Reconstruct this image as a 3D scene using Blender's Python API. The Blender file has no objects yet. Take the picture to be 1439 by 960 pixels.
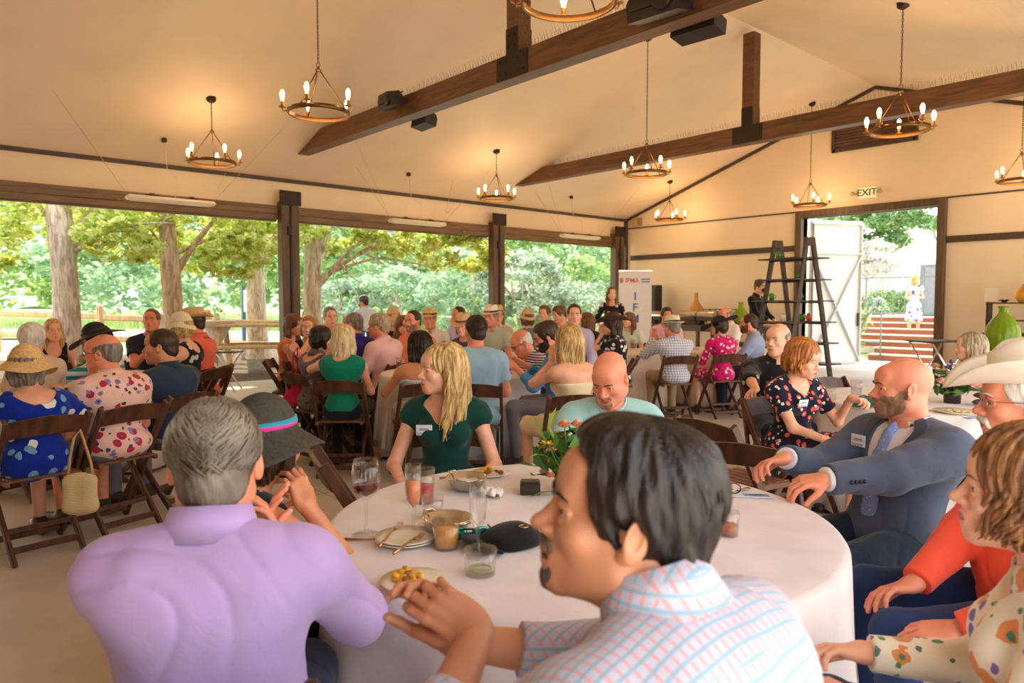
import bpy, math, random
import numpy as np
from mathutils import Vector, Matrix, Euler
random.seed(7); RNG = np.random.default_rng(7)
COL = bpy.context.scene.collection
PI = math.pi
# ------------------------------------------------------------------ camera frame (for laying the place out)
FPX = 1009.0; CAMZ = 1.42; YAW = math.radians(48.6)
FW = np.array([-math.sin(YAW), math.cos(YAW), 0.0]); RT = np.array([math.cos(YAW), math.sin(YAW), 0.0])
PITCH = math.atan(54 / FPX)
F3 = FW * math.cos(PITCH) + np.array([0, 0, -math.sin(PITCH)])
U3 = FW * math.sin(PITCH) + np.array([0, 0, math.cos(PITCH)])
CAM = np.array([0, 0, CAMZ])
def ray(px, py): return F3 + RT * ((px - 719.5) / FPX) + U3 * ((480 - py) / FPX)
def PD(px, py, d):                      # point seen at a pixel, at ground distance d along the view
    r = ray(px, py); return CAM + r * (d / float(r @ FW))
def PZ(px, py, z):
    r = ray(px, py); return CAM + r * ((z - CAMZ) / r[2])
def PX(px, py, X): r = ray(px, py); return CAM + r * (X / r[0])
def PY(px, py, Y): r = ray(px, py); return CAM + r * (Y / r[1])
def WL(lat, d, z=0.0): return FW * d + RT * lat + np.array([0, 0, z])
def faceang(a):                         # a degrees: 0 away from the camera, 90 to the right, 180 to the camera, -90 left
    a = math.radians(a); v = FW * math.cos(a) + RT * math.sin(a)
    return math.atan2(-v[0], v[1])      # z rotation that turns +Y to v
# ------------------------------------------------------------------ materials
MATS = {}
def lin(c): return tuple(((x / 255) / 12.92 if x / 255 <= 0.04045 else ((x / 255 + 0.055) / 1.055) ** 2.4) for x in c)
def node(nt, t, **kw):
    n = nt.nodes.new(t)
    for k, v in kw.items():
        if k in n.inputs: n.inputs[k].default_value = v
        else: setattr(n, k, v)
    return n
def base_mat(name):
    m = bpy.data.materials.new(name); m.use_nodes = True
    nt = m.node_tree; b = nt.nodes['Principled BSDF']; return m, nt, b
def link(nt, a, ao, b, bi): nt.links.new(a.outputs[ao], b.inputs[bi])
def coords(nt, scale=(1, 1, 1), rot=(0, 0, 0), kind='Object'):
    tc = nt.nodes.new('ShaderNodeTexCoord'); mp = nt.nodes.new('ShaderNodeMapping')
    mp.inputs['Scale'].default_value = scale; mp.inputs['Rotation'].default_value = rot
    link(nt, tc, kind, mp, 'Vector'); return mp
def ramp(nt, stops, interp='LINEAR'):
    r = nt.nodes.new('ShaderNodeValToRGB'); r.color_ramp.interpolation = interp
    e = r.color_ramp.elements
    while len(e) < len(stops): e.new(0.5)
    for i, (p, c) in enumerate(stops):
        e[i].position = p; e[i].color = tuple(c) + (1,)
    return r
def mix(nt, fac, a, b):
    m = nt.nodes.new('ShaderNodeMix'); m.data_type = 'RGBA'
    for v, s in ((fac, 0), (a, 6), (b, 7)):
        if isinstance(v, bpy.types.NodeSocket): nt.links.new(v, m.inputs[s])
        elif isinstance(v, (int, float)): m.inputs[s].default_value = v
        else: m.inputs[s].default_value = tuple(v) + (1,)
    return m.outputs[2]
def bump(nt, b, h, strength, dist=0.01):
    n = nt.nodes.new('ShaderNodeBump'); n.inputs['Strength'].default_value = strength; n.inputs['Distance'].default_value = dist
    nt.links.new(h, n.inputs['Height']); link(nt, n, 'Normal', b, 'Normal')
def plain(name, c, rough=0.6, metal=0.0, var=0.12, nscale=12, bmp=0.15, trans=0, ior=1.45, emit=0, sss=0, sheen=0, spec=None, alpha=None):
    if name in MATS: return MATS[name]
    m, nt, b = base_mat(name); c = lin(c)
    mp = coords(nt); nz = node(nt, 'ShaderNodeTexNoise', Scale=nscale, Detail=4.0); link(nt, mp, 0, nz, 'Vector')
    if var:
        r = ramp(nt, [(0.3, tuple(x * (1 - var) for x in c)), (0.7, tuple(min(1, x * (1 + var)) for x in c))])
        link(nt, nz, 0, r, 0); link(nt, r, 0, b, 'Base Color')
    else: b.inputs['Base Color'].default_value = c + (1,)
    if bmp: bump(nt, b, nz.outputs[0], bmp)
    b.inputs['Roughness'].default_value = rough; b.inputs['Metallic'].default_value = metal
    if trans: b.inputs['Transmission Weight'].default_value = trans; b.inputs['IOR'].default_value = ior
    if spec is not None: b.inputs['Specular IOR Level'].default_value = spec
    if sheen: b.inputs['Sheen Weight'].default_value = sheen
    if emit: b.inputs['Emission Color'].default_value = c + (1,); b.inputs['Emission Strength'].default_value = emit
    if alpha is not None: b.inputs['Alpha'].default_value = alpha
    MATS[name] = m; return m
def skin(name, c):
    if name in MATS: return MATS[name]
    m, nt, b = base_mat(name); c = lin(c)
    mp = coords(nt); nz = node(nt, 'ShaderNodeTexNoise', Scale=14.0, Detail=5.0); link(nt, mp, 0, nz, 'Vector')
    r = ramp(nt, [(0.3, (c[0] * .93, c[1] * .86, c[2] * .82)), (0.7, tuple(min(1, x * 1.08) for x in c))])
    link(nt, nz, 0, r, 0); link(nt, r, 0, b, 'Base Color')
    n2 = node(nt, 'ShaderNodeTexNoise', Scale=160.0, Detail=3.0); link(nt, mp, 0, n2, 'Vector'); bump(nt, b, n2.outputs[0], .12, .003)
    b.inputs['Roughness'].default_value = .48; b.inputs['Subsurface Weight'].default_value = .12
    b.inputs['Subsurface Radius'].default_value = (.02, .008, .004); b.inputs['Subsurface Scale'].default_value = .5
    MATS[name] = m; return m
def hairmat(name, c1, c2, grey=None, scale=60):
    if name in MATS: return MATS[name]
    m, nt, b = base_mat(name)
    mp = coords(nt, (1, 1, .12)); nz = node(nt, 'ShaderNodeTexNoise', Scale=float(scale), Detail=5.0); link(nt, mp, 0, nz, 'Vector')
    r = ramp(nt, [(0.33, lin(c1)), (0.66, lin(c2))]); link(nt, nz, 0, r, 0)
    out = r.outputs[0]
    if grey:
        tc = coords(nt); n3 = node(nt, 'ShaderNodeTexNoise', Scale=9.0, Detail=6.0); link(nt, tc, 0, n3, 'Vector')
        r3 = ramp(nt, [(.4, (0, 0, 0)), (.62, (1, 1, 1))]); link(nt, n3, 0, r3, 0); out = mix(nt, r3.outputs[0], out, lin(grey))
    nt.links.new(out, b.inputs['Base Color'])
    n2 = node(nt, 'ShaderNodeTexNoise', Scale=180.0, Detail=3.0); link(nt, mp, 0, n2, 'Vector'); bump(nt, b, n2.outputs[0], .6, .004)
    b.inputs['Roughness'].default_value = .42; b.inputs['Specular IOR Level'].default_value = .4
    MATS[name] = m; return m
def fabric(name, c, kind='plain', cols=(), scale=1.0, rough=.85):
    """cloth; the pattern is woven or printed into it"""
    if name in MATS: return MATS[name]
    m, nt, b = base_mat(name); c = lin(c); cols = [lin(x) for x in cols]
    mp = coords(nt); w = node(nt, 'ShaderNodeTexNoise', Scale=7.0, Detail=3.0); link(nt, mp, 0, w, 'Vector')
    base = ramp(nt, [(.3, tuple(x * .92 for x in c)), (.7, tuple(min(1, x * 1.06) for x in c))]); link(nt, w, 0, base, 0)
    out = base.outputs[0]
    if kind in ('stripe', 'vstripe', 'plaid'):
        sx = node(nt, 'ShaderNodeSeparateXYZ'); link(nt, mp, 0, sx, 0)
        def band(axis, freq, duty, ph=0.0):
            if axis == 'h': src = sx.outputs[0]; 
            elif axis == 'd': src = sx.outputs[1]
            else: src = sx.outputs[2]
            mu = node(nt, 'ShaderNodeMath', operation='MULTIPLY_ADD'); nt.links.new(src, mu.inputs[0]); mu.inputs[1].default_value = freq; mu.inputs[2].default_value = ph + 50
            fr = node(nt, 'ShaderNodeMath', operation='FRACT'); nt.links.new(mu.outputs[0], fr.inputs[0])
            g = node(nt, 'ShaderNodeMath', operation='LESS_THAN'); nt.links.new(fr.outputs[0], g.inputs[0]); g.inputs[1].default_value = duty
            return g.outputs[0]
        if kind == 'stripe': out = mix(nt, band('z', 45 * scale, .5), out, cols[0])
        elif kind == 'vstripe': out = mix(nt, band('h', 60 * scale, .4), out, cols[0])
        else:
            def fade(g, k):
                q = node(nt, 'ShaderNodeMath', operation='MULTIPLY'); nt.links.new(g, q.inputs[0]); q.inputs[1].default_value = k; return q.outputs[0]
            tcn = nt.nodes.new('ShaderNodeTexCoord'); sn = nt.nodes.new('ShaderNodeSeparateXYZ'); link(nt, tcn, 'Normal', sn, 0)
            def pick(axis_, lim, a_, b_):          # follow the cloth over the shoulder and round the side
                ab = node(nt, 'ShaderNodeMath', operation='ABSOLUTE'); link(nt, sn, axis_, ab, 0); gt_ = node(nt, 'ShaderNodeMath', operation='GREATER_THAN'); link(nt, ab, 0, gt_, 0); gt_.inputs[1].default_value = lim
                mx_ = node(nt, 'ShaderNodeMix'); nt.links.new(gt_.outputs[0], mx_.inputs[0]); nt.links.new(a_, mx_.inputs[2]); nt.links.new(b_, mx_.inputs[3]); return mx_.outputs[0]
            hb = pick(0, .75, band('h', 55 * scale, .28), band('d', 55 * scale, .28)); zb = pick(2, .72, band('z', 55 * scale, .28), band('d', 55 * scale, .28))
            out = mix(nt, fade(hb, .75), out, cols[0])
            out = mix(nt, fade(zb, .75), out, cols[1 % len(cols)])
    elif kind in ('floral', 'dots', 'animal'):
        pv = coords(nt)
        n0 = node(nt, 'ShaderNodeTexNoise', Scale=30.0 * scale, Detail=2.0); link(nt, pv, 0, n0, 'Vector')
        ad = node(nt, 'ShaderNodeVectorMath', operation='MULTIPLY_ADD'); link(nt, n0, 'Color', ad, 0)
        ad.inputs[1].default_value = (.02 / scale,) * 3; link(nt, pv, 0, ad, 2)
        for i, cc in enumerate(cols):
            v = node(nt, 'ShaderNodeTexVoronoi', Scale=(17.0 + 6 * i) * scale); link(nt, ad, 0, v, 'Vector')
            th = {'floral': .36 - .05 * i, 'dots': .2, 'animal': .3}[kind]
            lt = node(nt, 'ShaderNodeMath', operation='LESS_THAN'); link(nt, v, 'Distance', lt, 0); lt.inputs[1].default_value = th
            sp = node(nt, 'ShaderNodeSeparateColor'); link(nt, v, 'Color', sp, 0)
            gt = node(nt, 'ShaderNodeMath', operation='GREATER_THAN'); link(nt, sp, 0, gt, 0); gt.inputs[1].default_value = .35 if kind == 'floral' else .1
            mu = node(nt, 'ShaderNodeMath', operation='MULTIPLY'); link(nt, lt, 0, mu, 0); link(nt, gt, 0, mu, 1)
            out = mix(nt, mu.outputs[0], out, cc)
            if kind == 'floral':   # the eye of each flower
                l2 = node(nt, 'ShaderNodeMath', operation='LESS_THAN'); link(nt, v, 'Distance', l2, 0); l2.inputs[1].default_value = .1
                m2 = node(nt, 'ShaderNodeMath', operation='MULTIPLY'); link(nt, l2, 0, m2, 0); link(nt, gt, 0, m2, 1)
                out = mix(nt, m2.outputs[0], out, cols[(i + 1) % len(cols)])
    nt.links.new(out, b.inputs['Base Color'])
    w2 = node(nt, 'ShaderNodeTexNoise', Scale=22.0, Detail=4.0, Distortion=.6); link(nt, mp, 0, w2, 'Vector'); bump(nt, b, w2.outputs[0], .25, .012)
    b.inputs['Roughness'].default_value = rough; b.inputs['Sheen Weight'].default_value = .15; b.inputs['Specular IOR Level'].default_value = .2
    MATS[name] = m; return m
def woodmat(name, c1, c2, rough=.45, scale=6.0, axis=2):
    if name in MATS: return MATS[name]
    m, nt, b = base_mat(name); s = [5.0, 5.0, 5.0]; s[axis] = .5
    mp = coords(nt, tuple(s)); nz = node(nt, 'ShaderNodeTexNoise', Scale=scale, Detail=6.0, Distortion=.8); link(nt, mp, 0, nz, 'Vector')
    r = ramp(nt, [(.32, lin(c1)), (.68, lin(c2))]); link(nt, nz, 0, r, 0); link(nt, r, 0, b, 'Base Color')
    bump(nt, b, nz.outputs[0], .2, .004); b.inputs['Roughness'].default_value = rough
    MATS[name] = m; return m
def glassmat(name, c, rough=.02, mixt=.75):
    """thin clear glass: mostly lets light straight through"""
    if name in MATS: return MATS[name]
    m, nt, b = base_mat(name); b.inputs['Base Color'].default_value = lin(c) + (1,)
    b.inputs['Roughness'].default_value = rough; b.inputs['Metallic'].default_value = 0; b.inputs['Specular IOR Level'].default_value = 1.0
    tr = node(nt, 'ShaderNodeBsdfTransparent'); tr.inputs[0].default_value = lin(c) + (1,)
    fr = node(nt, 'ShaderNodeLayerWeight', Blend=.35); mx = node(nt, 'ShaderNodeMixShader')
    gl = node(nt, 'ShaderNodeBsdfGlossy', Roughness=rough)
    mr = node(nt, 'ShaderNodeMath', operation='MULTIPLY_ADD'); link(nt, fr, 'Facing', mr, 0); mr.inputs[1].default_value = .34; mr.inputs[2].default_value = .03
    link(nt, mr, 0, mx, 0); link(nt, tr, 0, mx, 1); link(nt, gl, 0, mx, 2)
    nt.links.new(mx.outputs[0], nt.nodes['Material Output'].inputs[0]); MATS[name] = m; return m
def leafmat(name, c1, c2, c3, tr=.5):
    if name in MATS: return MATS[name]
    m, nt, b = base_mat(name)
    oi = node(nt, 'ShaderNodeNewGeometry'); r = ramp(nt, [(.0, lin(c1)), (.5, lin(c2)), (1., lin(c3))]); link(nt, oi, 'Random Per Island', r, 0)
    link(nt, r, 0, b, 'Base Color'); b.inputs['Roughness'].default_value = .55
    t = node(nt, 'ShaderNodeBsdfTranslucent'); link(nt, r, 0, t, 0); mx = node(nt, 'ShaderNodeMixShader', Fac=tr)
    link(nt, b, 0, mx, 1); link(nt, t, 0, mx, 2); nt.links.new(mx.outputs[0], nt.nodes['Material Output'].inputs[0]); MATS[name] = m; return m
# ------------------------------------------------------------------ mesh building
class G:
    """collects vertices and faces of one mesh"""
    def __init__(s): s.v = []; s.f = []; s.n = 0; s.mi = []
    def add(s, V, Fc, M=None, mi=0):
        V = np.asarray(V, float).reshape(-1, 3)
        if M is not None: M = np.array(M, float); V = V @ M[:3, :3].T + M[:3, 3]
        s.v.append(V)
        if isinstance(Fc, np.ndarray): Fc = (Fc + s.n).tolist()
        else: Fc = [tuple(i + s.n for i in q) for q in Fc]
        s.f.extend(Fc); s.mi.extend([mi] * len(Fc)); s.n += len(V); return s
    def obj(s, name, mats, parent=None, smooth=True, loc=None):
        me = bpy.data.meshes.new(name)
        V = np.concatenate(s.v) if s.v else np.zeros((0, 3))
        me.from_pydata(V.tolist(), [], s.f)
        if not isinstance(mats, (list, tuple)): mats = [mats]
        for m in mats: me.materials.append(m)
        if any(s.mi): me.polygons.foreach_set('material_index', s.mi)
        if smooth: me.polygons.foreach_set('use_smooth', [True] * len(me.polygons))
        o = bpy.data.objects.new(name, me); COL.objects.link(o)
        if parent: o.parent = parent
        if loc is not None: o.location = loc
        if smooth == 'auto':
            try: me.set_sharp_from_angle(angle=math.radians(38))
            except Exception: pass
        return o
    def box(s, c, size, rot=None, bev=0.0, mi=0):
        x, y, z = (a / 2 for a in size)
        if bev <= 0:
            V = [(-x, -y, -z), (x, -y, -z), (x, y, -z), (-x, y, -z), (-x, -y, z), (x, -y, z), (x, y, z), (-x, y, z)]
            Fc = [(0, 3, 2, 1), (4, 5, 6, 7), (0, 1, 5, 4), (1, 2, 6, 5), (2, 3, 7, 6), (3, 0, 4, 7)]
        else:                                   # chamfered box
            bev = min(bev, x * .9, y * .9, z * .9); V = []; idx = {}
            for sx in (-1, 1):
                for sy in (-1, 1):
                    for sz in (-1, 1):
                        for ax in range(3):
                            p = [sx * (x - bev), sy * (y - bev), sz * (z - bev)]; p[ax] = (sx * x, sy * y, sz * z)[ax]
                            idx[(sx, sy, sz, ax)] = len(V); V.append(tuple(p))
            Fc = []
            def q(a):
                pts = np.array([V[i] for i in a]); nn = np.cross(pts[1] - pts[0], pts[2] - pts[0])
                Fc.append(tuple(a) if nn @ pts.mean(0) > 0 else tuple(a[::-1]))
            for s1 in (-1, 1):
                q([idx[(s1, -1, -1, 0)], idx[(s1, 1, -1, 0)], idx[(s1, 1, 1, 0)], idx[(s1, -1, 1, 0)]])
                q([idx[(-1, s1, -1, 1)], idx[(1, s1, -1, 1)], idx[(1, s1, 1, 1)], idx[(-1, s1, 1, 1)]])
                q([idx[(-1, -1, s1, 2)], idx[(1, -1, s1, 2)], idx[(1, 1, s1, 2)], idx[(-1, 1, s1, 2)]])
                for s2 in (-1, 1):
                    q([idx[(s1, s2, -1, 0)], idx[(s1, s2, 1, 0)], idx[(s1, s2, 1, 1)], idx[(s1, s2, -1, 1)]])
                    q([idx[(s1, -1, s2, 0)], idx[(s1, 1, s2, 0)], idx[(s1, 1, s2, 2)], idx[(s1, -1, s2, 2)]])
                    q([idx[(-1, s1, s2, 1)], idx[(1, s1, s2, 1)], idx[(1, s1, s2, 2)], idx[(-1, s1, s2, 2)]])
                    for s3 in (-1, 1): q([idx[(s1, s2, s3, 0)], idx[(s1, s2, s3, 1)], idx[(s1, s2, s3, 2)]])
        M = np.eye(4)
        if rot is not None: M[:3, :3] = np.array(rot)[:3, :3]
        M[:3, 3] = c; return s.add(V, Fc, M, mi)
    def bar(s, a, b, w, h, up=(0, 0, 1), bev=.003, mi=0):
        """a rectangular bar from a to b: w across, h along up"""
        a = np.array(a, float); b = np.array(b, float); L = np.linalg.norm(b - a); z = (b - a) / L
        u = np.array(up, float); x = np.cross(u, z)
        if np.linalg.norm(x) < 1e-5: x = np.cross((1, 0, 0), z)
        x /= np.linalg.norm(x); y = np.cross(z, x)
        return s.box((a + b) / 2, (w, h, L), np.stack([x, y, z], 1), bev, mi)
    def tube(s, pts, r, n=8, closed=False, caps=True, mi=0, M=None):
        P = np.array(pts, float); m = len(P); r = np.full(m, r) if np.isscalar(r) else np.array(r, float)
        T = np.gradient(P, axis=0) if not closed else np.roll(P, -1, 0) - np.roll(P, 1, 0)
        T /= np.linalg.norm(T, axis=1)[:, None] + 1e-12
        ref = np.array([0, 0, 1.]) if abs(T[0][2]) < .9 else np.array([1., 0, 0])
        V = []; x = np.cross(ref, T[0]); x /= np.linalg.norm(x)
        for i in range(m):
            x = x - T[i] * (x @ T[i]); x /= np.linalg.norm(x) + 1e-12; y = np.cross(T[i], x)
            a = np.arange(n) * 2 * PI / n
            V.append(P[i] + r[i] * (np.cos(a)[:, None] * x + np.sin(a)[:, None] * y))
        V = np.concatenate(V); Fc = []
        for i in range(m if closed else m - 1):
            j = (i + 1) % m
            for k in range(n): k2 = (k + 1) % n; Fc.append((i * n + k, i * n + k2, j * n + k2, j * n + k))
        if caps and not closed: Fc += [tuple(range(n))[::-1], tuple((m - 1) * n + k for k in range(n))]
        return s.add(V, Fc, M, mi)
    def lathe(s, prof, n=24, M=None, mi=0, caps=True, fn=None):
        V = []; m = len(prof)
        for (r, z) in prof:
            for k in range(n):
                a = 2 * PI * k / n; p = (r * math.cos(a), r * math.sin(a), z)
                V.append(fn(a, p) if fn else p)
        Fc = [(i * n + k, i * n + (k + 1) % n, (i + 1) * n + (k + 1) % n, (i + 1) * n + k) for i in range(m - 1) for k in range(n)]
        if caps:
            if prof[0][0] > 1e-4: Fc.append(tuple(range(n))[::-1])
            if prof[-1][0] > 1e-4: Fc.append(tuple((m - 1) * n + k for k in range(n)))
        return s.add(V, Fc, M, mi)
    def poly(s, pts2, z0, z1, M=None, mi=0):
        """a prism over an outline (counter-clockwise)"""
        n = len(pts2); V = [(x, y, z0) for x, y in pts2] + [(x, y, z1) for x, y in pts2]
        Fc = [tuple(range(n))[::-1], tuple(range(n, 2 * n))] + [(i, (i + 1) % n, n + (i + 1) % n, n + i) for i in range(n)]
        return s.add(V, Fc, M, mi)
    def ball(s, c, r, n=10, m=7, M=None, mi=0):
        r = (r, r, r) if np.isscalar(r) else r; V = [(0, 0, -1)]
        for i in range(1, m):
            t = -PI / 2 + PI * i / m
            V += [(math.cos(t) * math.cos(2 * PI * k / n), math.cos(t) * math.sin(2 * PI * k / n), math.sin(t)) for k in range(n)]
        V.append((0, 0, 1)); V = np.array(V) * np.array(r) + np.array(c); e = len(V) - 1
        Fc = [(0, 1 + (k + 1) % n, 1 + k) for k in range(n)] + [(e, 1 + (m - 2) * n + k, 1 + (m - 2) * n + (k + 1) % n) for k in range(n)]
        for i in range(m - 2):
            for k in range(n): Fc.append((1 + i * n + k, 1 + i * n + (k + 1) % n, 1 + (i + 1) * n + (k + 1) % n, 1 + (i + 1) * n + k))
        return s.add(V, Fc, M, mi)
def TM(loc=(0, 0, 0), rz=0.0, rx=0.0, ry=0.0, sc=1.0):
    M = Matrix.Translation(Vector([float(a) for a in loc])) @ Euler((rx, ry, rz), 'XYZ').to_matrix().to_4x4() @ Matrix.Scale(sc, 4)
    return np.array(M)
def thing(name, label, cat, loc=(0, 0, 0), rz=0.0, group=None):
    o = bpy.data.objects.new(name, None); COL.objects.link(o); o.empty_display_size = .1
    o.location = [float(a) for a in loc]; o.rotation_euler = (0, 0, rz); tag(o, label, cat, group); return o
def tag(o, label, cat, group=None):
    o['label'] = label; o['category'] = cat
    if group: o['group'] = group
    return o
def struct(o): o['kind'] = 'structure'; return o
def dup(root, loc, rz, label=None, group=None):
    r = root.copy(); COL.objects.link(r); r.location = [float(a) for a in loc]; r.rotation_euler = (0, 0, rz)
    if label: r['label'] = label
    if group: r['group'] = group
    for ch in list(root.children):
        c = ch.copy(); COL.objects.link(c); c.parent = r
        for g in list(ch.children):
            d = g.copy(); COL.objects.link(d); d.parent = c
    return r
# ------------------------------------------------------------------ signed distance fields and surface nets
def smin(a, b, k):
    h = np.maximum(k - np.abs(a - b), 0) / k; return np.minimum(a, b) - h * h * k * .25
def smax(a, b, k):
    h = np.maximum(k - np.abs(a - b), 0) / k; return np.maximum(a, b) + h * h * k * .25
class Sdf:
    def __init__(s): s.p = []
    def cap(s, a, b, ra, rb=None, k=.02, op='+', flat=None):
        rb = ra if rb is None else rb; a = np.array(a, float); b = np.array(b, float); rm = max(ra, rb)
        s.p.append(('cap', a, b, ra, rb, k, op, np.minimum(a, b) - rm, np.maximum(a, b) + rm, flat)); return s
    def ell(s, c, r, R=None, k=.02, op='+'):
        c = np.array(c, float); r = np.array([r] * 3 if np.isscalar(r) else r, float)
        ext = r if R is None else np.abs(np.array(R)) @ r
        s.p.append(('ell', c, r, None if R is None else np.array(R, float), None, k, op, c - ext, c + ext, None)); return s
    def plane(s, n, d, k=.004):           # keep where n.p < d
        s.p.append(('pl', np.array(n, float), d, None, None, k, 'x', None, None, None)); return s
    def bounds(s, pad=.02):
        q = [p for p in s.p if p[6] == '+']
        return np.min([p[7] for p in q], 0) - pad, np.max([p[8] for p in q], 0) + pad
    def xform(s, M):
        """same field in another rigid frame"""
        R = M[:3, :3]; t = M[:3, 3]; o = Sdf()
        for p in s.p:
            if p[0] == 'cap': o.cap(R @ p[1] + t, R @ p[2] + t, p[3], p[4], p[5], p[6], p[9])
            elif p[0] == 'ell': o.ell(R @ p[1] + t, p[2], R @ (p[3] if p[3] is not None else np.eye(3)), p[5], p[6])
        return o
    def mesh(s, h, lo=None, hi=None, noise=None):
        l0, h0 = s.bounds(2.5 * h + .028); lo = l0 if lo is None else np.maximum(np.array(lo), l0); hi = h0 if hi is None else np.minimum(np.array(hi), h0)
        n = np.maximum(np.ceil((hi - lo) / h).astype(int) + 1, 3); ax = [lo[i] + h * np.arange(n[i]) for i in range(3)]
        F = np.full(tuple(n), .3, np.float32)
        for p in s.p:
            kind, op, k = p[0], p[6], p[5]
            if op == 'i':
                a, b, ra, rb = p[1:5]; ba = b - a; L2 = ba @ ba + 1e-12; X = ax[0][:, None, None]; Y = ax[1][None, :, None]; Z = ax[2][None, None, :]
                t = np.clip(((X - a[0]) * ba[0] + (Y - a[1]) * ba[1] + (Z - a[2]) * ba[2]) / L2, 0, 1)
                d = np.sqrt((X - a[0] - t * ba[0]) ** 2 + (Y - a[1] - t * ba[1]) ** 2 + (Z - a[2] - t * ba[2]) ** 2) - (ra + (rb - ra) * t)
                F = smax(F, d, k).astype(np.float32); continue
            if kind == 'pl':
                d = (p[1][0] * ax[0][:, None, None] + p[1][1] * ax[1][None, :, None] + p[1][2] * ax[2][None, None, :]) - p[2]
                F = smax(F, d, k).astype(np.float32); continue
            m = k + 3 * h + .004
            i0 = np.clip(np.floor((p[7] - m - lo) / h).astype(int), 0, n); i1 = np.clip(np.ceil((p[8] + m - lo) / h).astype(int) + 1, 0, n)
            if np.any(i1 <= i0): continue
            sl = tuple(slice(a, b) for a, b in zip(i0, i1))
            X = ax[0][sl[0]][:, None, None]; Y = ax[1][sl[1]][None, :, None]; Z = ax[2][sl[2]][None, None, :]
            if kind == 'cap':
                a, b, ra, rb = p[1:5]; ba = b - a; L2 = ba @ ba + 1e-12
                t0 = ((X - a[0]) * ba[0] + (Y - a[1]) * ba[1] + (Z - a[2]) * ba[2]) / L2; t = np.clip(t0, 0, 1)
                d = np.sqrt((X - a[0] - t * ba[0]) ** 2 + (Y - a[1] - t * ba[1]) ** 2 + (Z - a[2] - t * ba[2]) ** 2) - (ra + (rb - ra) * t)
                if p[9]: d = np.maximum(d, (t0 - 1) * math.sqrt(L2))
            else:
                c, r, R = p[1:4]; x, y, z = X - c[0], Y - c[1], Z - c[2]
                if R is not None: x, y, z = (R[0, j] * x + R[1, j] * y + R[2, j] * z for j in range(3))
                k0 = np.sqrt((x / r[0]) ** 2 + (y / r[1]) ** 2 + (z / r[2]) ** 2); k1 = np.sqrt((x / r[0] ** 2) ** 2 + (y / r[1] ** 2) ** 2 + (z / r[2] ** 2) ** 2)
                d = k0 * (k0 - 1) / np.maximum(k1, 1e-6)
            F[sl] = smin(F[sl], d, k) if op == '+' else smax(F[sl], -d, k)
        if noise is not None:
            near = np.abs(F) < .03
            I = np.nonzero(near); F[near] += noise(ax[0][I[0]], ax[1][I[1]], ax[2][I[2]]).astype(np.float32)
        return nets(F, lo, h)
EDG = [(0, 1), (2, 3), (4, 5), (6, 7), (0, 2), (1, 3), (4, 6), (5, 7), (0, 4), (1, 5), (2, 6), (3, 7)]
def nets(F, lo, h):
    S = F < 0; n = F.shape
    c = [S[(k & 1):n[0] - 1 + (k & 1), (k >> 1 & 1):n[1] - 1 + (k >> 1 & 1), (k >> 2 & 1):n[2] - 1 + (k >> 2 & 1)] for k in range(8)]
    cnt = sum(a.astype(np.int8) for a in c); I = np.nonzero((cnt > 0) & (cnt < 8))
    if len(I[0]) == 0: return np.zeros((0, 3)), np.zeros((0, 4), int)
    val = [F[I[0] + (k & 1), I[1] + (k >> 1 & 1), I[2] + (k >> 2 & 1)] for k in range(8)]
    acc = np.zeros((len(I[0]), 3)); w = np.zeros(len(I[0]))
    off = np.array([[(k & 1), (k >> 1 & 1), (k >> 2 & 1)] for k in range(8)], float)
    for a, b in EDG:
        x = (val[a] < 0) != (val[b] < 0); den = np.where(x, val[a] - val[b], 1.0); t = np.where(x, val[a] / np.where(den == 0, 1, den), 0)
        acc += np.where(x[:, None], off[a] + t[:, None] * (off[b] - off[a]), 0); w += x
    V = lo + h * (np.stack(I, 1) + acc / w[:, None])
    idx = np.full(cnt.shape, -1, np.int64); idx[I] = np.arange(len(I[0])); Q = []
    for ax in range(3):
        u, v = [(1, 2), (2, 0), (0, 1)][ax]
        A = np.take(S, range(n[ax] - 1), ax); B = np.take(S, range(1, n[ax]), ax)
        E = np.nonzero(A != B); E = np.stack(E, 1); ok = (E[:, u] > 0) & (E[:, v] > 0) & (E[:, u] < n[u] - 1) & (E[:, v] < n[v] - 1); E = E[ok]
        if not len(E): continue
        fl = A[tuple(E.T)]; q = []
        for du, dv in ((-1, -1), (0, -1), (0, 0), (-1, 0)):
            P = E.copy(); P[:, u] += du; P[:, v] += dv; q.append(idx[tuple(P.T)])
        q = np.stack(q, 1); q[~fl] = q[~fl][:, ::-1]; Q.append(q)
    return V, np.concatenate(Q)
def wobble(amp, freq, ph=0.0, aniso=(1, 1, 1)):
    ax, ay, az = aniso
    def f(x, y, z):
        x = x * ax; y = y * ay; z = z * az
        a = np.sin(freq * (x + .7 * z) + ph + 1.7 * np.sin(freq * .6 * (y - z) + ph)); b = np.sin(freq * 1.3 * (y + .5 * z - .3 * x) + 2 * ph + 1.3 * np.sin(freq * .7 * x))
        return amp * (a * .6 + b * .4)
    return f

def folds(amp, freq, ph=0.0):
    w = wobble(amp * .7, freq * 1.3, ph)
    def f(x, y, z):
        q = freq * (.55 * x + .5 * z + .6 * y) + 1.8 * np.sin(freq * .35 * (x - z) + ph) + 1.1 * np.sin(freq * .5 * (y + z) + 2 * ph)
        r = (1 - np.abs(np.sin(q))) ** 3; m = .5 + .5 * np.sin(freq * .27 * (x + y * 1.3 - z * .8) + 3 * ph)
        return amp * 1.6 * r * m + w(x, y, z)
    return f
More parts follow.
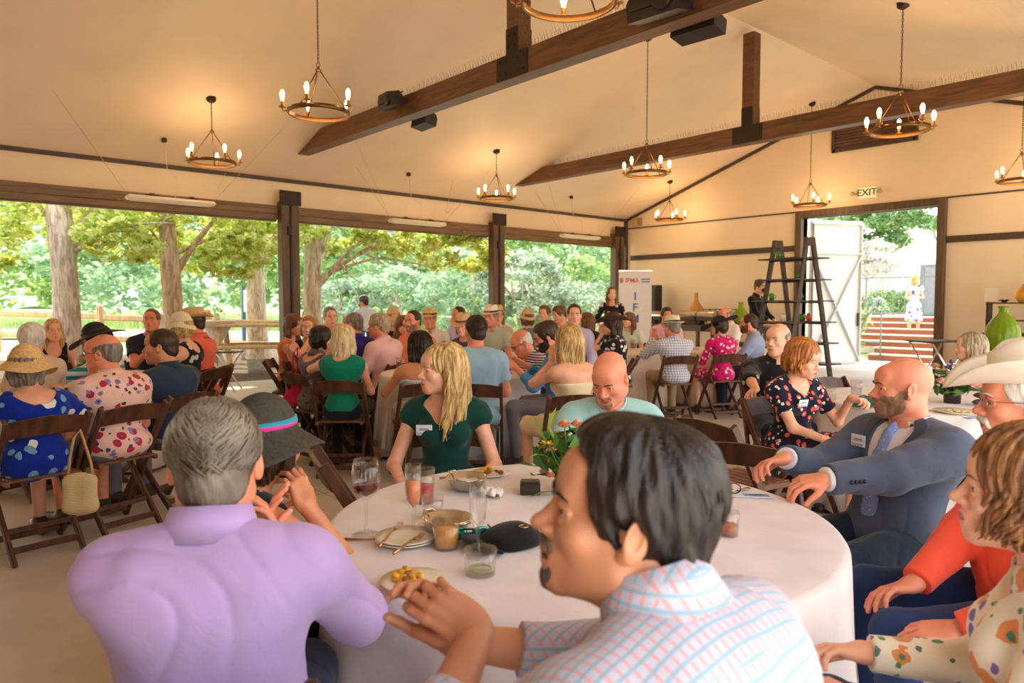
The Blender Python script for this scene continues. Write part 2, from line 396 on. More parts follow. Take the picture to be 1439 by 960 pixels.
# ================================================================== the hall
WX = -12.6; WY = 15.2; EX = 0.35; RX = -6.18; SY = -5.0; EZ = 3.66; SL = .331
RZ = EZ + SL * (RX - WX)
def ceil_z(x): return RZ - SL * abs(x - RX)
def paint(name, c, wave=9.0, axis='Z', st=.25):
    m, nt, b = base_mat(name); c = lin(c)
    mp = coords(nt); nz = node(nt, 'ShaderNodeTexNoise', Scale=1.3, Detail=6.0); link(nt, mp, 0, nz, 'Vector')
    r = ramp(nt, [(.3, tuple(x * .95 for x in c)), (.7, tuple(min(1, x * 1.04) for x in c))]); link(nt, nz, 0, r, 0); link(nt, r, 0, b, 'Base Color')
    w = node(nt, 'ShaderNodeTexWave', wave_type='BANDS', bands_direction=axis, wave_profile='SAW', Scale=wave, Distortion=.0)
    link(nt, mp, 0, w, 'Vector'); r2 = ramp(nt, [(.0, (0, 0, 0)), (.06, (1, 1, 1)), (.94, (1, 1, 1)), (1., (0, 0, 0))]); link(nt, w, 0, r2, 0)
    bump(nt, b, r2.outputs[0], st, .004); b.inputs['Roughness'].default_value = .55; return m
M_WALL = paint('warm_lit_wall_paint', (238, 214, 180), 1.6, 'Z', .35)  # white paint with the warm light put into its colour
M_CEIL = paint('warm_lit_ceiling_boards', (238, 213, 180), 2.2, 'X', .45)  # white boards, tinted with the warm light of the hall
M_TRIM = woodmat('dark_brown_trim', (62, 46, 34), (88, 66, 48), .5, 4, 1)
M_BEAM = woodmat('stained_beam_wood', (78, 50, 30), (118, 76, 44), .42, 5, 0)
M_POST = woodmat('brown_post_wood', (74, 54, 38), (108, 80, 54), .5, 4, 2)
M_PLATE = plain('blackened_steel', (52, 40, 32), .45, .5, .1, 20)
M_BRONZE = plain('aged_bronze', (120, 84, 44), .38, .85, .15, 30)
def floor_mat():
    m, nt, b = base_mat('polished_concrete'); mp = coords(nt)
    n1 = node(nt, 'ShaderNodeTexNoise', Scale=.9, Detail=8.0, Roughness=.65); link(nt, mp, 0, n1, 'Vector')
    r = ramp(nt, [(.3, lin((172, 162, 152))), (.5, lin((194, 182, 170))), (.72, lin((210, 198, 184)))]); link(nt, n1, 0, r, 0)
    br = node(nt, 'ShaderNodeTexBrick', Scale=1.0, offset=0.0); br.inputs['Mortar Size'].default_value = .004; br.inputs['Brick Width'].default_value = 2.45; br.inputs['Row Height'].default_value = 2.45
    link(nt, mp, 0, br, 'Vector'); out = mix(nt, br.outputs['Fac'], r.outputs[0], lin((110, 92, 76)))
    nt.links.new(out, b.inputs['Base Color']); n2 = node(nt, 'ShaderNodeTexNoise', Scale=45.0, Detail=5.0); link(nt, mp, 0, n2, 'Vector')
    bump(nt, b, n2.outputs[0], .12, .004); b.inputs['Roughness'].default_value = .5; return m
M_FLOOR = floor_mat()
g = G(); g.box(((WX - .35 + EX + .75) / 2, (WY + SY) / 2, -.1), (EX - WX + 1.1, WY - SY + .4, .2)); struct(g.obj('floor', M_FLOOR, smooth=False))
g = G(); T = .14
for x0, x1 in ((WX - .9, RX), (RX, EX + .9)):
    g.add([(x0, SY - .5, ceil_z(x0)), (x1, SY - .5, ceil_z(x1)), (x1, WY + .6, ceil_z(x1)), (x0, WY + .6, ceil_z(x0)),
           (x0, SY - .5, ceil_z(x0) + T), (x1, SY - .5, ceil_z(x1) + T), (x1, WY + .6, ceil_z(x1) + T), (x0, WY + .6, ceil_z(x0) + T)],
          [(0, 3, 2, 1), (4, 5, 6, 7), (0, 1, 5, 4), (1, 2, 6, 5), (2, 3, 7, 6), (3, 0, 4, 7)])
struct(g.obj('ceiling', M_CEIL, smooth=False))
HZ = 2.92                                                     # underside of the headers
POSTY = [-4.3, .62, 5.62, 10.55, 14.98]
def side_wall(x, name):
    g = G(); g.box((x, (SY + WY) / 2, (HZ + EZ) / 2 + .06), (.18, WY - SY, EZ - HZ - .02)); struct(g.obj(name, M_WALL, smooth=False))
side_wall(WX - .09, 'wall_left'); side_wall(EX + .09, 'wall_right')
g = G(); g.box((WX + .015, (SY + WY) / 2, EZ - .02), (.035, WY - SY - .02, .075), bev=.005); struct(g.obj('trim_1', M_TRIM, smooth=False))
g = G(); g.box((EX + .02, (SY - .4) / 2, HZ / 2), (.08, -.4 - SY, HZ)); struct(g.obj('daylight_blocker', M_WALL, smooth=False))      # unseen panel added in the near bay to cut daylight on the foreground
# back wall with its doorway
DX0, DX1, DZ = -7.62, -4.95, 3.26
def backwall():
    g = G(); y0, y1 = WY, WY + .2
    outl = [(WX, 0), (DX0, 0), (DX0, DZ), (DX1, DZ), (DX1, 0), (EX, 0), (EX, ceil_z(EX)), (RX, RZ), (WX, ceil_z(WX))]
    # as convex pieces
    P = [[(WX, 0), (DX0, 0), (DX0, DZ), (WX, DZ)], [(DX1, 0), (EX, 0), (EX, DZ), (DX1, DZ)],
         [(WX, DZ), (EX, DZ), (EX, ceil_z(EX)), (RX, RZ), (WX, ceil_z(WX))]]
    for q in P:
        n = len(q); V = [(x, y0, z) for x, z in q] + [(x, y1, z) for x, z in q]
        g.add(V, [tuple(range(n)), tuple(range(n, 2 * n))[::-1]] + [(i, n + i, n + (i + 1) % n, (i + 1) % n) for i in range(n)])
    return struct(g.obj('wall_back', M_WALL, smooth=False))
backwall()
g = G(); g.box((EX / 2 + WX / 2, SY - .02, 2.85), (EX - WX + .3, .2, 5.7)); struct(g.obj('wall_front', M_WALL, smooth=False))  # unseen near end, closed without openings to darken the foreground
g = G()
for (xa, xb) in ((WX, RX), (EX, RX)): g.bar((xa, WY - .02, ceil_z(xa) - .04), (xb, WY - .02, RZ - .04), .03, .07, up=(0, 0, 1))
struct(g.obj('trim_2', M_TRIM, smooth=False))
g = G(); g.box(((WX + EX) / 2, WY - .012, 3.41), (EX - WX, .024, .03)); struct(g.obj('trim_3', M_TRIM, smooth=False))
g = G(); g.box(((WX + .18 + DX0 - .14) / 2, WY - .015, 2.62), (DX0 - .14 - WX - .18, .03, .125), bev=.004); struct(g.obj('trim_4', M_TRIM, smooth=False))
g = G(); g.box(((DX1 + .14 + EX) / 2, WY - .015, 2.62), (EX - DX1 - .14, .03, .125), bev=.004); struct(g.obj('trim_5', M_TRIM, smooth=False))
g = G()
g.box((DX0 - .07, WY + .02, DZ / 2 + .07), (.14, .3, DZ + .14), bev=.008); g.box((DX1 + .07, WY + .02, DZ / 2 + .07), (.14, .3, DZ + .14), bev=.008)
g.box(((DX0 + DX1) / 2, WY + .02, DZ + .07), (DX1 - DX0, .29, .14), bev=.008); struct(g.obj('trim_6', M_POST, smooth=False))
# corner trim
g = G(); g.box((WX + .03, WY - .03, 1.85), (.1, .1, 3.6), bev=.005); struct(g.obj('trim_7', M_TRIM, smooth=False))
# headers with their folded door tracks
M_HDR = woodmat('header_bronze', (96, 70, 46), (132, 98, 62), .4, 3, 1)
k = 8
for side, x, sg in (('left', WX, 1), ('right', EX, -1)):
    for i in range(len(POSTY) - 1):
        y0, y1 = POSTY[i] + .17, POSTY[i + 1] - .17; yc = (y0 + y1) / 2; L = y1 - y0
        g = G(); g.box((x + sg * .02, yc, HZ + .215), (.10, L, .07), bev=.006); g.box((x + sg * .0, yc, HZ + .14), (.16, L, .09), bev=.006)
        g.box((x - sg * .03, yc, HZ + .045), (.2, L, .10), bev=.006); g.box((x - sg * .04, yc, HZ - .015), (.06, L, .03))
        struct(g.obj('trim_%d' % k, M_HDR, smooth=False)); k += 1
def post(x, y, sg, label):
    t = thing('support_post', label, 'post', (x, y, 0))
    g = G(); g.box((0, -.09, 1.62), (.2, .15, 3.24), bev=.008); g.obj('post_half', M_POST, t, False)
    g = G(); g.box((0, .09, 1.62), (.2, .15, 3.24), bev=.008); g.obj('post_half', M_POST, t, False)
    g = G(); g.box((sg * .11, .0, 1.55), (.03, .04, 3.05), bev=.004); g.obj('door_track', M_PLATE, t, False)
    g = G(); g.box((sg * .105, 0, 3.3), (.03, .40, .26), bev=.004); p = g.obj('cap_plate', M_PLATE, t, False)
    for yy in (-.14, .14):
        for zz in (3.23, 3.38): g = G(); g.ball((sg * .122, yy, zz), .014, 6, 4); g.obj('bolt', M_PLATE, p)
    g = G(); g.box((sg * .12, -.03, 2.72), (.05, .07, .16), bev=.01); g.obj('latch', M_PLATE, t, False)
pl = ['', 'brown timber post at the left end of the leftmost opening', 'brown timber post between the two widest views of the trees, left of the green-top woman',
      'brown timber post behind the man in the pale striped straw hat', 'brown timber post beside the white banner in the far corner']
for i in range(1, 5): post(WX + .105, POSTY[i] - (.25 if i == 4 else 0), 1, pl[i])
for i, lb in ((0, 'brown timber post of the near side wall, farthest behind the camera'), (2, 'brown timber post of the near side wall ahead of the camera'), (3, 'brown timber post of the near side wall level with the ladder shelves'), (4, 'brown timber post in the near right corner of the end wall')): post(EX - .105, POSTY[i], -1, lb)
# roof trusses
def truss(y, label, zb=3.95):
    t = thing('roof_truss', label, 'roof beam', (0, y, 0)); zt = zb + .28; w = .2
    xa = WX + (zb - EZ) / SL + .02; xb = WX + (zt - EZ) / SL + .02; xc = 2 * RX - xb; xd = 2 * RX - xa
    g = G(); q = [(xa, zb), (xd, zb), (xc, zt), (xb, zt)]
    g.add([(x, -w / 2, z) for x, z in q] + [(x, w / 2, z) for x, z in q], [(0, 1, 2, 3), (7, 6, 5, 4), (0, 4, 5, 1), (1, 5, 6, 2), (2, 6, 7, 3), (3, 7, 4, 0)])
    g.obj('tie_beam', M_BEAM, t, False)
    g = G(); g.box((RX, 0, (zt + RZ) / 2 - .06), (w, w * .98, RZ - zt - .12), bev=.006); g.obj('king_post', M_BEAM, t, False)
    for s in (-1, 1):
        g = G(); g.box((RX, s * (w / 2 + .006), zb + .14), (.52, .012, .27), bev=.003); g.box((RX, s * (w / 2 + .005), zt + .13), (.2, .01, .3), bev=.003)
        p = g.obj('gusset_plate', M_PLATE, t, False)
        for bx, bz in ((-.2, .07), (-.2, .21), (-.1, .07), (-.1, .21), (.1, .07), (.1, .21), (.2, .07), (.2, .21), (-.05, .36), (-.05, .48), (.05, .36), (.05, .48)):
            g = G(); g.ball((RX + bx, s * (w / 2 + .014), zb + bz), .013, 6, 4); g.obj('bolt', M_PLATE, p)
    g = G(); x = xb + .2
    while x < xc - .2:
        if abs(x - RX) > .15:
            for dy in (-.05, .0, .05): g.tube([(x, dy * .4, zt), (x + random.uniform(-.02, .02), dy * 1.6, zt + .11)], .0013, 3, caps=False)
        x += .05
    o = g.obj('bird_spike', M_PLATE, t, False); o['kind'] = 'stuff'
truss(5.55, 'nearer heavy brown timber roof beam, with the black loudspeakers fixed to it')
truss(10.5, 'farther brown timber roof beam crossing above the door wall')
# chandeliers
M_BULB = plain('warm_bulb_glow', (255, 214, 150), .3, var=0, bmp=0, emit=14)
M_CUP = plain('candle_sleeve_brass', (176, 122, 58), .4, .6)
def chandelier(x, y, label, z=3.42):
    t = thing('ring_chandelier', label, 'chandelier', (x, y, z), rz=random.uniform(0, 1.2), group=None); R = .31
    g = G(); g.lathe([(R - .008, -.022), (R + .008, -.022), (R + .010, .022), (R - .010, .022), (R - .008, -.022)], 40, caps=False); g.obj('ring', M_BRONZE, t)
    g = G(); g.ball((0, 0, .44), (.034, .034, .014)); g.tube([(0, 0, .4), (0, 0, .47)], .012, 8); g.obj('hub', M_BRONZE, t)
    for i in range(3):
        a = i * 2 * PI / 3 + .5; g = G(); g.tube([(R * math.cos(a), R * math.sin(a), .0), (.02 * math.cos(a), .02 * math.sin(a), .43)], .0065, 6)
        g.ball((R * math.cos(a), R * math.sin(a), .01), .014, 6, 5); g.obj('rod', M_BRONZE, t)
    for i in range(5):
        a = i * 2 * PI / 5; c, s_ = math.cos(a), math.sin(a); q = R + .055
        g = G(); g.tube([(R * c, R * s_, 0), (q * c, q * s_, 0), (q * c, q * s_, .03)], .008, 6)
        g.lathe([(.01, .028), (.036, .032), (.04, .04), (.034, .042), (.017, .044), (.016, .09), (.019, .095), (0, .096)], 12, TM((q * c, q * s_, 0)))
        lp = g.obj('lamp_cup', M_CUP, t)
        g = G(); g.lathe([(0, .095), (.013, .096), (.015, .115), (.024, .15), (.024, .172), (.016, .2), (.005, .212), (0, .213)], 12, TM((q * c, q * s_, 0))); g.obj('bulb', M_BULB, lp)
    top = ceil_z(x) - z - .03; g = G(); n = int((top - .49) / .034)
    g.tube([(.024 * math.cos(a), 0, .495 + .024 * math.sin(a)) for a in np.linspace(0, 2 * PI, 13)[:-1]], .004, 5, closed=True)
    for j in range(n):
        cz = .53 + (j + .5) * (top - .53) / n; hh = (top - .53) / n * .68; P = []
        for a in np.linspace(0, 2 * PI, 9)[:-1]:
            u, v = .010 * math.cos(a), hh * math.sin(a); P.append((u, 0, cz + v) if j % 2 else (0, u, cz + v))
        g.tube(P, .0028, 4, closed=True)
    g.tube([(0, 0, .5), (0, 0, top)], .002, 4); g.obj('chain', M_PLATE, t)
    g = G(); g.lathe([(0, top - .03), (.03, top - .03), (.065, top - .005), (.07, top + .05), (0, top + .05)], 20); g.obj('ceiling_canopy', M_PLATE, t)
    li = bpy.data.lights.new('chandelier_glow', 'POINT'); li.energy = 16; li.color = (1, .62, .30); li.shadow_soft_size = .3
    lo = bpy.data.objects.new('chandelier_glow', li); COL.objects.link(lo); lo.location = (x, y, z + .16)
for (x, y, lb) in ((-10.6, 3.65, 'bronze ring chandelier, the leftmost one, hanging over the left table'), (-10.6, 8.95, 'bronze ring chandelier at centre, just left of the pointed end of the farther beam'),
                   (-10.55, 14.35, 'smallest bronze ring chandelier, hanging nearest the far left corner'), (-7.1, 3.55, 'large bronze ring chandelier left of the loudspeaker on the beam'),
                   (-7.06, 9.0, 'bronze ring chandelier hanging in front of the farther roof beam, left of its upright'), (-7.1, 14.4, 'bronze ring chandelier hanging against the wall left of the exit sign'),
                   (-3.4, 3.5, 'bronze ring chandelier cut by the top edge, nearest of all'), (-3.36, 8.95, 'large bronze ring chandelier in front of the louvred gable vent'),
                   (-3.4, 14.1, 'bronze ring chandelier cut off by the right edge of the photo')): chandelier(x, y, lb)
# infrared heaters
M_WHITE = plain('white_enamel', (226, 214, 190), .35, var=.03)
M_WIRE = plain('thin_steel_cable', (200, 170, 130), .4, .3)
for y, lb in ((3.35, 'white tube heater hung on wires over the leftmost opening'), (7.75, 'white tube heater hung on wires over the middle opening'), (12.25, 'white tube heater hung on wires over the farthest opening')):
    x = -11.5; t = thing('hanging_heater', lb, 'heater', (x, y, 2.95))
    g = G(); g.box((0, 0, 0), (.2, 1.25, .07), bev=.03); g.box((0, 0, -.03), (.13, 1.1, .03), bev=.008); g.obj('heater_body', M_WHITE, t, False)
    for yy in (-.28, .28): g = G(); g.box((.02, yy, .045), (.1, .16, .03), bev=.006); g.box((.02, yy, .065), (.05, .07, .03), bev=.006); g.obj('bracket', M_PLATE, t, False)
    for sy in (-1, 1):
        for dx, dy in ((-.35, .5), (.45, .95)):
            cx = x + dx; g = G(); g.tube([(0, sy * .6, .03), (dx, sy * (.6 + dy), ceil_z(cx) - 2.95)], .0028, 4); g.obj('cable', M_WIRE, t)
    zc = ceil_z(x - .3) - 2.95; g = G(); g.tube([(.0, .05, .05), (-.05, .12, .35), (-.25, .02, .5), (-.3, 0, zc)], .005, 5); g.obj('power_cord', M_WHITE, t)
    g = G(); g.box((-.3, 0, zc - .03), (.07, .07, .07), bev=.012); g.obj('plug', M_PLATE, t, False)
# loudspeakers on the nearer beam
M_SPK = plain('black_speaker_shell', (34, 27, 24), .5, var=.1)
def loudspeaker(x, y, z, rz, rx, lb, s=1.0):
    t = thing('loudspeaker', lb, 'loudspeaker', (x, y, z), rz)
    MM = TM((0, 0, 0), 0, rx, 0, s)
    o = [(-.27, -.12), (.27, -.12), (.27, .04), (.18, .15), (-.18, .15), (-.27, .04)]
    g = G(); g.poly(o, -.13, .13, MM @ TM((0, 0, 0), 0, PI / 2)); g.obj('cabinet', M_SPK, t, False)
    g = G(); g.box((0, -.135 * s, 0), (.46 * s, .02, .12 * s), rot=None, bev=.004); g.lathe([(0, 0), (.09, 0), (.1, .02), (.07, .03), (.03, .015), (0, .03)], 20, MM @ TM((.12, -.14, 0), 0, PI / 2)); g.obj('driver', M_PLATE, t)
    g = G(); g.bar((0, .1, .1), (0, .18, .16), .05, .02); g.obj('mounting_bracket', M_PLATE, t, False)
def beamx(px, Y): r = ray(px, 300); return float(r[0] / r[1] * Y)
loudspeaker(beamx(550, 5.28), 5.28, 4.14, math.radians(-6), math.radians(14), 'black loudspeaker on the beam face right of the large left chandelier', .72)
loudspeaker(beamx(597, 5.86), 5.86, 3.98, math.radians(176), math.radians(10), 'black loudspeaker half hidden behind the beam left of its steel plate', .72)
loudspeaker(beamx(922, 5.26), 5.26, 4.06, math.radians(5), math.radians(12), 'big black loudspeaker on the beam at the top edge', .95)
loudspeaker(beamx(978, 5.86), 5.86, 4.02, math.radians(184), math.radians(8), 'big black loudspeaker under the far side of the beam at the top edge', .85)
# vent, exit sign, little boxes on the back wall
t = thing('gable_vent', 'dark brown louvred vent high on the end wall behind a chandelier', 'vent', (-6.2, WY - .02, 4.9))
g = G(); 
for a, b in (((-.8, .29), (.8, .29)), ((-.8, -.29), (.8, -.29)), ((-.8, -.33), (-.8, .33)), ((.8, -.33), (.8, .33))): g.bar((a[0], 0, a[1]), (b[0], 0, b[1]), .08, .05, up=(0, 1, 0))
g.obj('frame', M_TRIM, t, False); g = G(); g.box((0, .012, 0), (1.58, .012, .58)); 
for j in range(9): g.box((0, -.005, -.24 + j * .06), (1.56, .03, .012), rot=Matrix.Rotation(.6, 3, 'X'))
g.obj('louvre', M_BEAM, t, False)
def text_mesh(name, txt, size, mat, parent, loc, rot, ext=.003, align='CENTER'):
    cu = bpy.data.curves.new(name, 'FONT'); cu.body = txt; cu.size = size; cu.extrude = ext; cu.align_x = align; cu.align_y = 'CENTER'; cu.resolution_u = 2; cu.offset = size * .012
    tmp = bpy.data.objects.new('tmp', cu); COL.objects.link(tmp); dg = bpy.context.evaluated_depsgraph_get(); dg.update()
    me = bpy.data.meshes.new_from_object(tmp.evaluated_get(dg)); bpy.data.objects.remove(tmp)
    me.materials.clear(); me.materials.append(mat); me.name = name
    o = bpy.data.objects.new(name, me); COL.objects.link(o); o.parent = parent; o.location = loc; o.rotation_euler = rot; return o
t = thing('exit_sign', 'small lit exit sign with green letters on the wall above the doorway', 'sign', (-6.27, WY - .05, 3.66))
g = G(); g.box((0, 0, 0), (.34, .05, .22), bev=.008); g.obj('sign_panel', plain('pale_sign_face', (244, 226, 180), .4, var=0, emit=.25), t, False)
text_mesh('lettering', 'EXIT', .19, plain('green_letter', (36, 92, 34), .5, var=0), t, (0, -.03, 0), (PI / 2, 0, 0))
for s in (-1, 1): g = G(); g.lathe([(0, 0), (.03, .0), (.045, .05), (0, .05)], 12, TM((s * .27, -.02, .0), 0, PI / 2)); g.bar((s * .16, 0, 0), (s * .27, 0, 0), .02, .02); g.obj('emergency_lamp', plain('beige_plastic', (196, 168, 128), .5), t)
t = thing('wall_box', 'small tan wall box near the far corner above the trim', 'box', tuple(PY(896, 312, WY - .03)))
g = G(); g.box((-.1, 0, 0), (.14, .06, .22), bev=.01); g.obj('box_cover', plain('tan_box', (196, 164, 110), .5), t, False); g = G(); g.box((.08, 0, 0), (.12, .05, .2), bev=.01); g.obj('box_door', plain('tan_box2', (160, 130, 84), .5), t, False)
# ================================================================== outdoors
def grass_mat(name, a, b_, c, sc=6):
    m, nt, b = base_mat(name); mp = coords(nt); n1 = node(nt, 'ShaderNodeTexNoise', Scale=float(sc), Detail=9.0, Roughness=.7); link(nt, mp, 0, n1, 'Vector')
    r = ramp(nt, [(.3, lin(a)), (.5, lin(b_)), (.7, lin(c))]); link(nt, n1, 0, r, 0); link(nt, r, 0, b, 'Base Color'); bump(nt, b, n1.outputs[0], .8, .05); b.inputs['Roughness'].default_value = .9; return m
M_GRASS = grass_mat('meadow_grass', (130, 158, 96), (168, 188, 124), (202, 212, 156), 1.2)
M_MULCH = grass_mat('wood_chip_mulch', (54, 40, 30), (104, 82, 60), (158, 132, 100), 22)
M_CONC = plain('pale_path', (214, 204, 188), .8, var=.08, nscale=6)
g = G(); g.box((-54, 10, -.3), (80, 120, .3)); # far lawn body
def zt(x):  # ground height left of the hall
    return -.06 if x > -15.5 else (-.06 + (-15.5 - x) * .06 if x > -22 else .33 + (-22 - x) * .012)
xs = list(np.linspace(-12.9, -22, 12)) + [-30, -45, -70, -90]; ys = np.linspace(-25, 75, 30)
g = G(); V = [(x, y, zt(x) + (random.uniform(-.02, .02) if x < -14 else 0)) for x in xs for y in ys]; n = len(ys)
g.add(V, [(i * n + j, i * n + j + 1, (i + 1) * n + j + 1, (i + 1) * n + j) for i in range(len(xs) - 1) for j in range(n - 1)])
struct(g.obj('ground', M_GRASS))
def strip(name, mat, x0, x1, y0, y1, dz):
    g = G(); X = np.linspace(x0, x1, 12); Y = np.linspace(y0, y1, 14)
    V = [(x + .25 * math.sin(y * .8) * (x < -13.5), y, zt(x) + dz) for x in X for y in Y]
    g.add(V, [(i * 14 + j, i * 14 + j + 1, (i + 1) * 14 + j + 1, (i + 1) * 14 + j) for i in range(11) for j in range(13)]); return struct(g.obj(name, mat))
strip('mulch_bed', M_MULCH, -12.9, -19.0, -6, 14, .045)
# the gravel road beyond the fence runs across the view
g = G(); V = []
for t_ in np.linspace(-30, 14, 20):
    for d0 in (20.5, 25.5): p = WL(t_, d0); V.append((p[0], p[1], zt(p[0]) + .05))
g.add(V, [(2 * i, 2 * i + 2, 2 * i + 3, 2 * i + 1) for i in range(19)]); struct(g.obj('road', M_CONC))
# fence
M_RAIL = woodmat('weathered_rail', (186, 148, 108), (224, 190, 146), .8, 4, 2)
t = thing('rail_fence', 'split rail wooden fence between the trees and the road', 'fence', (0, 0, 0))
FP = [WL(l, 17.0) for l in (-14.6, -12.2, -9.75, -7.2, -4.9, -3.1)]
for p in FP:
    z = zt(p[0]); g = G(); g.box((p[0], p[1], z + .55), (.15, .15, 1.35), rot=Matrix.Rotation(YAW, 3, 'Z'), bev=.045); g.obj('fence_post', M_RAIL, t, False)
for a, b in zip(FP[:-1], FP[1:]):
    for h in (.42, .92):
        g = G(); g.bar((a[0], a[1], zt(a[0]) + h), (b[0], b[1], zt(b[0]) + h + .03), .07, .15, bev=.03); g.obj('rail', M_RAIL, t, False)
# leaf clouds
def leaves(g, pts, size, flat=.5):
    """one folded four-cornered leaf at each point"""
    n = len(pts); u = RNG.normal(size=(n, 3)); u[:, 2] *= flat; u /= np.linalg.norm(u, axis=1)[:, None]
    w = RNG.normal(size=(n, 3)); w = np.cross(u, w); w /= np.linalg.norm(w, axis=1)[:, None]; s = size * RNG.uniform(.6, 1.3, (n, 1))
    nn = np.cross(u, w)
    V = np.stack([pts - u * s, pts + w * s * .5 + nn * s * .15, pts + u * s, pts - w * s * .5 + nn * s * .15], 1).reshape(-1, 3)
    i = np.arange(n)[:, None] * 4; g.add(V, i + np.array([[0, 1, 2, 3]]))
def cloud(n, centre, rad, clumps=30, spread=.28, hollow=.55):
    centre = np.array(centre, float); rad = np.array(rad, float); d = RNG.normal(size=(clumps, 3)); d /= np.linalg.norm(d, axis=1)[:, None]
    c = d * RNG.uniform(hollow, 1, (clumps, 1)) ** .5 * rad * .85 + centre
    k = RNG.integers(0, clumps, n); q = RNG.normal(size=(n, 3)); q /= np.linalg.norm(q, axis=1)[:, None]
    return c[k] + q * (RNG.uniform(0, 1, (n, 1)) ** .5) * rad.mean() * spread * np.array([1.2, 1.2, .7])
M_LEAF = leafmat('sunlit_maple_leaf', (166, 188, 72), (214, 222, 118), (250, 248, 200), .6)  # palest tone puts sun glints into the leaf colour
M_LEAF2 = leafmat('bluish_bush_leaf', (136, 168, 134), (172, 198, 162), (212, 226, 190), .55)  # lightened: haze of the far woods is put into the leaf colour
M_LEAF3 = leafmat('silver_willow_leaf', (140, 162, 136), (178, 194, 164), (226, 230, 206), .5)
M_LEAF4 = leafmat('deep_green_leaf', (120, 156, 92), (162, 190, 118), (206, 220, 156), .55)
def barkmat(name, c1, c2):
    m, nt, b = base_mat(name); mp = coords(nt, (1, 1, .22)); n1 = node(nt, 'ShaderNodeTexNoise', Scale=16.0, Detail=8.0, Distortion=1.0); link(nt, mp, 0, n1, 'Vector')
    r = ramp(nt, [(.35, lin(c1)), (.65, lin(c2))]); link(nt, n1, 0, r, 0); link(nt, r, 0, b, 'Base Color'); bump(nt, b, n1.outputs[0], 1.0, .03); b.inputs['Roughness'].default_value = .9; return m
M_BARK = barkmat('grey_bark', (158, 138, 120), (222, 204, 184)); M_BARK2 = barkmat('brown_bark', (156, 122, 98), (218, 188, 158))
def limb(g, a, b, ra, rb, sag=.0, n=10, wob=.06, sides=9):
    a = np.array(a, float); b = np.array(b, float); L = np.linalg.norm(b - a); t = np.linspace(0, 1, n)[:, None]
    P = a + (b - a) * t; P[:, 2] += sag * np.sin(t[:, 0] * PI); ph = random.uniform(0, 6)
    P += wob * L * .25 * np.stack([np.sin(t[:, 0] * 5 + ph), np.cos(t[:, 0] * 4 + ph), np.sin(t[:, 0] * 6 + ph) * .5], 1) * np.minimum(t, 1 - t) * 2
    r = ra + (rb - ra) * t[:, 0]; r *= 1 + .05 * RNG.normal(size=n); g.tube(P, r, sides); return P
def tree(name, label, px, d, r, mat, limbs, clouds, leaf, lsz, group=None, base_z=None, H=6.5):
    """limbs: (from height, dlat, ddepth, height at the tip, radius); clouds: (dlat, dd, z, (rad), n)"""
    b0 = WL((px - 719.5) / FPX * d, d); z0 = zt(b0[0]) if base_z is None else base_z
    t = thing(name, label, 'tree', (b0[0], b0[1], z0), YAW, group)          # local x to the right, y away
    g = G(); lean = random.uniform(-.1, .1)
    P = limb(g, (0, 0, -.1), (lean, 0, H), r * 1.05, r * .55, n=16, wob=.05, sides=14); g.lathe([(r * 1.55, -.1), (r * 1.25, .15), (r * 1.05, .5)], 14, caps=False)
    g.obj('trunk', mat, t)
    for (h, dl, dd, ht, rr) in limbs:
        g = G(); Q = limb(g, (lean * h / H, 0, h), (dl, dd, ht), rr, rr * .25, sag=.25, n=12, wob=.25)
        for j in (4, 6, 8, 10):
            e = Q[j] + np.array([random.uniform(-.9, .9), random.uniform(-.9, .9), random.uniform(-.7, .5)]); limb(g, Q[j], e, rr * .35, rr * .08, n=6, wob=.3, sides=5)
        g.obj('branch', mat, t)
    g = G()
    for (dl, dd, z, rad, n) in clouds: leaves(g, cloud(n, (dl, dd, z), rad, 44, .2), lsz)
    g.obj('foliage', leaf, t, False); return t
tree('shade_tree', 'thick pale forked trunk with drooping yellow green leaves, leftmost tree', 92, 13.2, .25, M_BARK,
     [(2.0, 1.0, .3, 4.2, .13), (2.3, 2.2, -.3, 2.9, .05), (2.6, -1.6, .3, 3.6, .07)],
     [(-1.1, -.6, 2.45, (.8, .6, .5), 900), (1.1, -.2, 2.6, (.9, .7, .5), 1100), (-1.3, .2, 3.1, (1.7, 1.2, .7), 2600), (1.0, .6, 3.5, (1.6, 1.2, .7), 2600), (.1, 0, 5, (2.5, 2, 1), 1800)], M_LEAF, .085)
tree('shade_tree', 'brown scarred trunk with a limb rising to the right, second tree from the left', 243, 14.3, .20, M_BARK2,
     [(1.9, 1.25, .1, 3.6, .075), (2.3, -1.0, .4, 3.2, .04), (2.4, 1.8, .3, 2.7, .04)],
     [(1.3, -.1, 2.4, (.8, .6, .55), 1000), (-.7, .8, 2.75, (.7, .7, .4), 600), (-1.1, .6, 3.1, (1.4, 1.0, .7), 1900), (1.5, .6, 3.1, (1.4, 1, .7), 2400), (0, .5, 4.8, (2.5, 2, 1), 1500)], M_LEAF, .085)
tree('shade_tree', 'slim trunk just left of the timber post with spreading leafy limbs', 363, 17.5, .23, M_BARK,
     [(1.8, -1.6, 0, 3.4, .06), (1.9, 1.0, .2, 3.8, .07), (2.2, -1.0, 0, 4.0, .06)],
     [(-1.5, -.3, 2.6, (1.0, .9, .6), 1200), (-1.2, 0, 3.3, (1.7, 1.2, .9), 3000), (.6, .2, 3.6, (1.2, 1, .9), 2000), (0, 0, 5, (2.5, 2, 1), 1500)], M_LEAF, .09)
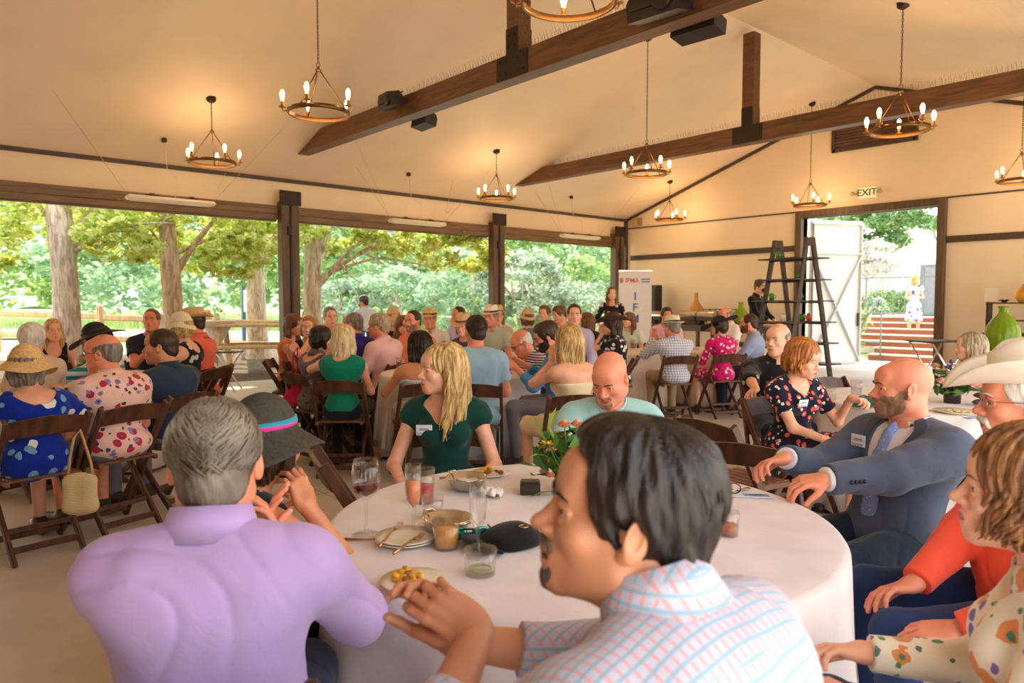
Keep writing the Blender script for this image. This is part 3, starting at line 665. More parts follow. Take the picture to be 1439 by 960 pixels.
tree('shade_tree', 'forked trunk seen through the middle opening with long limbs reaching right', 441, 16.0, .21, M_BARK,
     [(1.7, 1.6, -.1, 3.0, .07), (1.8, .5, .2, 4.0, .1), (1.9, 3.2, .2, 3.3, .06), (1.9, -.5, .2, 4.0, .1), (2.0, 2.6, .0, 2.3, .04)],
     [(.5, .3, 3.2, (1.3, 1, .6), 2200), (2.2, .3, 3.0, (1.6, 1, .55), 2600), (3.2, .8, 2.6, (1.2, .9, .5), 1500), (1, 0, 5, (3, 2, 1), 1500)], M_LEAF, .085)
def bush(name, label, cat, px, d, rx, rz_, cz, n, leaf, lsz, group=None, base=None, stem=True):
    b0 = WL((px - 719.5) / FPX * d, d); z0 = (zt(b0[0]) if base is None else base)
    t = thing(name, label, cat, (b0[0], b0[1], z0), YAW, group)
    if stem:
        g = G()
        for i in range(4): limb(g, (random.uniform(-.2, .2), random.uniform(-.2, .2), -.1), (random.uniform(-.6, .6) * rx, random.uniform(-.4, .4) * rx, cz + rz_ * .4), .09, .02, n=7, wob=.3, sides=6)
        g.obj('stem', M_BARK, t)
    g = G(); leaves(g, cloud(n, (0, 0, cz), (rx, rx * .8, rz_), 60, .2, .4), lsz); g.obj('foliage', leaf, t, False); return t
far = 'woodland trees beyond the road'
i = 0
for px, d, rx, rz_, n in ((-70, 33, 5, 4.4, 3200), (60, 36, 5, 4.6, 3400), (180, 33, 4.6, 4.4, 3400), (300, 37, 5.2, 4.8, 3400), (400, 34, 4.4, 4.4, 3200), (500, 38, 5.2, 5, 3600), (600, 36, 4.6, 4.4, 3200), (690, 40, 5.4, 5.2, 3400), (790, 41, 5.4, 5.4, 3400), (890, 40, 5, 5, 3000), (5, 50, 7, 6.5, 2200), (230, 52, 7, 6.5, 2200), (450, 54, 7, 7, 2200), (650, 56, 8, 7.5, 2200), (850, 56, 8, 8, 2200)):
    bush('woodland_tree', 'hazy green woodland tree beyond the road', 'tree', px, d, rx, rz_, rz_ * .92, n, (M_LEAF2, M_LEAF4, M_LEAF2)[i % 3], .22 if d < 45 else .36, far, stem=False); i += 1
for px, d, rx, rz_, cz, n, lf, lb in ((735, 24, 1.9, 1.75, 1.7, 5200, M_LEAF3, 'large silvery green willow bush right of the third timber post'),
        (800, 25, 2.0, 1.2, 1.1, 4200, M_LEAF3, 'low rounded grey green bush beside the large willow bush'), (850, 27, 1.8, 1.9, 1.9, 3200, M_LEAF4, 'yellowish green bush in the right end of the farthest opening'),
        (650, 25, 1.7, 1.6, 1.6, 3600, M_LEAF2, 'blue green bush left of the third timber post'), (560, 27, 2.0, 1.3, 1.3, 3200, M_LEAF2, 'dusty green bush behind the cocktail table'),
        (490, 28, 1.8, 1.2, 1.1, 2600, M_LEAF3, 'grey green bush right of the forked trunk'), (600, 30, 1.5, 2.2, 2.2, 2600, M_LEAF4, 'upright fresh green bush in the middle opening')):
    bush('shrub', lb, 'bush', px, d, rx, rz_, cz, n, lf, .10)
# tall meadow grass
g = G()
for k_ in range(5200):
    l = random.uniform(-24, 4.5); d = random.uniform(25.8, 31); p = WL(l, d); z = zt(p[0]); h = random.uniform(.35, .95); dx, dy = random.uniform(-.15, .15), random.uniform(-.15, .15)
    g.add([(p[0] - .03, p[1], z), (p[0] + .03, p[1], z), (p[0] + dx, p[1] + dy, z + h)], [(0, 1, 2)])
for k_ in range(2600):
    l = random.uniform(-1.6, 4.0); d = random.uniform(19.5, 24); p = WL(l, d)
    if p[0] > -15.2: continue
    z = zt(p[0]); h = random.uniform(.3, 1.0); dx, dy = random.uniform(-.12, .12), random.uniform(-.12, .12)
    g.add([(p[0] - .02, p[1], z), (p[0] + .02, p[1], z), (p[0] + dx, p[1] + dy, z + h)], [(0, 1, 2)])
o = g.obj('meadow_grass', leafmat('pale_grass_blade', (130, 160, 80), (180, 196, 116), (226, 226, 168), .5), None, False); o['kind'] = 'stuff'; tag(o, 'tall sunlit meadow grass beyond the road and fence', 'grass')
# hillside behind the woods
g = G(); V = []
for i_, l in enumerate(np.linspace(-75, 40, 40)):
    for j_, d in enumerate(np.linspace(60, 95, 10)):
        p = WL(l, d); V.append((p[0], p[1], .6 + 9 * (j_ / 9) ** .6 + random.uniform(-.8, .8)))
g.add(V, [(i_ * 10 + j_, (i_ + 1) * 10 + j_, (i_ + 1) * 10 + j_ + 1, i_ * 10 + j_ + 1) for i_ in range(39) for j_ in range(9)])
struct(g.obj('hillside', grass_mat('hazy_hillside', (140, 166, 128), (172, 194, 156), (206, 218, 184), .35)))  # pale greens carry the distance haze in the colour
# ---- beyond the doorway
g = G(); g.box((-6, WY + 12, -.12), (30, 23.6, .2)); struct(g.obj('lawn', grass_mat('short_lawn', (96, 130, 60), (140, 168, 84), (176, 196, 110), 4), smooth=False))
g = G(); g.box((-5.6, WY + 2.3, -.03), (5.2, 4.2, .05), bev=.01); struct(g.obj('walkway', M_CONC, smooth=False))
M_BRICK = woodmat('red_brown_riser', (142, 84, 64), (178, 112, 88), .8, 5, 0)
M_TREAD = plain('pale_stone_tread', (214, 196, 176), .8, var=.08)
M_STEEL = plain('grey_handrail', (132, 136, 140), .4, .6)
t = thing('garden_steps', 'red brown garden steps with pale treads seen through the doorway', 'steps', (0, 0, 0))
sx0 = float(PY(1190, 420, 19.2)[0]); sx1 = -3.6; sx2 = float(PY(1222, 420, 18.6)[0])
for i in range(7):
    y = 18.6 + i * .36; z = .15 * (i + 1); xl = sx2 if i < 2 else sx0
    g = G(); g.box(((xl + sx1) / 2, y + .18, z - .085), (sx1 - xl, .36, .13)); g.obj('riser', M_BRICK, t, False)
    g = G(); g.box(((xl + sx1) / 2, y + .165, z - .01), (sx1 - xl + .04, .42, .035), bev=.006); g.obj('tread', M_TREAD, t, False)
g = G(); g.box(((sx0 + sx1) / 2, 18.6 + 7 * .36 + 3, .52), (sx1 - sx0 + 2, 6, 1.04)); struct(g.obj('terrace', M_CONC, smooth=False))
t = thing('handrail', 'grey metal handrail standing in front of the garden steps', 'handrail', (0, 0, 0)); yh = 18.45
g = G(); xa, xb = sx0 - .1, sx2 + .35
g.tube([(xa, yh, 0), (xa, yh, 1.5), (xb + .0, yh, 1.5), (xb, yh, .0)], .022, 8); g.obj('rail_frame', M_STEEL, t)
g = G(); g.tube([(xa + .55, yh, 0), (xa + .55, yh, 1.5)], .018, 8); g.tube([(xa, yh, .45), (xb, yh, .45)], .015, 6); g.obj('lower_rail', M_STEEL, t)
g = G(); g.tube([(xb - .1, yh - .02, 1.5), (xb - .3, yh - .1, 1.1), (xb - .42, yh - .16, .75), (xb - .42, yh - .16, .62)], .03, 8); g.obj('grab_rail', M_STEEL, t)
t = thing('iron_fence', 'thin grey picket railing along the terrace behind the steps', 'fence', (0, 21.6, 1.04))
g = G(); g.box((-6, 0, 1.1), (9, .04, .04)); g.box((-6, 0, .1), (9, .04, .04)); g.obj('rail', M_STEEL, t, False)
for k_ in range(60): g = G(); g.box((-10.4 + k_ * .15, 0, .6), (.016 if k_ % 10 else .05, .016 if k_ % 10 else .05, 1.05)); g.obj('picket', M_STEEL, t, False)
M_LEAF5 = leafmat('airy_green_leaf', (110, 150, 92), (150, 184, 124), (200, 218, 170), .5)
M_LEAF6 = leafmat('whitish_olive_leaf', (168, 170, 160), (202, 200, 190), (232, 230, 222), .4)
def tree2(label, x, y, r, H, clouds, leaf, lsz, mat=M_BARK):
    t = thing('garden_tree', label, 'tree', (x, y, .3)); g = G(); limb(g, (0, 0, -.4), (.1, 0, H), r, r * .4, n=12, wob=.1)
    for k_ in range(5): limb(g, (.05, 0, H * random.uniform(.4, .9)), (random.uniform(-1.5, 1.5), random.uniform(-1, 1), H + random.uniform(-.3, 1.2)), r * .4, r * .1, n=7, wob=.3, sides=6)
    g.obj('trunk', mat, t); g = G()
    for (dx, dy, z, rad, n) in clouds: leaves(g, cloud(n, (dx, dy, z), rad, 50, .22), lsz)
    g.obj('foliage', leaf, t, False)
p = PY(1262, 330, 27.0); tree2('broad green tree filling the top of the doorway', float(p[0]) + 1.4, 27, .14, 4.0, [(-2.2, 0, 4.1, (2.1, 1.4, 1.3), 8500), (-3.4, .5, 4.9, (1.8, 1.4, 1.2), 4200), (.3, -.5, 4.7, (1.9, 1.6, 1.4), 4600)], M_LEAF5, .10)
p = PY(1207, 360, 24.2); tree2('small whitish tree behind the terrace railing', float(p[0]), 24.2, .07, 2.3, [(0, 0, 2.6, (1.35, 1.1, .75), 3800)], M_LEAF6, .06)
for px, y, lb in ((1238, 26, 'low green bush behind the terrace railing at centre'), (1275, 26.6, 'low green bush behind the standing woman'), (1205, 25.4, 'low green bush under the whitish tree')):
    q = PY(px, 400, y); t = thing('garden_bush', lb, 'bush', (float(q[0]), y, .95)); g = G(); leaves(g, cloud(1300, (0, 0, .45), (.95, .6, .5), 26, .3), .07); o = g.obj('foliage', M_LEAF5, t, False)
    g = G(); limb(g, (0, 0, -.2), (.1, 0, .5), .03, .015, n=4); g.obj('stem', M_BARK, t)
q = PY(1183, 460, 18.2); t = thing('garden_bush', 'leafy green shrub between the open door leaf and the steps', 'bush', (float(q[0]), 18.4, 0)); g = G(); leaves(g, cloud(2600, (0, 0, 1.0), (.42, .6, 1.1), 40, .35), .06); g.obj('foliage', M_LEAF4, t, False); g = G(); limb(g, (0, 0, 0), (.1, 0, 1.2), .04, .02, n=4); g.obj('stem', M_BARK, t)
q = PY(1300, 400, 23.0); q[0] += .45
t = thing('utility_cabinet', 'grey cabinet on the terrace behind the standing woman', 'cabinet', (float(q[0]), 23, 1.04)); g = G(); g.box((0, 0, .75), (1.0, .6, 1.5), bev=.02); g.obj('cabinet_body', plain('grey_cabinet', (120, 124, 128), .5), t, False); g = G(); g.box((.05, -.31, .75), (.8, .03, 1.3), bev=.01); g.obj('cabinet_door', plain('grey_cabinet_door', (136, 140, 146), .5), t, False)
# the white door leaf, opened outwards
M_DOOR = plain('white_door_paint', (226, 228, 230), .5, var=.03)
o = thing('door_1', 'tall white braced door leaf standing open outside the doorway', 'door', (DX0 + .05, WY + .2, 0), 0); del o['category']; o['kind'] = 'structure'; del o['label']
LY = 1.32; rd = math.radians(62)
o.rotation_euler = (0, 0, rd)
g = G(); g.box((LY / 2, 0, DZ / 2), (LY, .05, DZ - .04), bev=.004); g.obj('door_leaf', M_DOOR, o, False)
M_DOORF = plain('white_door_frame', (202, 206, 212), .5, var=.03)
g = G()
for a, b in (((.05, .08), (.05, DZ - .1)), ((LY - .05, .08), (LY - .05, DZ - .1)), ((0, .1), (LY, .1)), ((0, DZ - .1), (LY, DZ - .1)), ((0, DZ - .75), (LY, DZ - .75)), ((.05, .15), (LY - .05, DZ - .8)), ((LY - .05, .15), (.05, DZ - .8))): g.bar((a[0], -.035, a[1]), (b[0], -.035, b[1]), .03, .1, up=(0, 1, 0))
g.obj('door_frame', M_DOORF, o, False); g = G(); g.box((LY - .1, -.06, 1.05), (.03, .03, .3), bev=.008); g.obj('door_handle', M_PLATE, o, False)
# ---- light
def sky():
    w = bpy.data.worlds.new('sky'); bpy.context.scene.world = w; w.use_nodes = True; nt = w.node_tree; bg = nt.nodes['Background']
    tc = nt.nodes.new('ShaderNodeTexCoord'); sp = nt.nodes.new('ShaderNodeSeparateXYZ'); link(nt, tc, 'Generated', sp, 0)
    r = ramp(nt, [(.0, (1.0, .93, .80)), (.25, (.98, .97, .95)), (.8, (.70, .82, 1.0))]); link(nt, sp, 2, r, 0); link(nt, r, 0, bg, 0); bg.inputs[1].default_value = 2.8
sky()
su = bpy.data.lights.new('sun', 'SUN'); su.energy = 5.0; su.color = (1, .84, .6); su.angle = math.radians(1.2)
so = bpy.data.objects.new('sun', su); COL.objects.link(so)
az = math.radians(20)     # where the sun stands, turned from the view direction to the left
sd = FW * math.cos(az) - RT * math.sin(az); el = math.radians(33)
so.rotation_euler = Vector((-sd[0] * math.cos(el), -sd[1] * math.cos(el), -math.sin(el))).to_track_quat('-Z', 'Y').to_euler()
# ---- camera
cd = bpy.data.cameras.new('camera'); cd.sensor_width = 36; cd.lens = 36 * FPX / 1439; cd.clip_end = 300; cd.clip_start = .05
co = bpy.data.objects.new('camera', cd); COL.objects.link(co); co.location = (0, 0, CAMZ); co.rotation_euler = (PI / 2 - PITCH, 0, YAW)
cd.dof.use_dof = True; cd.dof.focus_distance = 3.3; cd.dof.aperture_fstop = 4.0
sc = bpy.context.scene; sc.camera = co
sc.view_settings.view_transform = 'Standard'; sc.view_settings.look = 'None'; sc.view_settings.gamma = 1; sc.view_settings.use_curve_mapping = False; sc.view_settings.exposure = 0.55
cy = sc.cycles; cy.max_bounces = 7; cy.diffuse_bounces = 4; cy.glossy_bounces = 3; cy.transmission_bounces = 5; cy.transparent_max_bounces = 12; cy.use_denoising = True; cy.caustics_reflective = False; cy.caustics_refractive = False; cy.sample_clamp_indirect = 6.0
# ================================================================== people
def rotz(a): c, s = math.cos(a), math.sin(a); return np.array([[c, -s, 0], [s, c, 0], [0, 0, 1.]])
def eul(x, y, z): return np.array(Euler((math.radians(x), math.radians(y), math.radians(z)), 'XYZ').to_matrix())
def nrm(v): v = np.array(v, float); return v / (np.linalg.norm(v) + 1e-9)
def M4(R, t): M = np.eye(4); M[:3, :3] = R; M[:3, 3] = t; return M
M_EYEW = plain('eye_white', (226, 216, 206), .25, var=0, bmp=0); M_IRIS = plain('dark_iris', (48, 34, 26), .15, var=0, bmp=0)
SK = {'fair': skin('fair_skin', (238, 178, 146)), 'pink': skin('ruddy_skin', (232, 150, 118)), 'tan': skin('tanned_skin', (212, 142, 102)), 'olive': skin('olive_skin', (204, 140, 104))}
LIP = {'fair': plain('rose_lip', (196, 104, 92), .4, var=.05), 'pink': plain('ruddy_lip', (190, 96, 82), .4, var=.05), 'tan': plain('tan_lip', (168, 92, 74), .4, var=.05), 'olive': plain('olive_lip', (158, 88, 70), .4, var=.05)}
HR = {'black': hairmat('black_hair', (18, 13, 12), (46, 34, 28)), 'dark': hairmat('dark_brown_hair', (34, 22, 15), (74, 50, 34)), 'brown': hairmat('brown_hair', (78, 50, 30), (136, 92, 56)),
      'red': hairmat('auburn_hair', (140, 76, 30), (204, 130, 66)), 'blond': hairmat('blond_hair', (150, 108, 58), (232, 196, 130)), 'platinum': hairmat('pale_blond_hair', (196, 160, 110), (244, 224, 180)),
      'grey': hairmat('grey_hair', (92, 82, 72), (156, 144, 130)), 'saltpepper': hairmat('greying_brown_hair', (58, 44, 34), (100, 82, 64), (146, 134, 118)), 'white': hairmat('white_hair', (200, 190, 176), (240, 234, 224)),
      'bangs': hairmat('chestnut_hair', (84, 50, 26), (166, 112, 66)), 'stub': hairmat('short_beard_stubble', (128, 92, 70), (170, 130, 104)), 'greyblond': hairmat('ash_blond_hair', (130, 108, 84), (206, 184, 152))}
def head_sdf(male=True, full=0.0, smile=False, mouth=0.0):
    s = Sdf(); w = .004 * full
    s.ell((0, -.014, .036), (.076, .098, .086), k=.02)
    s.ell((0, .026, -.03), (.060 + w, .066, .083), k=.03)
    s.ell((0, .0, -.045), (.062 + w, .06, .05), k=.03)
    jw = .050 if male else .043
    for x in (-1, 1):
        s.cap((x * (jw + w), .0, -.062), (x * .016, .066, -.098 if male else -.094), .018 + w, .017, k=.03)
        s.ell((x * .040, .062, -.026), (.022 + w, .022, .022), k=.022)
    s.ell((0, .074, -.098 if male else -.094), (.022, .018, .018), k=.02)
    s.cap((-.034, .080, .021), (.034, .080, .021), .011 if male else .007, k=.016)
    s.ell((0, .07, .05), (.05, .028, .035), k=.03)
    for x in (-1, 1):
        s.ell((x * .032, .099, -.002), (.019, .013, .012), k=.014, op='-')
    s.cap((0, .086, .014), (0, .109, -.026), .0075, .0105, k=.012)
    s.ell((0, .1135, -.030), (.0125, .0115, .0105), k=.008)
    for x in (-1, 1):
        s.ell((x * .0135, .101, -.033), (.0085, .0105, .0075), k=.008)
        s.ell((x * .0075, .108, -.0415), (.0042, .0055, .004), k=.004, op='-')
        # eyelids
        s.cap((x * .020, .0845, .005), (x * .033, .0885, .0105), .0042, .0044, k=.004); s.cap((x * .033, .0885, .0105), (x * .0465, .079, .003), .0044, .0036, k=.004)
        s.cap((x * .022, .0835, -.008), (x * .034, .0855, -.0105), .0034, .0036, k=.005); s.cap((x * .034, .0855, -.0105), (x * .045, .078, -.005), .0036, .003, k=.005)
    # mouth area
    s.ell((0, .080, -.064), (.032, .022, .022), k=.02)
    lz = -.062
    s.cap((-.0245, .0865, lz - .002), (0, .0985, lz + .002), .0036, .0050, k=.008); s.cap((.0245, .0865, lz - .002), (0, .0985, lz + .002), .0036, .0050, k=.008)
    s.cap((-.019, .0875, lz - .010 - mouth), (.019, .0875, lz - .010 - mouth), .0055, k=.009); s.ell((0, .0925, lz - .0105 - mouth), (.015, .006, .0055), k=.009)
    s.cap((-.024, .0955, lz - .0045 - mouth * .5), (.024, .0955, lz - .0045 - mouth * .5), .0014 + mouth * .8, k=.003, op='-')
    if smile:
        for x in (-1, 1): s.ell((x * .038, .074, -.04), (.017, .015, .014), k=.014); s.ell((x * .027, .092, -.058), (.004, .006, .006), k=.006, op='-')
    for x in (-1, 1):                                # ears
        R = eul(8, 0, -x * 22)
        s.ell((x * .080, -.010, -.004), (.0075, .0185, .0315), R, k=.008); s.ell((x * .0865, -.008, .002), (.006, .0105, .019), R, k=.005, op='-')
        s.ell((x * .078, .002, -.026), (.006, .009, .01), k=.006); s.ell((x * .0775, .006, -.004), (.005, .006, .009), k=.005)
    return s
def hair_sdf(style, vol=0.0, fh=0.0):
    """in head space: y forward, z up"""
    s = Sdf(); v = vol
    if style in ('short', 'thick', 'crew'):
        t = {'short': .007, 'thick': .015, 'crew': .0035}[style] + v
        s.ell((0, -.017, .040), (.077 + t, .098 + t, .087 + t), k=.01)
        if style == 'thick': s.ell((0, .030, .100), (.062, .05, .036), k=.03); s.ell((0, -.06, .08), (.07, .05, .05), k=.03); s.ell((0, -.075, -.02), (.062, .034, .05), k=.02)
        s.ell((0, -.062, -.025), (.064, .050 + t * .5, .055), k=.02)
        s.ell((0, .105, -.012 + fh), (.085, .075 + fh * .9, .072 + fh), k=.008, op='-')            # the face
        s.ell((0, .03, -.075), (.10, .09, .055), k=.008, op='-')
        for x in (-1, 1): s.ell((x * .090, .006, -.008), (.018, .026, .030), k=.008, op='-')
        s.plane((0, .25, -1), .072, .008)
    elif style == 'balding':                      # band round the back and sides
        s.ell((0, -.019, .028), (.079, .099, .08), k=.01); s.ell((0, -.062, -.02), (.065, .045, .05), k=.02)
        s.ell((0, .040, .092), (.078, .115, .075), k=.01, op='-'); s.ell((0, .11, -.01), (.09, .095, .09), k=.008, op='-'); s.ell((0, .03, -.075), (.10, .09, .052), k=.008, op='-')
        for x in (-1, 1): s.ell((x * .090, .006, -.010), (.018, .026, .030), k=.008, op='-')
        s.plane((0, .25, -1), .066, .008)
    elif style in ('bob', 'bobfull'):
        t = .02 if style == 'bobfull' else .013
        s.ell((0, -.020, .040), (.080 + t, .100 + t, .088 + t), k=.02)
        for x in (-1, 1): s.cap((x * .078, -.02, .0), (x * .07, .0, -.075), .030, .022, k=.03)
        s.cap((-.04, -.075, -.02), (.04, -.075, -.02), .045, k=.03); s.cap((-.04, -.07, -.07), (.04, -.07, -.07), .028, k=.03)
        s.ell((0, .118, -.028), (.066, .095, .095), k=.012, op='-'); s.ell((0, .02, -.12), (.05, .08, .05), k=.01, op='-')
    elif style in ('long', 'longback', 'curly'):
        t = .013 if style != 'curly' else .022
        s.ell((0, -.020, .040), (.079 + t, .100 + t, .086 + t), k=.02)
        L = -.26 if style != 'curly' else -.17
        for x in (-1, 1):
            s.cap((x * .078, -.025, .01), (x * .086, -.03, -.10), .028, .030, k=.03); s.cap((x * .086, -.03, -.10), (x * .075, -.055 if style == 'longback' else -.01, L + .03), .030, .018, k=.03)
        s.cap((0, -.085, .0), (0, -.105, L + .04), .05, .03, k=.05)
        for x in (-1, 1): s.cap((x * .045, -.08, .0), (x * .045, -.10, L), .042, .024, k=.04)
        s.ell((0, .118, -.028), (.062, .092, .092), k=.012, op='-')
    elif style == 'updo':
        s.ell((0, -.020, .040), (.084, .106, .094), k=.02); s.ell((0, -.115, .02), .045, k=.02); s.ell((0, -.06, -.03), (.062, .045, .045), k=.02)
        s.ell((0, .112, -.03), (.08, .095, .085), k=.012, op='-'); s.ell((0, .03, -.09), (.1, .1, .05), k=.01, op='-')
        for x in (-1, 1): s.ell((x * .092, .006, -.008), (.018, .024, .030), k=.008, op='-')
    return s
def hair_noise(style, amp):
    def f(x, y, z):
        a = np.arctan2(x, -(y + .02)); r = np.sqrt(x * x + (y + .02) ** 2) + .02
        if style in ('long', 'longback', 'bob', 'bobfull', 'curly'): q = a * 26 + 2.0 * np.sin(z * 28 + 3 * a); return amp * (np.sin(q) + .5 * np.sin(q * 2.3 + z * 40)) * np.clip(r / .08 - .25, 0, 1)
        q = a * 22 + z * 60 + y * 70; return amp * np.clip(r / .09 - .2, 0, 1) * (np.sin(q + 2 * np.sin(z * 50)) + .6 * np.sin(q * 1.9 + 1))
    return f
def hat(kind, g, g2, c=1.0):
    """hat in head space; g the felt or straw, g2 the band"""
    tilt = TM((0, -.012, .062), 0, math.radians(-6))
    def crown_brim(R, H, B, droop, curl, pinch=0, top=.8, dome=False, asym=0, wave=0):
        def fn(a, p):
            x, y, z = p; y *= 1.22
            rr = math.hypot(x, y)
            if pinch and z > H * .6: x *= 1 - pinch * max(0, math.sin(a)) * .8; z -= pinch * .12 * math.exp(-(x / .03) ** 2) * (1 if rr < R else 0)
            if rr > R * 1.12:
                e = (rr - R) / (B - R + 1e-6); z += -droop * e + curl * e * e * abs(math.cos(a)) ** 2 - asym * e * math.sin(a) * e + wave * e * math.sin(3 * a + 1)
            return (x, y, z)
        pr = [(R + .001, -.004)] + [(R + (B - R) * t, 0.0) for t in (.15, .3, .45, .6, .75, .9, 1.0)]
        up = [(B, .004)] + [(R + (B - R) * t, .0045) for t in (.9, .75, .6, .45, .3, .15)] + [(R + .003, .006)]
        if dome: cr = [(R * math.cos(t), .006 + H * math.sin(t)) for t in np.linspace(.12, PI / 2, 9)]
        else: cr = [(R * .99, H * .35), (R * .95, H * .7), (R * (top + .08), H * .93), (R * top, H), (R * .4, H * .97), (0, H * .95)]
        inner = [(R - .003, .0)] 
        g.lathe(pr[::-1][:0] + pr + up + cr, 32, tilt, fn=fn, caps=False)
        hb = .028; g2.lathe([(R + .001, .006), (R + .0045, .008), (R + .003, hb), (R - .002, hb + .002)], 32, tilt, fn=lambda a, p: (p[0], p[1] * 1.22, p[2]), caps=False)
    if kind == 'cowboy': crown_brim(.084, .115, .175, .01, .075, .25, .72)
    elif kind == 'fedora': crown_brim(.084, .10, .128, .008, .018, .18, .74)
    elif kind == 'wide': crown_brim(.086, .09, .19, .05, .02, 0, .82, True, .0, .006)
    elif kind == 'sun': crown_brim(.088, .10, .165, .055, .0, 0, .85, True, .0, .008)
    elif kind == 'big': crown_brim(.088, .085, .215, .015, .02, 0, .8, True, .02, .015)
    elif kind == 'cloche': crown_brim(.09, .11, .115, .045, .0, 0, .85, True)
    elif kind == 'straw': crown_brim(.086, .10, .155, .02, .05, .15, .75)
    elif kind == 'ball':
        g.lathe([(.088 * math.cos(t), .1 * math.sin(t)) for t in np.linspace(-.15, PI / 2, 9)], 24, tilt, fn=lambda a, p: (p[0], p[1] * 1.2, p[2]), caps=False)
        g.poly([(-.06, .085), (-.03, .08), (.03, .08), (.06, .085), (.062, .13), (.045, .165), (-.045, .165), (-.062, .13)], -.012, -.006, tilt)
def glasses(g, rim=.0016):
    for x in (-1, 1):
        g.tube([(x * .032 + .021 * math.cos(a), .100 - .004 * abs(math.cos(a)) * x * math.cos(a), -.002 + .016 * math.sin(a)) for a in np.linspace(0, 2 * PI, 19)[:-1]], rim, 5, closed=True)
        g.tube([(x * .053, .098, .004), (x * .072, .06, .006), (x * .084, -.005, .008), (x * .084, -.025, -.008)], rim, 5)
    g.tube([(-.011, .101, .002), (0, .106, .005), (.011, .101, .002)], rim, 5)
def ik(S, T, L1, L2, hint):
    d = T - S; D = np.linalg.norm(d); Dm = (L1 + L2) * .995
    if D > Dm: T = S + d / D * Dm; D = Dm; d = T - S
    D = max(D, abs(L1 - L2) + .02); u = nrm(d); a = (L1 * L1 - L2 * L2 + D * D) / (2 * D); hh = math.sqrt(max(L1 * L1 - a * a, 0))
    h = np.array(hint, float); h = h - u * (h @ u); h = nrm(h); return S + u * a + h * hh, S + u * D
def hand_sdf(W, dr, nr, side, sc=1.0, curl=.35, spread=.12, thumb=.6, fd=None):
    """W wrist, dr towards the fingers, nr out of the back of the hand; side +1 right hand"""
    dr = nrm(dr); nr = nrm(nr - dr * (np.array(nr) @ dr)); lat = np.cross(dr, nr) * side   # towards the thumb
    s = Sdf(); P = lambda a, b, c: W + (dr * a + lat * b + nr * c) * sc
    s.cap(W - (dr if fd is None else fd) * .055 * sc, W, .027 * sc, .0235 * sc, k=.01); s.cap(W, P(.012, 0, 0), .0235 * sc, .024 * sc, k=.012)
    s.ell(P(.045, .0, .0), (.036 * sc, .044 * sc, .014 * sc), np.stack([lat, dr, nr], 1), k=.022)
    s.ell(P(.03, .024, -.008), (.015 * sc, .028 * sc, .014 * sc), np.stack([lat, dr, nr], 1), k=.012)
    s.ell(P(.03, -.022, -.006), (.013 * sc, .03 * sc, .012 * sc), np.stack([lat, dr, nr], 1), k=.012)
    Ls = [.072, .080, .075, .058]; bx = [.029, .010, -.010, -.028]; by = [.082, .086, .082, .073]; rr = [.0092, .0095, .009, .0078]
    for i in range(4):
        ang = (1.2 - i * .75) * spread; c = curl * (1 + .12 * i); p = P(by[i], bx[i], .001); a = 0.0
        d0 = nrm(dr * math.cos(ang) + lat * math.sin(ang)); s.cap(P(.03, bx[i] * .8, 0), p, rr[i] * sc * 1.05, rr[i] * sc * 1.02, k=.008)
        for j, f in enumerate((.45, .31, .24)):
            a += c * (1.0, 1.25, .8)[j]; d = d0 * math.cos(a) - nr * math.sin(a); q = p + d * Ls[i] * f * sc
            s.cap(p, q, rr[i] * sc * (1 - .07 * j), rr[i] * sc * (.93 - .08 * j), k=.0025); p = q
    p = P(.018, .026, -.006); d = nrm(dr * .75 + lat * thumb - nr * .35); q = p + d * .040 * sc; s.cap(p, q, .0135 * sc, .0115 * sc, k=.01)
    d = nrm(dr * .95 + lat * thumb * .45 - nr * (.3 + curl * .5)); q2 = q + d * .030 * sc; s.cap(q, q2, .0112 * sc, .0098 * sc, k=.003)
    q3 = q2 + nrm(d - nr * .25) * .022 * sc; s.cap(q2, q3, .0098 * sc, .0082 * sc, k=.003); return s
def neckband(g, N, up, fw, r0, r1, h, gap=.35, th=.004, droop=.0):
    """a turned-down collar: band round the neck, open at the front"""
    up = nrm(up); fw = nrm(fw - up * (np.array(fw) @ up)); rt = np.cross(fw, up); n = 26; V = []
    for i in range(n + 1):
        a = gap + (2 * PI - 2 * gap) * i / n; c = fw * math.cos(a) + rt * math.sin(a); fr = math.cos(a)
        base = np.array(N) + c * r0 - up * (.028 * max(0, fr) + .012) ; top = base + up * (h + .012) - c * .004; out = base + c * (r1 - r0) - up * .022 - up * droop * max(0, fr) ** 2
        V += [base, top, top + c * th, out + up * th * .3]
    Fc = []
    for i in range(n):
        for k_ in range(4): Fc.append((i * 4 + k_, i * 4 + (k_ + 1) % 4, (i + 1) * 4 + (k_ + 1) % 4, (i + 1) * 4 + k_))
    Fc += [(0, 3, 2, 1), (n * 4, n * 4 + 1, n * 4 + 2, n * 4 + 3)]; g.add(np.array(V), Fc)
PEOPLE = {}
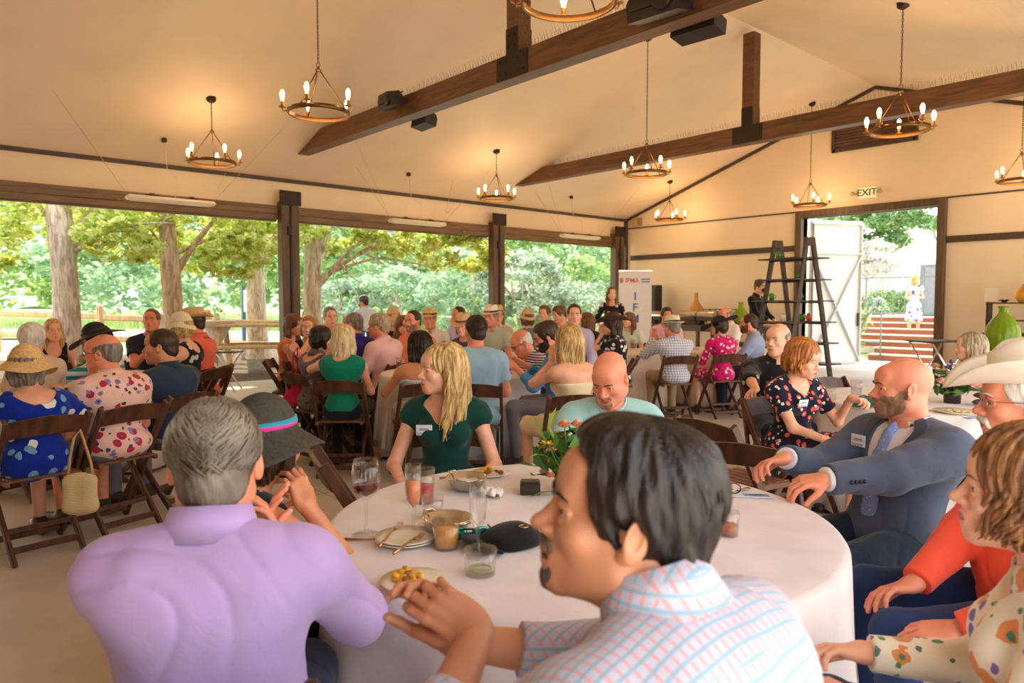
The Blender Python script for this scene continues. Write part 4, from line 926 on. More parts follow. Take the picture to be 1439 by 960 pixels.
def person(key, label, h, face, d, **o):
    """h: pixel of the head centre; d: ground distance; face: body heading; head: own heading.
       rh / lh: hand targets, local (x right, y forward, z up) or ('p', px, py, d)"""
    va = math.degrees(math.atan2(h[0] - 719.5, FPX)); face += va; o['head'] = o.get('head', face - va) + va     # headings are seen from the camera's side
    male = o.get('male', True); s = o.get('s', 1.0 if male else .93); near = d < 4.6
    Hc = PD(h[0], h[1], d); stand = o.get('stand', False); gz = o.get('gz', 0.0)
    rz = faceang(face); Rw = rotz(rz); hr = faceang(o.get('head', face)) - rz
    lean = math.radians(o.get('lean', 4)); side = math.radians(o.get('side', 0))
    hs = s * o.get('hs', 1.0)
    pz = (.94 * s if stand else .545) + 0.0
    tdir = nrm([math.sin(side), math.sin(lean), math.cos(lean) * math.cos(side)])
    nk = .5 * tdir + .5 * np.array([0, 0, 1]) + np.array([0, .28, 0]) + nrm(rotz(hr) @ np.array([0, 1, 0])) * .1; nk = nrm(nk) * .165 * hs * o.get('nl', 1.0)   # neck base to head centre
    hz = Hc[2] - gz
    Lt = (hz - nk[2] - pz) / tdir[2]; Lt = min(max(Lt, .36), .66)
    pz = hz - nk[2] - Lt * tdir[2]                      # the seat may sit a little higher or lower
    if stand: pz = max(pz, .7)
    P0 = np.array([0, 0, pz]); N = P0 + tdir * Lt; HL = N + nk
    base = Hc - Rw @ HL; base[2] = gz
    inv = Rw.T
    def loc(t):
        if t is None: return None
        if t[0] == 'p': return inv @ (PD(*t[1:]) - base)
        return np.array(t, float)
    root = thing('person', label, 'person', base, rz, o.get('group'))
    PEOPLE[key] = dict(base=base, rz=rz, root=root, d=d, pz=pz)
    up = tdir; tw = math.radians(o.get('twist', 0)); rt = nrm(rotz(tw) @ np.array([math.cos(side), 0, -math.sin(side)])); fwv = np.cross(up, rt)
    b = o.get('build', 1.0); bw = (1.0 if male else .88) * s; sw = .178 * bw * o.get('sw', 1.0); k = Lt / .50
    Q = lambda x, y, z: P0 + rt * x + fwv * y + up * (z * Lt)          # torso space: z 0 hips, 1 neck base
    SR, SLf = Q(sw, -.005, .865), Q(-sw, -.005, .865)
    tgt = {1: loc(o.get('rh')), -1: loc(o.get('lh'))}
    kn = {}; 
    for sg in (1, -1):
        lg = o.get('legs', 'sit')
        hip = P0 + np.array([sg * .092 * bw, 0, -.015])
        if stand: K = np.array([sg * .10, .02, pz * .53]); A = np.array([sg * .10, -.02, .085])
        elif lg == 'cross' and sg == o.get('crossleg', 1): K = np.array([-sg * .02, .46 * s, pz + .06]); A = np.array([-sg * .17, .56 * s, pz - .30])
        else: K = np.array([sg * .14 * o.get('kw', 1), .43 * s, pz - .03]); A = np.array([sg * .13, .40 * s, .085])
        kn[sg] = (hip, K, A)
        if tgt[sg] is None: tgt[sg] = np.array([sg * .12, .33, pz + .12]) if not stand else Q(sg * .2, .16, .25)
    arms = {}
    for sg in (1, -1):
        S = SR if sg > 0 else SLf; hint = o.get('er' if sg > 0 else 'el', (sg * .6, -.5, -.8)); E, W = ik(S, tgt[sg], .285 * s, .25 * s, hint); arms[sg] = (S, E, W)
    hp = o.get('hpitch', 0); hroll = o.get('hroll', 0)
    HM = M4(rotz(hr) @ eul(hp, hroll, 0) * 1.0, HL); HS = HM.copy(); HS[:3, :3] *= hs       # head space to local
    dd = max(d, .8); rh_ = min(max(dd * .00115, .0023), .0085); rb = min(max(dd * .0024, .007), .017); rhand = min(max(dd * .0011, .0026), .0075); rc = min(max(dd * .002, .0052), .015)
    if o.get('hero'): rh_ *= .85
    sk = o.get('skin', 'fair'); lr = o.get('leg_skin', False); body = G()
    # --- head
    hsd = head_sdf(male, o.get('full', 0), o.get('smile', False), o.get('mouth', 0))
    Ninv = (np.linalg.inv(HS) @ np.append(N + up * -.01, 1))[:3]; rn = (.058 if male else .047)
    hsd.cap((0, -.030, -.05), Ninv, rn, rn * 1.12, k=.03)
    if male: hsd.cap((0, .03, -.085), Ninv + np.array([0, .03, .03]), .022, .03, k=.03)
    V, Fq = hsd.mesh(rh_ / hs); Vl = V
    mo = o.get('mouth', 0); lx = np.clip(1 - (V[:, 0] / .026) ** 2, 0, 1); lipm = (V[:, 1] > .0865) & (V[:, 2] > -.0665 - (.0115 + mo) * lx) & (V[:, 2] < -.0625 + .0075 * lx) & (np.abs(V[:, 0]) < .0255)
    fm = lipm[Fq].all(1); body.add(V, Fq[~fm], HS, 0); body.add(V, Fq[fm], HS, 1)
    # --- trunk and limbs
    t = Sdf(); chw = (.150 if male else .135) * b * bw; belly = o.get('belly', 0.0)
    def trunk(t, off=0.0, hipdrop=0.0):
        t.ell(Q(0, 0, .02), (.150 * bw * b + off, .115 * b + off, .11 + off), np.stack([rt, fwv, up], 1), k=.05)
        t.ell(Q(0, .01 + belly * .5, .28), ((.128 if male else .112) * bw * b + belly * .6 + off, .098 * b + belly + off, .15 + off), np.stack([rt, fwv, up], 1), k=.06)
        t.ell(Q(0, .005, .66), (chw + off, .108 * b + off, .17 * k + off), np.stack([rt, fwv, up], 1), k=.06)
        t.cap(Q(-sw * .86, -.008, .86), Q(sw * .86, -.008, .86), .046 * b + off, k=.06)
        t.cap(Q(-sw * .55, -.03, .80), Q(sw * .55, -.03, .80), .070 * b + off, k=.06)
        for sg in (1, -1): t.cap(Q(sg * .03, -.012, .99), Q(sg * sw * .85, -.008, .875), .036 + off * .8, .038 + off, k=.05)
        if not male:
            for sg in (1, -1): t.ell(Q(sg * .062 * b, .088 * b, .66), (.056 + off * .5, .050 + off * .5, .058 + off * .5), np.stack([rt, fwv, up], 1), k=.03)
        return t
    trunk(t, -.004); t.cap(HL + (N - HL) * .45, N - up * .04, rn * hs * 1.02, rn * 1.18 * hs, k=.04)
    if male: ua, ub, fa, fb = .050, .042, .040, .027
    else: ua, ub, fa, fb = .041, .035, .033, .0225
    ua *= b ** .6; ub *= b ** .5; fa *= b * .3 + .7
    for sg in (1, -1):
        S, E, W = arms[sg]; t.cap(S, E, ua * s, ub * s, k=.035); t.cap(E, W, fa * s, fb * s, k=.02); t.ell(S + (E - S) * .12, .049 * b * s, k=.03)
        hip, K, A = kn[sg]; t.cap(hip, K, .079 * b * s, .054 * s, k=.03); t.cap(K, A, .052 * s, .034 * s, k=.02)
        ft = nrm([A[0] - 0, .2, 0]) * 0 + np.array([sg * .03, .16, 0]); t.cap(A + [0, -.03, -.045], A + ft + [0, 0, -.06], .032, .024, k=.02)
    V, Fq = t.mesh(rb, hi=None); body.add(V, Fq)
    # --- hands
    for sg, nm in ((1, 'r'), (-1, 'l')):
        S, E, W = arms[sg]; fd = nrm(W - E); hd = o.get('hd' + nm); hn = o.get('hn' + nm)
        hd = fd if hd is None else np.array(hd, float); hn = (np.array([0, 0, 1.]) + .35 * np.array([sg, 0, 0])) if hn is None else np.array(hn, float)
        if abs(nrm(hn) @ nrm(hd)) > .95: hn = np.array([0, 1., .3])
        hs_ = hand_sdf(W, hd, hn, sg, .98 * s * o.get('hand', 1), o.get('curl' + nm, .38), .12, fd=fd)
        V, Fq = hs_.mesh(rhand); body.add(V, Fq)
    bo = body.obj('body', [SK[sk], LIP[sk]], root)
    # --- eyes, brows
    if d < 10:
        ey = G()
        for x in (-1, 1): ey.ball((x * .032, .0745, .0), .0125, 12, 8, HS)
        eo = ey.obj('eyes', M_EYEW, root) if False else None
        for x in (-1, 1):
            e1 = G(); e1.ball((x * .032, .0745, .0), .0125, 12, 8, HS); eo = e1.obj('eye', M_EYEW, root)
            gz_ = math.radians(o.get('gaze', 0)); c = np.array([x * .032 + .0092 * math.sin(gz_), .0745 + .0092 * math.cos(gz_), 0])
            e2 = G(); e2.ball(c, .0052, 8, 6, HS); e2.obj('iris', M_IRIS, eo)
        br_r = .0028 if male else .0018
        for x in (-1, 1): br = G(); br.tube([(x * .013, .0995 + .0015 * male, .0175), (x * .026, .0990 + .003 * male, .0235), (x * .040, .0925 + .0035 * male, .0245), (x * .051, .081 + .001 * male, .018)], [br_r, br_r * 1.1, br_r, br_r * .4], 5, M=HS); br.obj('eyebrow', HR[o.get('brow', o.get('hair', 'brown'))], root)
    # --- hair
    hst = o.get('style', 'short')
    if hst != 'bald':
        hsf = hair_sdf(hst, o.get('vol', 0), o.get('fh', 0)); amp = {'crew': .0007, 'short': .0014, 'thick': .002, 'balding': .0004, 'curly': .006}.get(hst, .0028)
        V, Fq = hsf.mesh(max(rh_ / hs, .0028), noise=hair_noise(hst, amp if d < 7 else amp * .6)); hg = G(); hg.add(V, Fq, HS)
        nl = o.get('locks', 0)
        for _ in range(nl):
            lck = o['lockfn'](random); hg.tube(lck[0], lck[1], 4, caps=False, M=HS)
        hg.obj('hair', HR[o.get('hair', 'brown')], root)
    if 'beard' in o:
        bs = Sdf(); kd = o['beard']
        if kd in ('full', 'stubble'):
            a = {'full': .0045, 'stubble': .0012}[kd] if 'ba' not in o else o['ba']
            for q_ in head_sdf(male, o.get('full', 0)).p:
                if q_[6] != '+' or q_[7][2] > -.03 or (q_[0] == 'cap' and q_[3] < .012): continue
                if q_[0] == 'cap': bs.cap(q_[1], q_[2], q_[3] + a, q_[4] + a, q_[5])
                else: bs.ell(q_[1], q_[2] + a, q_[3], q_[5])
            bs.cap((-.022, .0865, -.050), (0, .0975, -.048), .0062 + a, k=.01); bs.cap((.022, .0865, -.050), (0, .0975, -.048), .0062 + a, k=.01)
            bs.ell((0, .098, .026), (.064, .075, .068), k=.006, op='-'); bs.ell((0, .06, .02), (.12, .045, .052), k=.006, op='-'); bs.plane((0, -1, 0), -.002, .004); bs.plane((0, 0, 1), .002, .006); bs.plane((0, .35, -1), .150, .004)
            bs.ell((0, .104, -.0665), (.020, .018, .0085), k=.003, op='-')
        elif kd == 'goatee':
            bs.ell((0, .079, -.098), (.023, .020, .024), k=.01); bs.cap((-.021, .0915, -.0515), (0, .1005, -.0495), .0072, k=.008); bs.cap((.021, .0915, -.0515), (0, .1005, -.0495), .0072, k=.008)
            for x in (-1, 1): bs.cap((x * .024, .088, -.054), (x * .021, .083, -.092), .0072, .008, k=.01)
            bs.ell((0, .104, -.066), (.017, .014, .008), k=.004, op='-')
        elif kd == 'moustache':
            for x in (-1, 1): bs.cap((0, .101, -.050), (x * .022, .094, -.056), .011, .010, k=.006); bs.cap((x * .022, .094, -.056), (x * .034, .082, -.076), .010, .005, k=.006)
        V, Fq = bs.mesh(max(rh_ / hs, .0028), noise=wobble(.0009, 260)); bg = G(); bg.add(V, Fq, HS); bg.obj('moustache' if kd == 'moustache' else 'beard', HR[o.get('bhair', o.get('hair', 'brown'))], root)
    if 'hat' in o:
        kd, mc, mb = o['hat']; g1, g2 = G(), G(); hat(kd, g1, g2); HH = HS @ TM((0, 0, o.get('hatz', .0)), 0, math.radians(o.get('hattilt', 0)), math.radians(o.get('hatroll', 0)))
        for q in (g1, g2): q.v = [v @ HH[:3, :3].T + HH[:3, 3] for v in q.v]
        ho = g1.obj('hat', mc, root)
        if kd != 'ball': g2.obj('hat_band', mb, ho)
    if o.get('glasses'):
        gg = G(); glasses(gg, .0016 if d < 3 else .0022); gg.v = [v @ HS[:3, :3].T + HS[:3, 3] for v in gg.v]; gg.obj('glasses', plain('dark_glasses_frame', (40, 32, 28), .3) if o['glasses'] == 'dark' else plain('silver_glasses_frame', (176, 160, 140), .25, .9), root)
        if o.get('lens', 1) and d < 3:
            for x in (-1, 1): gl = G(); gl.ball((x * .032, .0985, -.002), (.020, .0012, .0155), 14, 8, HS); gl.obj('lens', glassmat('lens_glass', (250, 250, 250)), root)
    if o.get('mask'):
        ms = Sdf(); ms.ell((0, .078, -.055), (.052, .042, .046), k=.01); V, Fq = ms.mesh(.006); mg = G(); mg.add(V, Fq, HS)
        mg.tube([(.045, .08, -.03), (.08, .0, -.0)], .002, 4, M=HS); mg.tube([(-.045, .08, -.03), (-.08, .0, -.0)], .002, 4, M=HS); mg.obj('face_mask', plain('black_mask', (28, 26, 28), .8), root)
    # --- clothes
    top = o.get('top'); sl = o.get('sleeve', 'short'); tmat = o.get('tmat')
    wn = folds(.0032 if d < 4 else .0036, 30, random.uniform(0, 9)) if d < 6.5 else wobble(.003, 26)
    if tmat:
        c = Sdf(); off = .011 if top != 'suit' else .022; trunk(c, off)
        c.cap(Q(0, 0, -.05), Q(0, 0, .1), .13 * bw * b + off, k=.04) if False else None
        if top in ('shirt', 'suit', 'polo', 'tee'):
            c.ell(Q(0, -.01, -.02), (.158 * bw * b + off, .125 * b + off, .09), np.stack([rt, fwv, up], 1), k=.04)
        for sg in (1, -1):
            S, E, W = arms[sg]
            if sl == 'none': continue
            c.ell(S + (E - S) * .12, (.050 * b * s + off), k=.03)
            if sl == 'short': e = S + (E - S) * .62; c.cap(S, e, ua * s + off, ub * s + off + .012, k=.03, flat=True)
            elif sl == 'cap': e = S + (E - S) * .17; c.cap(S, e, ua * s + off, ua * s + off + .006, k=.03, flat=True)
            elif sl == 'elbow': e = E + (W - E) * .2; c.cap(S, E, ua * s + off, ub * s + off + .004, k=.03); c.cap(E, e, ub * s + off + .004, fa * s + off + .006, k=.02, flat=True)
            else:
                e = E + (W - E) * (.96 if sl == 'long' else .55); c.cap(S, E, ua * s + off + .004, ub * s + off + .007, k=.03); c.cap(E, e, fa * s + off + .008, fb * s + off * .8 + .008, k=.02, flat=True)
        if o.get('skirt'):
            for sg in (1, -1): hip, K, A = kn[sg]; c.cap(hip, hip + (K - hip) * (1.0 if not stand else .95), .088 * b * s, .075 if not stand else .105, k=.07, flat=True)
            if stand: c.cap(P0, P0 + np.array([0, 0, -.34]), .15 * b, .2 * b, k=.05, flat=True)
            else: c.cap(P0 + [0, .1, -.0], P0 + [0, .38, -.02], .09, .07, k=.06)
        # neckline
        nkd = o.get('neck', 'round'); nr_ = rn * hs + (.012 if male else .02)
        c.cap(N - up * .012 + fwv * .004, HL, nr_, nr_ * 1.1, k=.008, op='-')
        if nkd == 'v' or nkd == 'deep': 
            dz = .80 if nkd == 'v' else .72
            c.cap(Q(0, .16, dz), Q(0, .10, 1.02), .012, .085 if nkd == 'v' else .12, k=.008, op='-')
        if nkd == 'scoop': c.ell(Q(0, .11, .93), (.10, .09, .085), np.stack([rt, fwv, up], 1), k=.01, op='-'); c.ell(Q(0, -.05, 1.0), (.07, .06, .05), np.stack([rt, fwv, up], 1), k=.01, op='-')
        if nkd == 'wide': c.ell(Q(0, .0, 1.02), (sw * .78, .2, .085), np.stack([rt, fwv, up], 1), k=.01, op='-')
        if nkd == 'open': c.cap(Q(0, .14, .86), Q(0, .07, 1.03), .018, .055, k=.008, op='-')
        if nkd == 'tube': c.plane(up, float(up @ Q(0, 0, .70)), .006)
        if nkd == 'tank':
            for sg in (1, -1): c.ell(Q(sg * (sw + .03), 0, .85), (.055, .3, .11), np.stack([rt, fwv, up], 1), k=.01, op='-')
            c.ell(Q(0, .10, .95), (.075, .1, .10), np.stack([rt, fwv, up], 1), k=.01, op='-'); c.ell(Q(0, -.08, 1.0), (.075, .09, .10), np.stack([rt, fwv, up], 1), k=.01, op='-')
        if top == 'suit': c.cap(Q(0, .22, .26), Q(0, .12, .98), .014, .088, k=.008, op='-')
        V, Fq = c.mesh(rc, noise=wn); cg = G(); cg.add(V, Fq)
        nm = {'suit': 'suit_jacket', 'dress': 'dress', 'tee': 't_shirt', 'polo': 'polo_shirt', 'tank': 'sleeveless_top', 'vest': 'vest'}.get(top, 'shirt'); co_ = cg.obj(nm, tmat, root)
        if top in ('shirt', 'polo', 'suit'):
            kg = G(); neckband(kg, N + up * o.get('ch', .018) + fwv * .006, nrm(up + fwv * .12), fwv, nr_ + .004, nr_ + .026, .034 if top != 'suit' else .028, gap=.28, droop=.03); kg.obj('collar', o.get('cmat', tmat), co_)
        if top == 'suit' or o.get('vest'):
            if top == 'suit':
                c = Sdf(); trunk(c, .012); c.cap(N - up * .012, HL, nr_, nr_ * 1.1, k=.008, op='-'); V, Fq = c.mesh(.008); cg = G(); cg.add(V, Fq); ish = cg.obj('shirt', o['inner'], root)
                kg = G(); neckband(kg, N + up * .014 + fwv * .008, nrm(up + fwv * .12), fwv, nr_ + .002, nr_ + .018, .036, gap=.2, droop=.03); kg.obj('shirt_collar', o['inner'], ish)
                c = Sdf(); pts = [Q(0, .088, .965), Q(0, .115, .88), Q(0, .139, .70), Q(0, .140, .45), Q(0, .145, .2)]
                R_ = np.stack([rt, fwv, up], 1); c.ell(pts[0], (.02, .014, .018), R_, k=.01)
                for a_, b_, w_ in ((0, 1, .016), (1, 2, .022), (2, 3, .030), (3, 4, .034)):
                    for q_ in np.linspace(0, 1, 6): c.ell(pts[a_] + (pts[b_] - pts[a_]) * q_, (w_, .006, .03), R_, k=.008)
                V, Fq = c.mesh(.0045); cg = G(); cg.add(V, Fq); cg.obj('necktie', o['tie'], root)
                for sg in (1, -1):
                    S, E, W = arms[sg]; u_ = nrm(W - E); c = Sdf(); c.cap(W - u_ * .06, W + u_ * .004, fb * s + .014, k=.01, flat=True); V, Fq = c.mesh(.006); cg = G(); cg.add(V, Fq); cg.obj('shirt_cuff', o['inner'], root)
                c = Sdf(); trunk(c, off + .005); c.cap(Q(0, .22, .26), Q(0, .12, .98), .056, .136, k=.003, op='i'); c.cap(Q(0, .22, .26), Q(0, .12, .98), .014, .090, k=.003, op='-'); c.cap(N - up * .012, HL, nr_, nr_ * 1.1, k=.004, op='-')
                c.plane(-fwv, -float(fwv @ Q(0, .03, .9)), .003); V, Fq = c.mesh(.0045, noise=None); cg = G(); cg.add(V, Fq); cg.obj('lapels', fabric('suit_lapel', (66, 76, 98)), co_)
                lg_ = G()
                for sg in (1, -1):
                    a1, a2, a3 = Q(sg * .050, .090, 1.0), Q(sg * .105, .118, .74), Q(sg * .018, .15, .36); a4 = Q(sg * .085, .055, 1.03); a5 = Q(sg * .135, .112, .78)
                    Vv = np.array([a1, a4, a5, a2 + fwv * .012, a3]); nn_ = fwv * .008
                    lg_.add(np.concatenate([Vv, Vv + nn_]), [(0, 1, 2, 3, 4), (9, 8, 7, 6, 5)] + [(i, 5 + i, 5 + (i + 1) % 5, (i + 1) % 5) for i in range(5)])
                lg_.obj('lapels', tmat, co_) if False else None
                S, E, W = arms[-1]; u_ = nrm(W - E)
                for q_ in range(4):
                    bg_ = G(); pp = W - u_ * (.055 + .016 * q_) + np.array([0, -.0, 0]); sdv = nrm(np.cross(u_, [0, 0, 1])); pp = pp + sdv * (-(fb * s + .034)); bg_.ball(pp, .007, 8, 5); bg_.obj('button', plain('horn_button', (30, 28, 34), .3), co_)
            else:
                c = Sdf(); trunk(c, .024); c.ell(Q(0, -.01, -.02), (.158 * bw * b + .024, .125 * b + .024, .09), np.stack([rt, fwv, up], 1), k=.04)
                c.cap(N - up * .012, HL, nr_ + .02, nr_ * 1.4, k=.008, op='-')
                for sg in (1, -1): c.ell(SR if sg > 0 else SLf, (.075, .075, .085), k=.01, op='-')
                c.cap(Q(0, .3, .0), Q(0, .3, 1.05), .20, .22, k=.01, op='-'); V, Fq = c.mesh(.008); cg = G(); cg.add(V, Fq); cg.obj('vest', o['vest'], root)
    if not lr or stand or 'pmat' in o:
        if o.get('pmat'):
            c = Sdf(); c.ell(P0 + [0, 0, -.01], (.155 * bw * b, .125 * b, .10), k=.05)
            for sg in (1, -1):
                hip, K, A = kn[sg]; sh = o.get('shorts'); c.cap(hip, K, .088 * b * s, .066 * s, k=.03, flat=bool(sh))
                if not sh: c.cap(K, A + [0, 0, .0], .066 * s, .048 * s, k=.02, flat=True)
            V, Fq = c.mesh(max(rc, .007), noise=wn); cg = G(); cg.add(V, Fq); cg.obj('shorts' if o.get('shorts') else 'trousers', o['pmat'], root)
    # shoes
    for sg in (1, -1):
        hip, K, A = kn[sg]; c = Sdf(); c.cap(A + [0, -.035, -.04], A + [sg * .03, .17, -.052], .042, .033, k=.02); c.cap(A + [0, -.02, -.02], A + [0, 0, .0], .042, .042, k=.02)
        c.plane((0, 0, -1), -(A[2] - .082), .004); V, Fq = c.mesh(.011 if d < 6 else .016); cg = G(); cg.add(V, Fq); cg.obj('shoe', o.get('smat', M_SHOE), root)
    PEOPLE[key].update(N=N, up=up, fw=fwv, rt=rt, Q=Q, HS=HS, arms=arms, kn=kn, P0=P0, root=root)
    return root
M_SHOE = plain('dark_leather', (52, 38, 30), .5)
M_SHOEW = plain('white_sneaker', (220, 214, 206), .6)
# ================================================================== furniture makers
M_CH = woodmat('dark_walnut_chair', (58, 32, 20), (98, 58, 36), .38, 4, 2)
M_CHS = woodmat('walnut_chair_seat', (84, 52, 32), (122, 80, 50), .4, 4, 1)
def make_chair():
    t = thing('folding_chair', 'x', 'chair')
    for s in (-1, 1):
        g = G(); g.bar((s * .205, -.265, .80), (s * .205, .215, 0.0), .026, .048, up=(0, 1, 0), bev=.006); g.obj('leg', M_CH, t, 'auto')
        g = G(); g.bar((s * .172, .14, .44), (s * .172, -.235, 0.0), .024, .042, up=(0, 1, 0), bev=.006); g.obj('leg', M_CH, t, 'auto')
    g = G()
    for i in range(7): g.box((0, -.165 + i * .056, .455), (.35, .047, .016), bev=.004)
    g.bar((-.178, -.19, .443), (-.178, .2, .443), .022, .03, bev=.004); g.bar((.178, -.19, .443), (.178, .2, .443), .022, .03, bev=.004); g.obj('seat', M_CHS, t, 'auto')
    g = G(); n = 12; V = []
    for i in range(n + 1):
        x = -.195 + .39 * i / n; q = 1 - (x / .195) ** 2; y = -.243 - .028 * q; ht = .785 + .022 * q; lo = .690 + .012 * q
        V += [(x, y + .028, lo), (x, y - .012, ht), (x, y - .030, ht), (x, y + .010, lo)]
    Fc = [(i * 4 + k_, i * 4 + (k_ + 1) % 4, i * 4 + 4 + (k_ + 1) % 4, i * 4 + 4 + k_) for i in range(n) for k_ in range(4)] + [(0, 3, 2, 1), (n * 4, n * 4 + 1, n * 4 + 2, n * 4 + 3)]
    g.add(V, Fc); g.obj('backrest', M_CH, t, False)
    g = G(); g.bar((-.19, .165, .06), (.19, .165, .06), .02, .035, bev=.004); g.obj('stretcher', M_CH, t, 'auto')
    g = G(); g.bar((-.165, -.175, .075), (.165, -.175, .075), .02, .035, bev=.004); g.obj('stretcher', M_CH, t, 'auto')
    g = G(); g.bar((-.165, -.10, .165), (.165, -.10, .165), .018, .03, bev=.004); g.obj('stretcher', M_CH, t, 'auto')
    return t
CH0 = make_chair(); ch_used = [False]
CHG = 'dark wooden folding chairs at the tables'
def chair(loc, rz, label):
    loc = (loc[0], loc[1], 0)
    if not ch_used[0]: ch_used[0] = True; CH0.location = loc; CH0.rotation_euler = (0, 0, rz); CH0['label'] = label; CH0['group'] = CHG; return CH0
    return dup(CH0, loc, rz, label, CHG)
def chair_for(key, who, turn=0):
    p = PEOPLE[key]; b = p['base'] + rotz(p['rz']) @ np.array([0, .06, 0]); return chair(b, p['rz'] + math.radians(turn), 'dark wooden folding chair under ' + who)
# ================================================================== the guests
DN = fabric('dark_denim', (34, 48, 82)); KH = fabric('khaki_cotton', (176, 146, 108)); BLK = fabric('black_cloth', (26, 24, 28)); NVY = fabric('navy_cloth', (28, 34, 56)); GRYP = fabric('grey_trouser', (118, 112, 116))
STRW = plain('golden_straw', (222, 184, 124), .8, var=.2, nscale=60, bmp=.5); PALES = plain('pale_straw', (232, 218, 182), .8, var=.1, nscale=60, bmp=.4); TANF = plain('tan_felt', (214, 176, 132), .8); BLKF = plain('black_felt', (34, 30, 32), .7); BRNF = plain('brown_felt', (78, 50, 40), .7); WHF = plain('cream_felt', (240, 226, 206), .7, var=.04)
BND = plain('black_ribbon', (30, 26, 26), .5); BNDB = plain('brown_ribbon', (120, 78, 50), .6)
def over(th, phi, side, R=(.094, .114, .100)):
    return np.array([side * math.sin(phi) * math.sin(th) * R[0], math.cos(phi) * math.sin(th) * R[1] - .02, math.cos(th) * R[2] + .04])
def lf_long(L=-.30, fwd=.0, lo=48):
    def f(r):
        side = r.choice((-1, 1)); phi = math.radians(r.uniform(lo, 178)); P = [over(math.radians(a), phi, side) for a in (10, 28, 48, 68, 88, 102)]
        e = P[-1]; n = 9; ph = r.uniform(0, 6); am = r.uniform(.004, .012); Lr = L * r.uniform(.75, 1.05)
        for i in range(1, n + 1):
            t = i / n; P.append(np.array([e[0] * (1 + .05 * math.sin(t * 3)) + am * math.sin(ph + t * 9), e[1] + fwd * t * (1 if phi < 1.7 else .2) - .008 * math.sin(t * 4) + am * math.cos(ph + t * 8), e[2] + (Lr - e[2]) * t]))
        q = r.uniform(.0045, .0085); return np.array(P), [q * .6] + [q] * (len(P) - 4) + [q * .9, q * .6, q * .15]
    return f
def lf_short(R=(.086, .107, .094), r0=.0026, ln=(10, 24), lo=40):
    def f(r):
        side = r.choice((-1, 1)); phi = math.radians(r.uniform(lo, 180)); a0 = r.uniform(4, 96); a1 = a0 + r.uniform(*ln)
        if phi < math.radians(80) and a1 > 70: a1 = 70; a0 = min(a0, 55)
        P = [over(math.radians(a), phi + .1 * j, side, [q * (1 + .02 * math.sin(j)) for q in R]) for j, a in enumerate(np.linspace(a0, a1, 5))]
        return np.array(P), [r0 * .5, r0, r0, r0 * .7, r0 * .2]
    return f
def lf_swept(R=(.093, .115, .103)):
    def f(r):
        x = r.uniform(-.075, .075); hh = math.sqrt(max(1 - (x / R[0]) ** 2, .05)); a0 = r.uniform(52, 125); a1 = a0 + r.uniform(25, 60); P = []
        for a in np.linspace(a0, a1, 6): P.append([x * (1 + .05 * math.sin(a * .05)), math.cos(math.radians(a)) * R[1] * hh - .02, math.sin(math.radians(a)) * R[2] * hh + .04 + r.uniform(-.001, .001)])
        return np.array(P), [.0015, .0032, .0036, .0034, .0026, .0008]
    return f
# --- near table
person('lav', 'man seen from behind in a lavender dress shirt, greying short hair, hands clasped', (303, 652), 12, 1.40, head=6, skin='pink', tmat=fabric('lavender_cotton', (190, 162, 214)), top='shirt', sleeve='mid', pmat=DN, style='crew', hair='saltpepper', vol=.004,
       build=1.12, sw=.97, belly=.035, lean=8, nl=.86, ch=.026, locks=900, lockfn=lf_short(), rh=('p', 392, 778, 1.66), lh=('p', 366, 770, 1.70), er=(1, -.1, -.9), el=(-1, -.35, -1.1), hdr=(-.25, .3, 1), hdl=(.25, .2, 1), hnr=(1, .2, .1), hnl=(-1, 0, .2), curlr=.25, curll=.15, hero=1)
HATD = plain('dark_olive_felt', (62, 58, 48), .85, var=.3, nscale=90)
M_SCARF = fabric('striped_scarf', (40, 150, 170), 'stripe', [(226, 60, 150)], .8)
person('hatw', 'woman in a dark felt hat with a bright scarf band and black sleeveless top', (376, 628), 55, 1.95, head=40, male=False, skin='tan', tmat=fabric('black_white_print', (26, 22, 24), 'dots', [(220, 214, 206)], 1.6), top='tank', sleeve='none', neck='tank', pmat=BLK, style='bob', hair='dark',
       hat=('sun', HATD, M_SCARF), hattilt=8, lean=14, rh=('p', 432, 712, 1.88), er=(.4, 1, -.6), hdr=(-.5, -.1, 1), lh=(-.1, .2, .8), build=.95, s=.92)
M_GREEN = fabric('bottle_green_crepe', (10, 62, 54))
person('green', 'blond woman in a bottle green cap sleeve dress looking left at the near table', (620, 520), -172, 3.35, head=-112, male=False, skin='fair', tmat=M_GREEN, top='dress', sleeve='cap', neck='deep', skirt=True, leg_skin=True, style='longback', hair='blond', locks=170, lockfn=lf_long(-.33, .02, 72), lean=3, hero=1,
       rh=(.16, .30, .62), lh=(-.16, .30, .62), hpitch=0, s=.95)
person('aqua', 'bald man in a pale aqua polo shirt looking down at the near table', (857, 532), 178, 3.35, head=-158, skin='pink', tmat=fabric('aqua_pique', (166, 214, 214)), top='polo', sleeve='short', pmat=KH, style='bald', hair='brown', beard='goatee', bhair='stub', build=1.18, lean=14, hpitch=-26, neck='open', rh=(.15, .45, .80), lh=(-.12, .45, .80), full=1.2, hero=1)
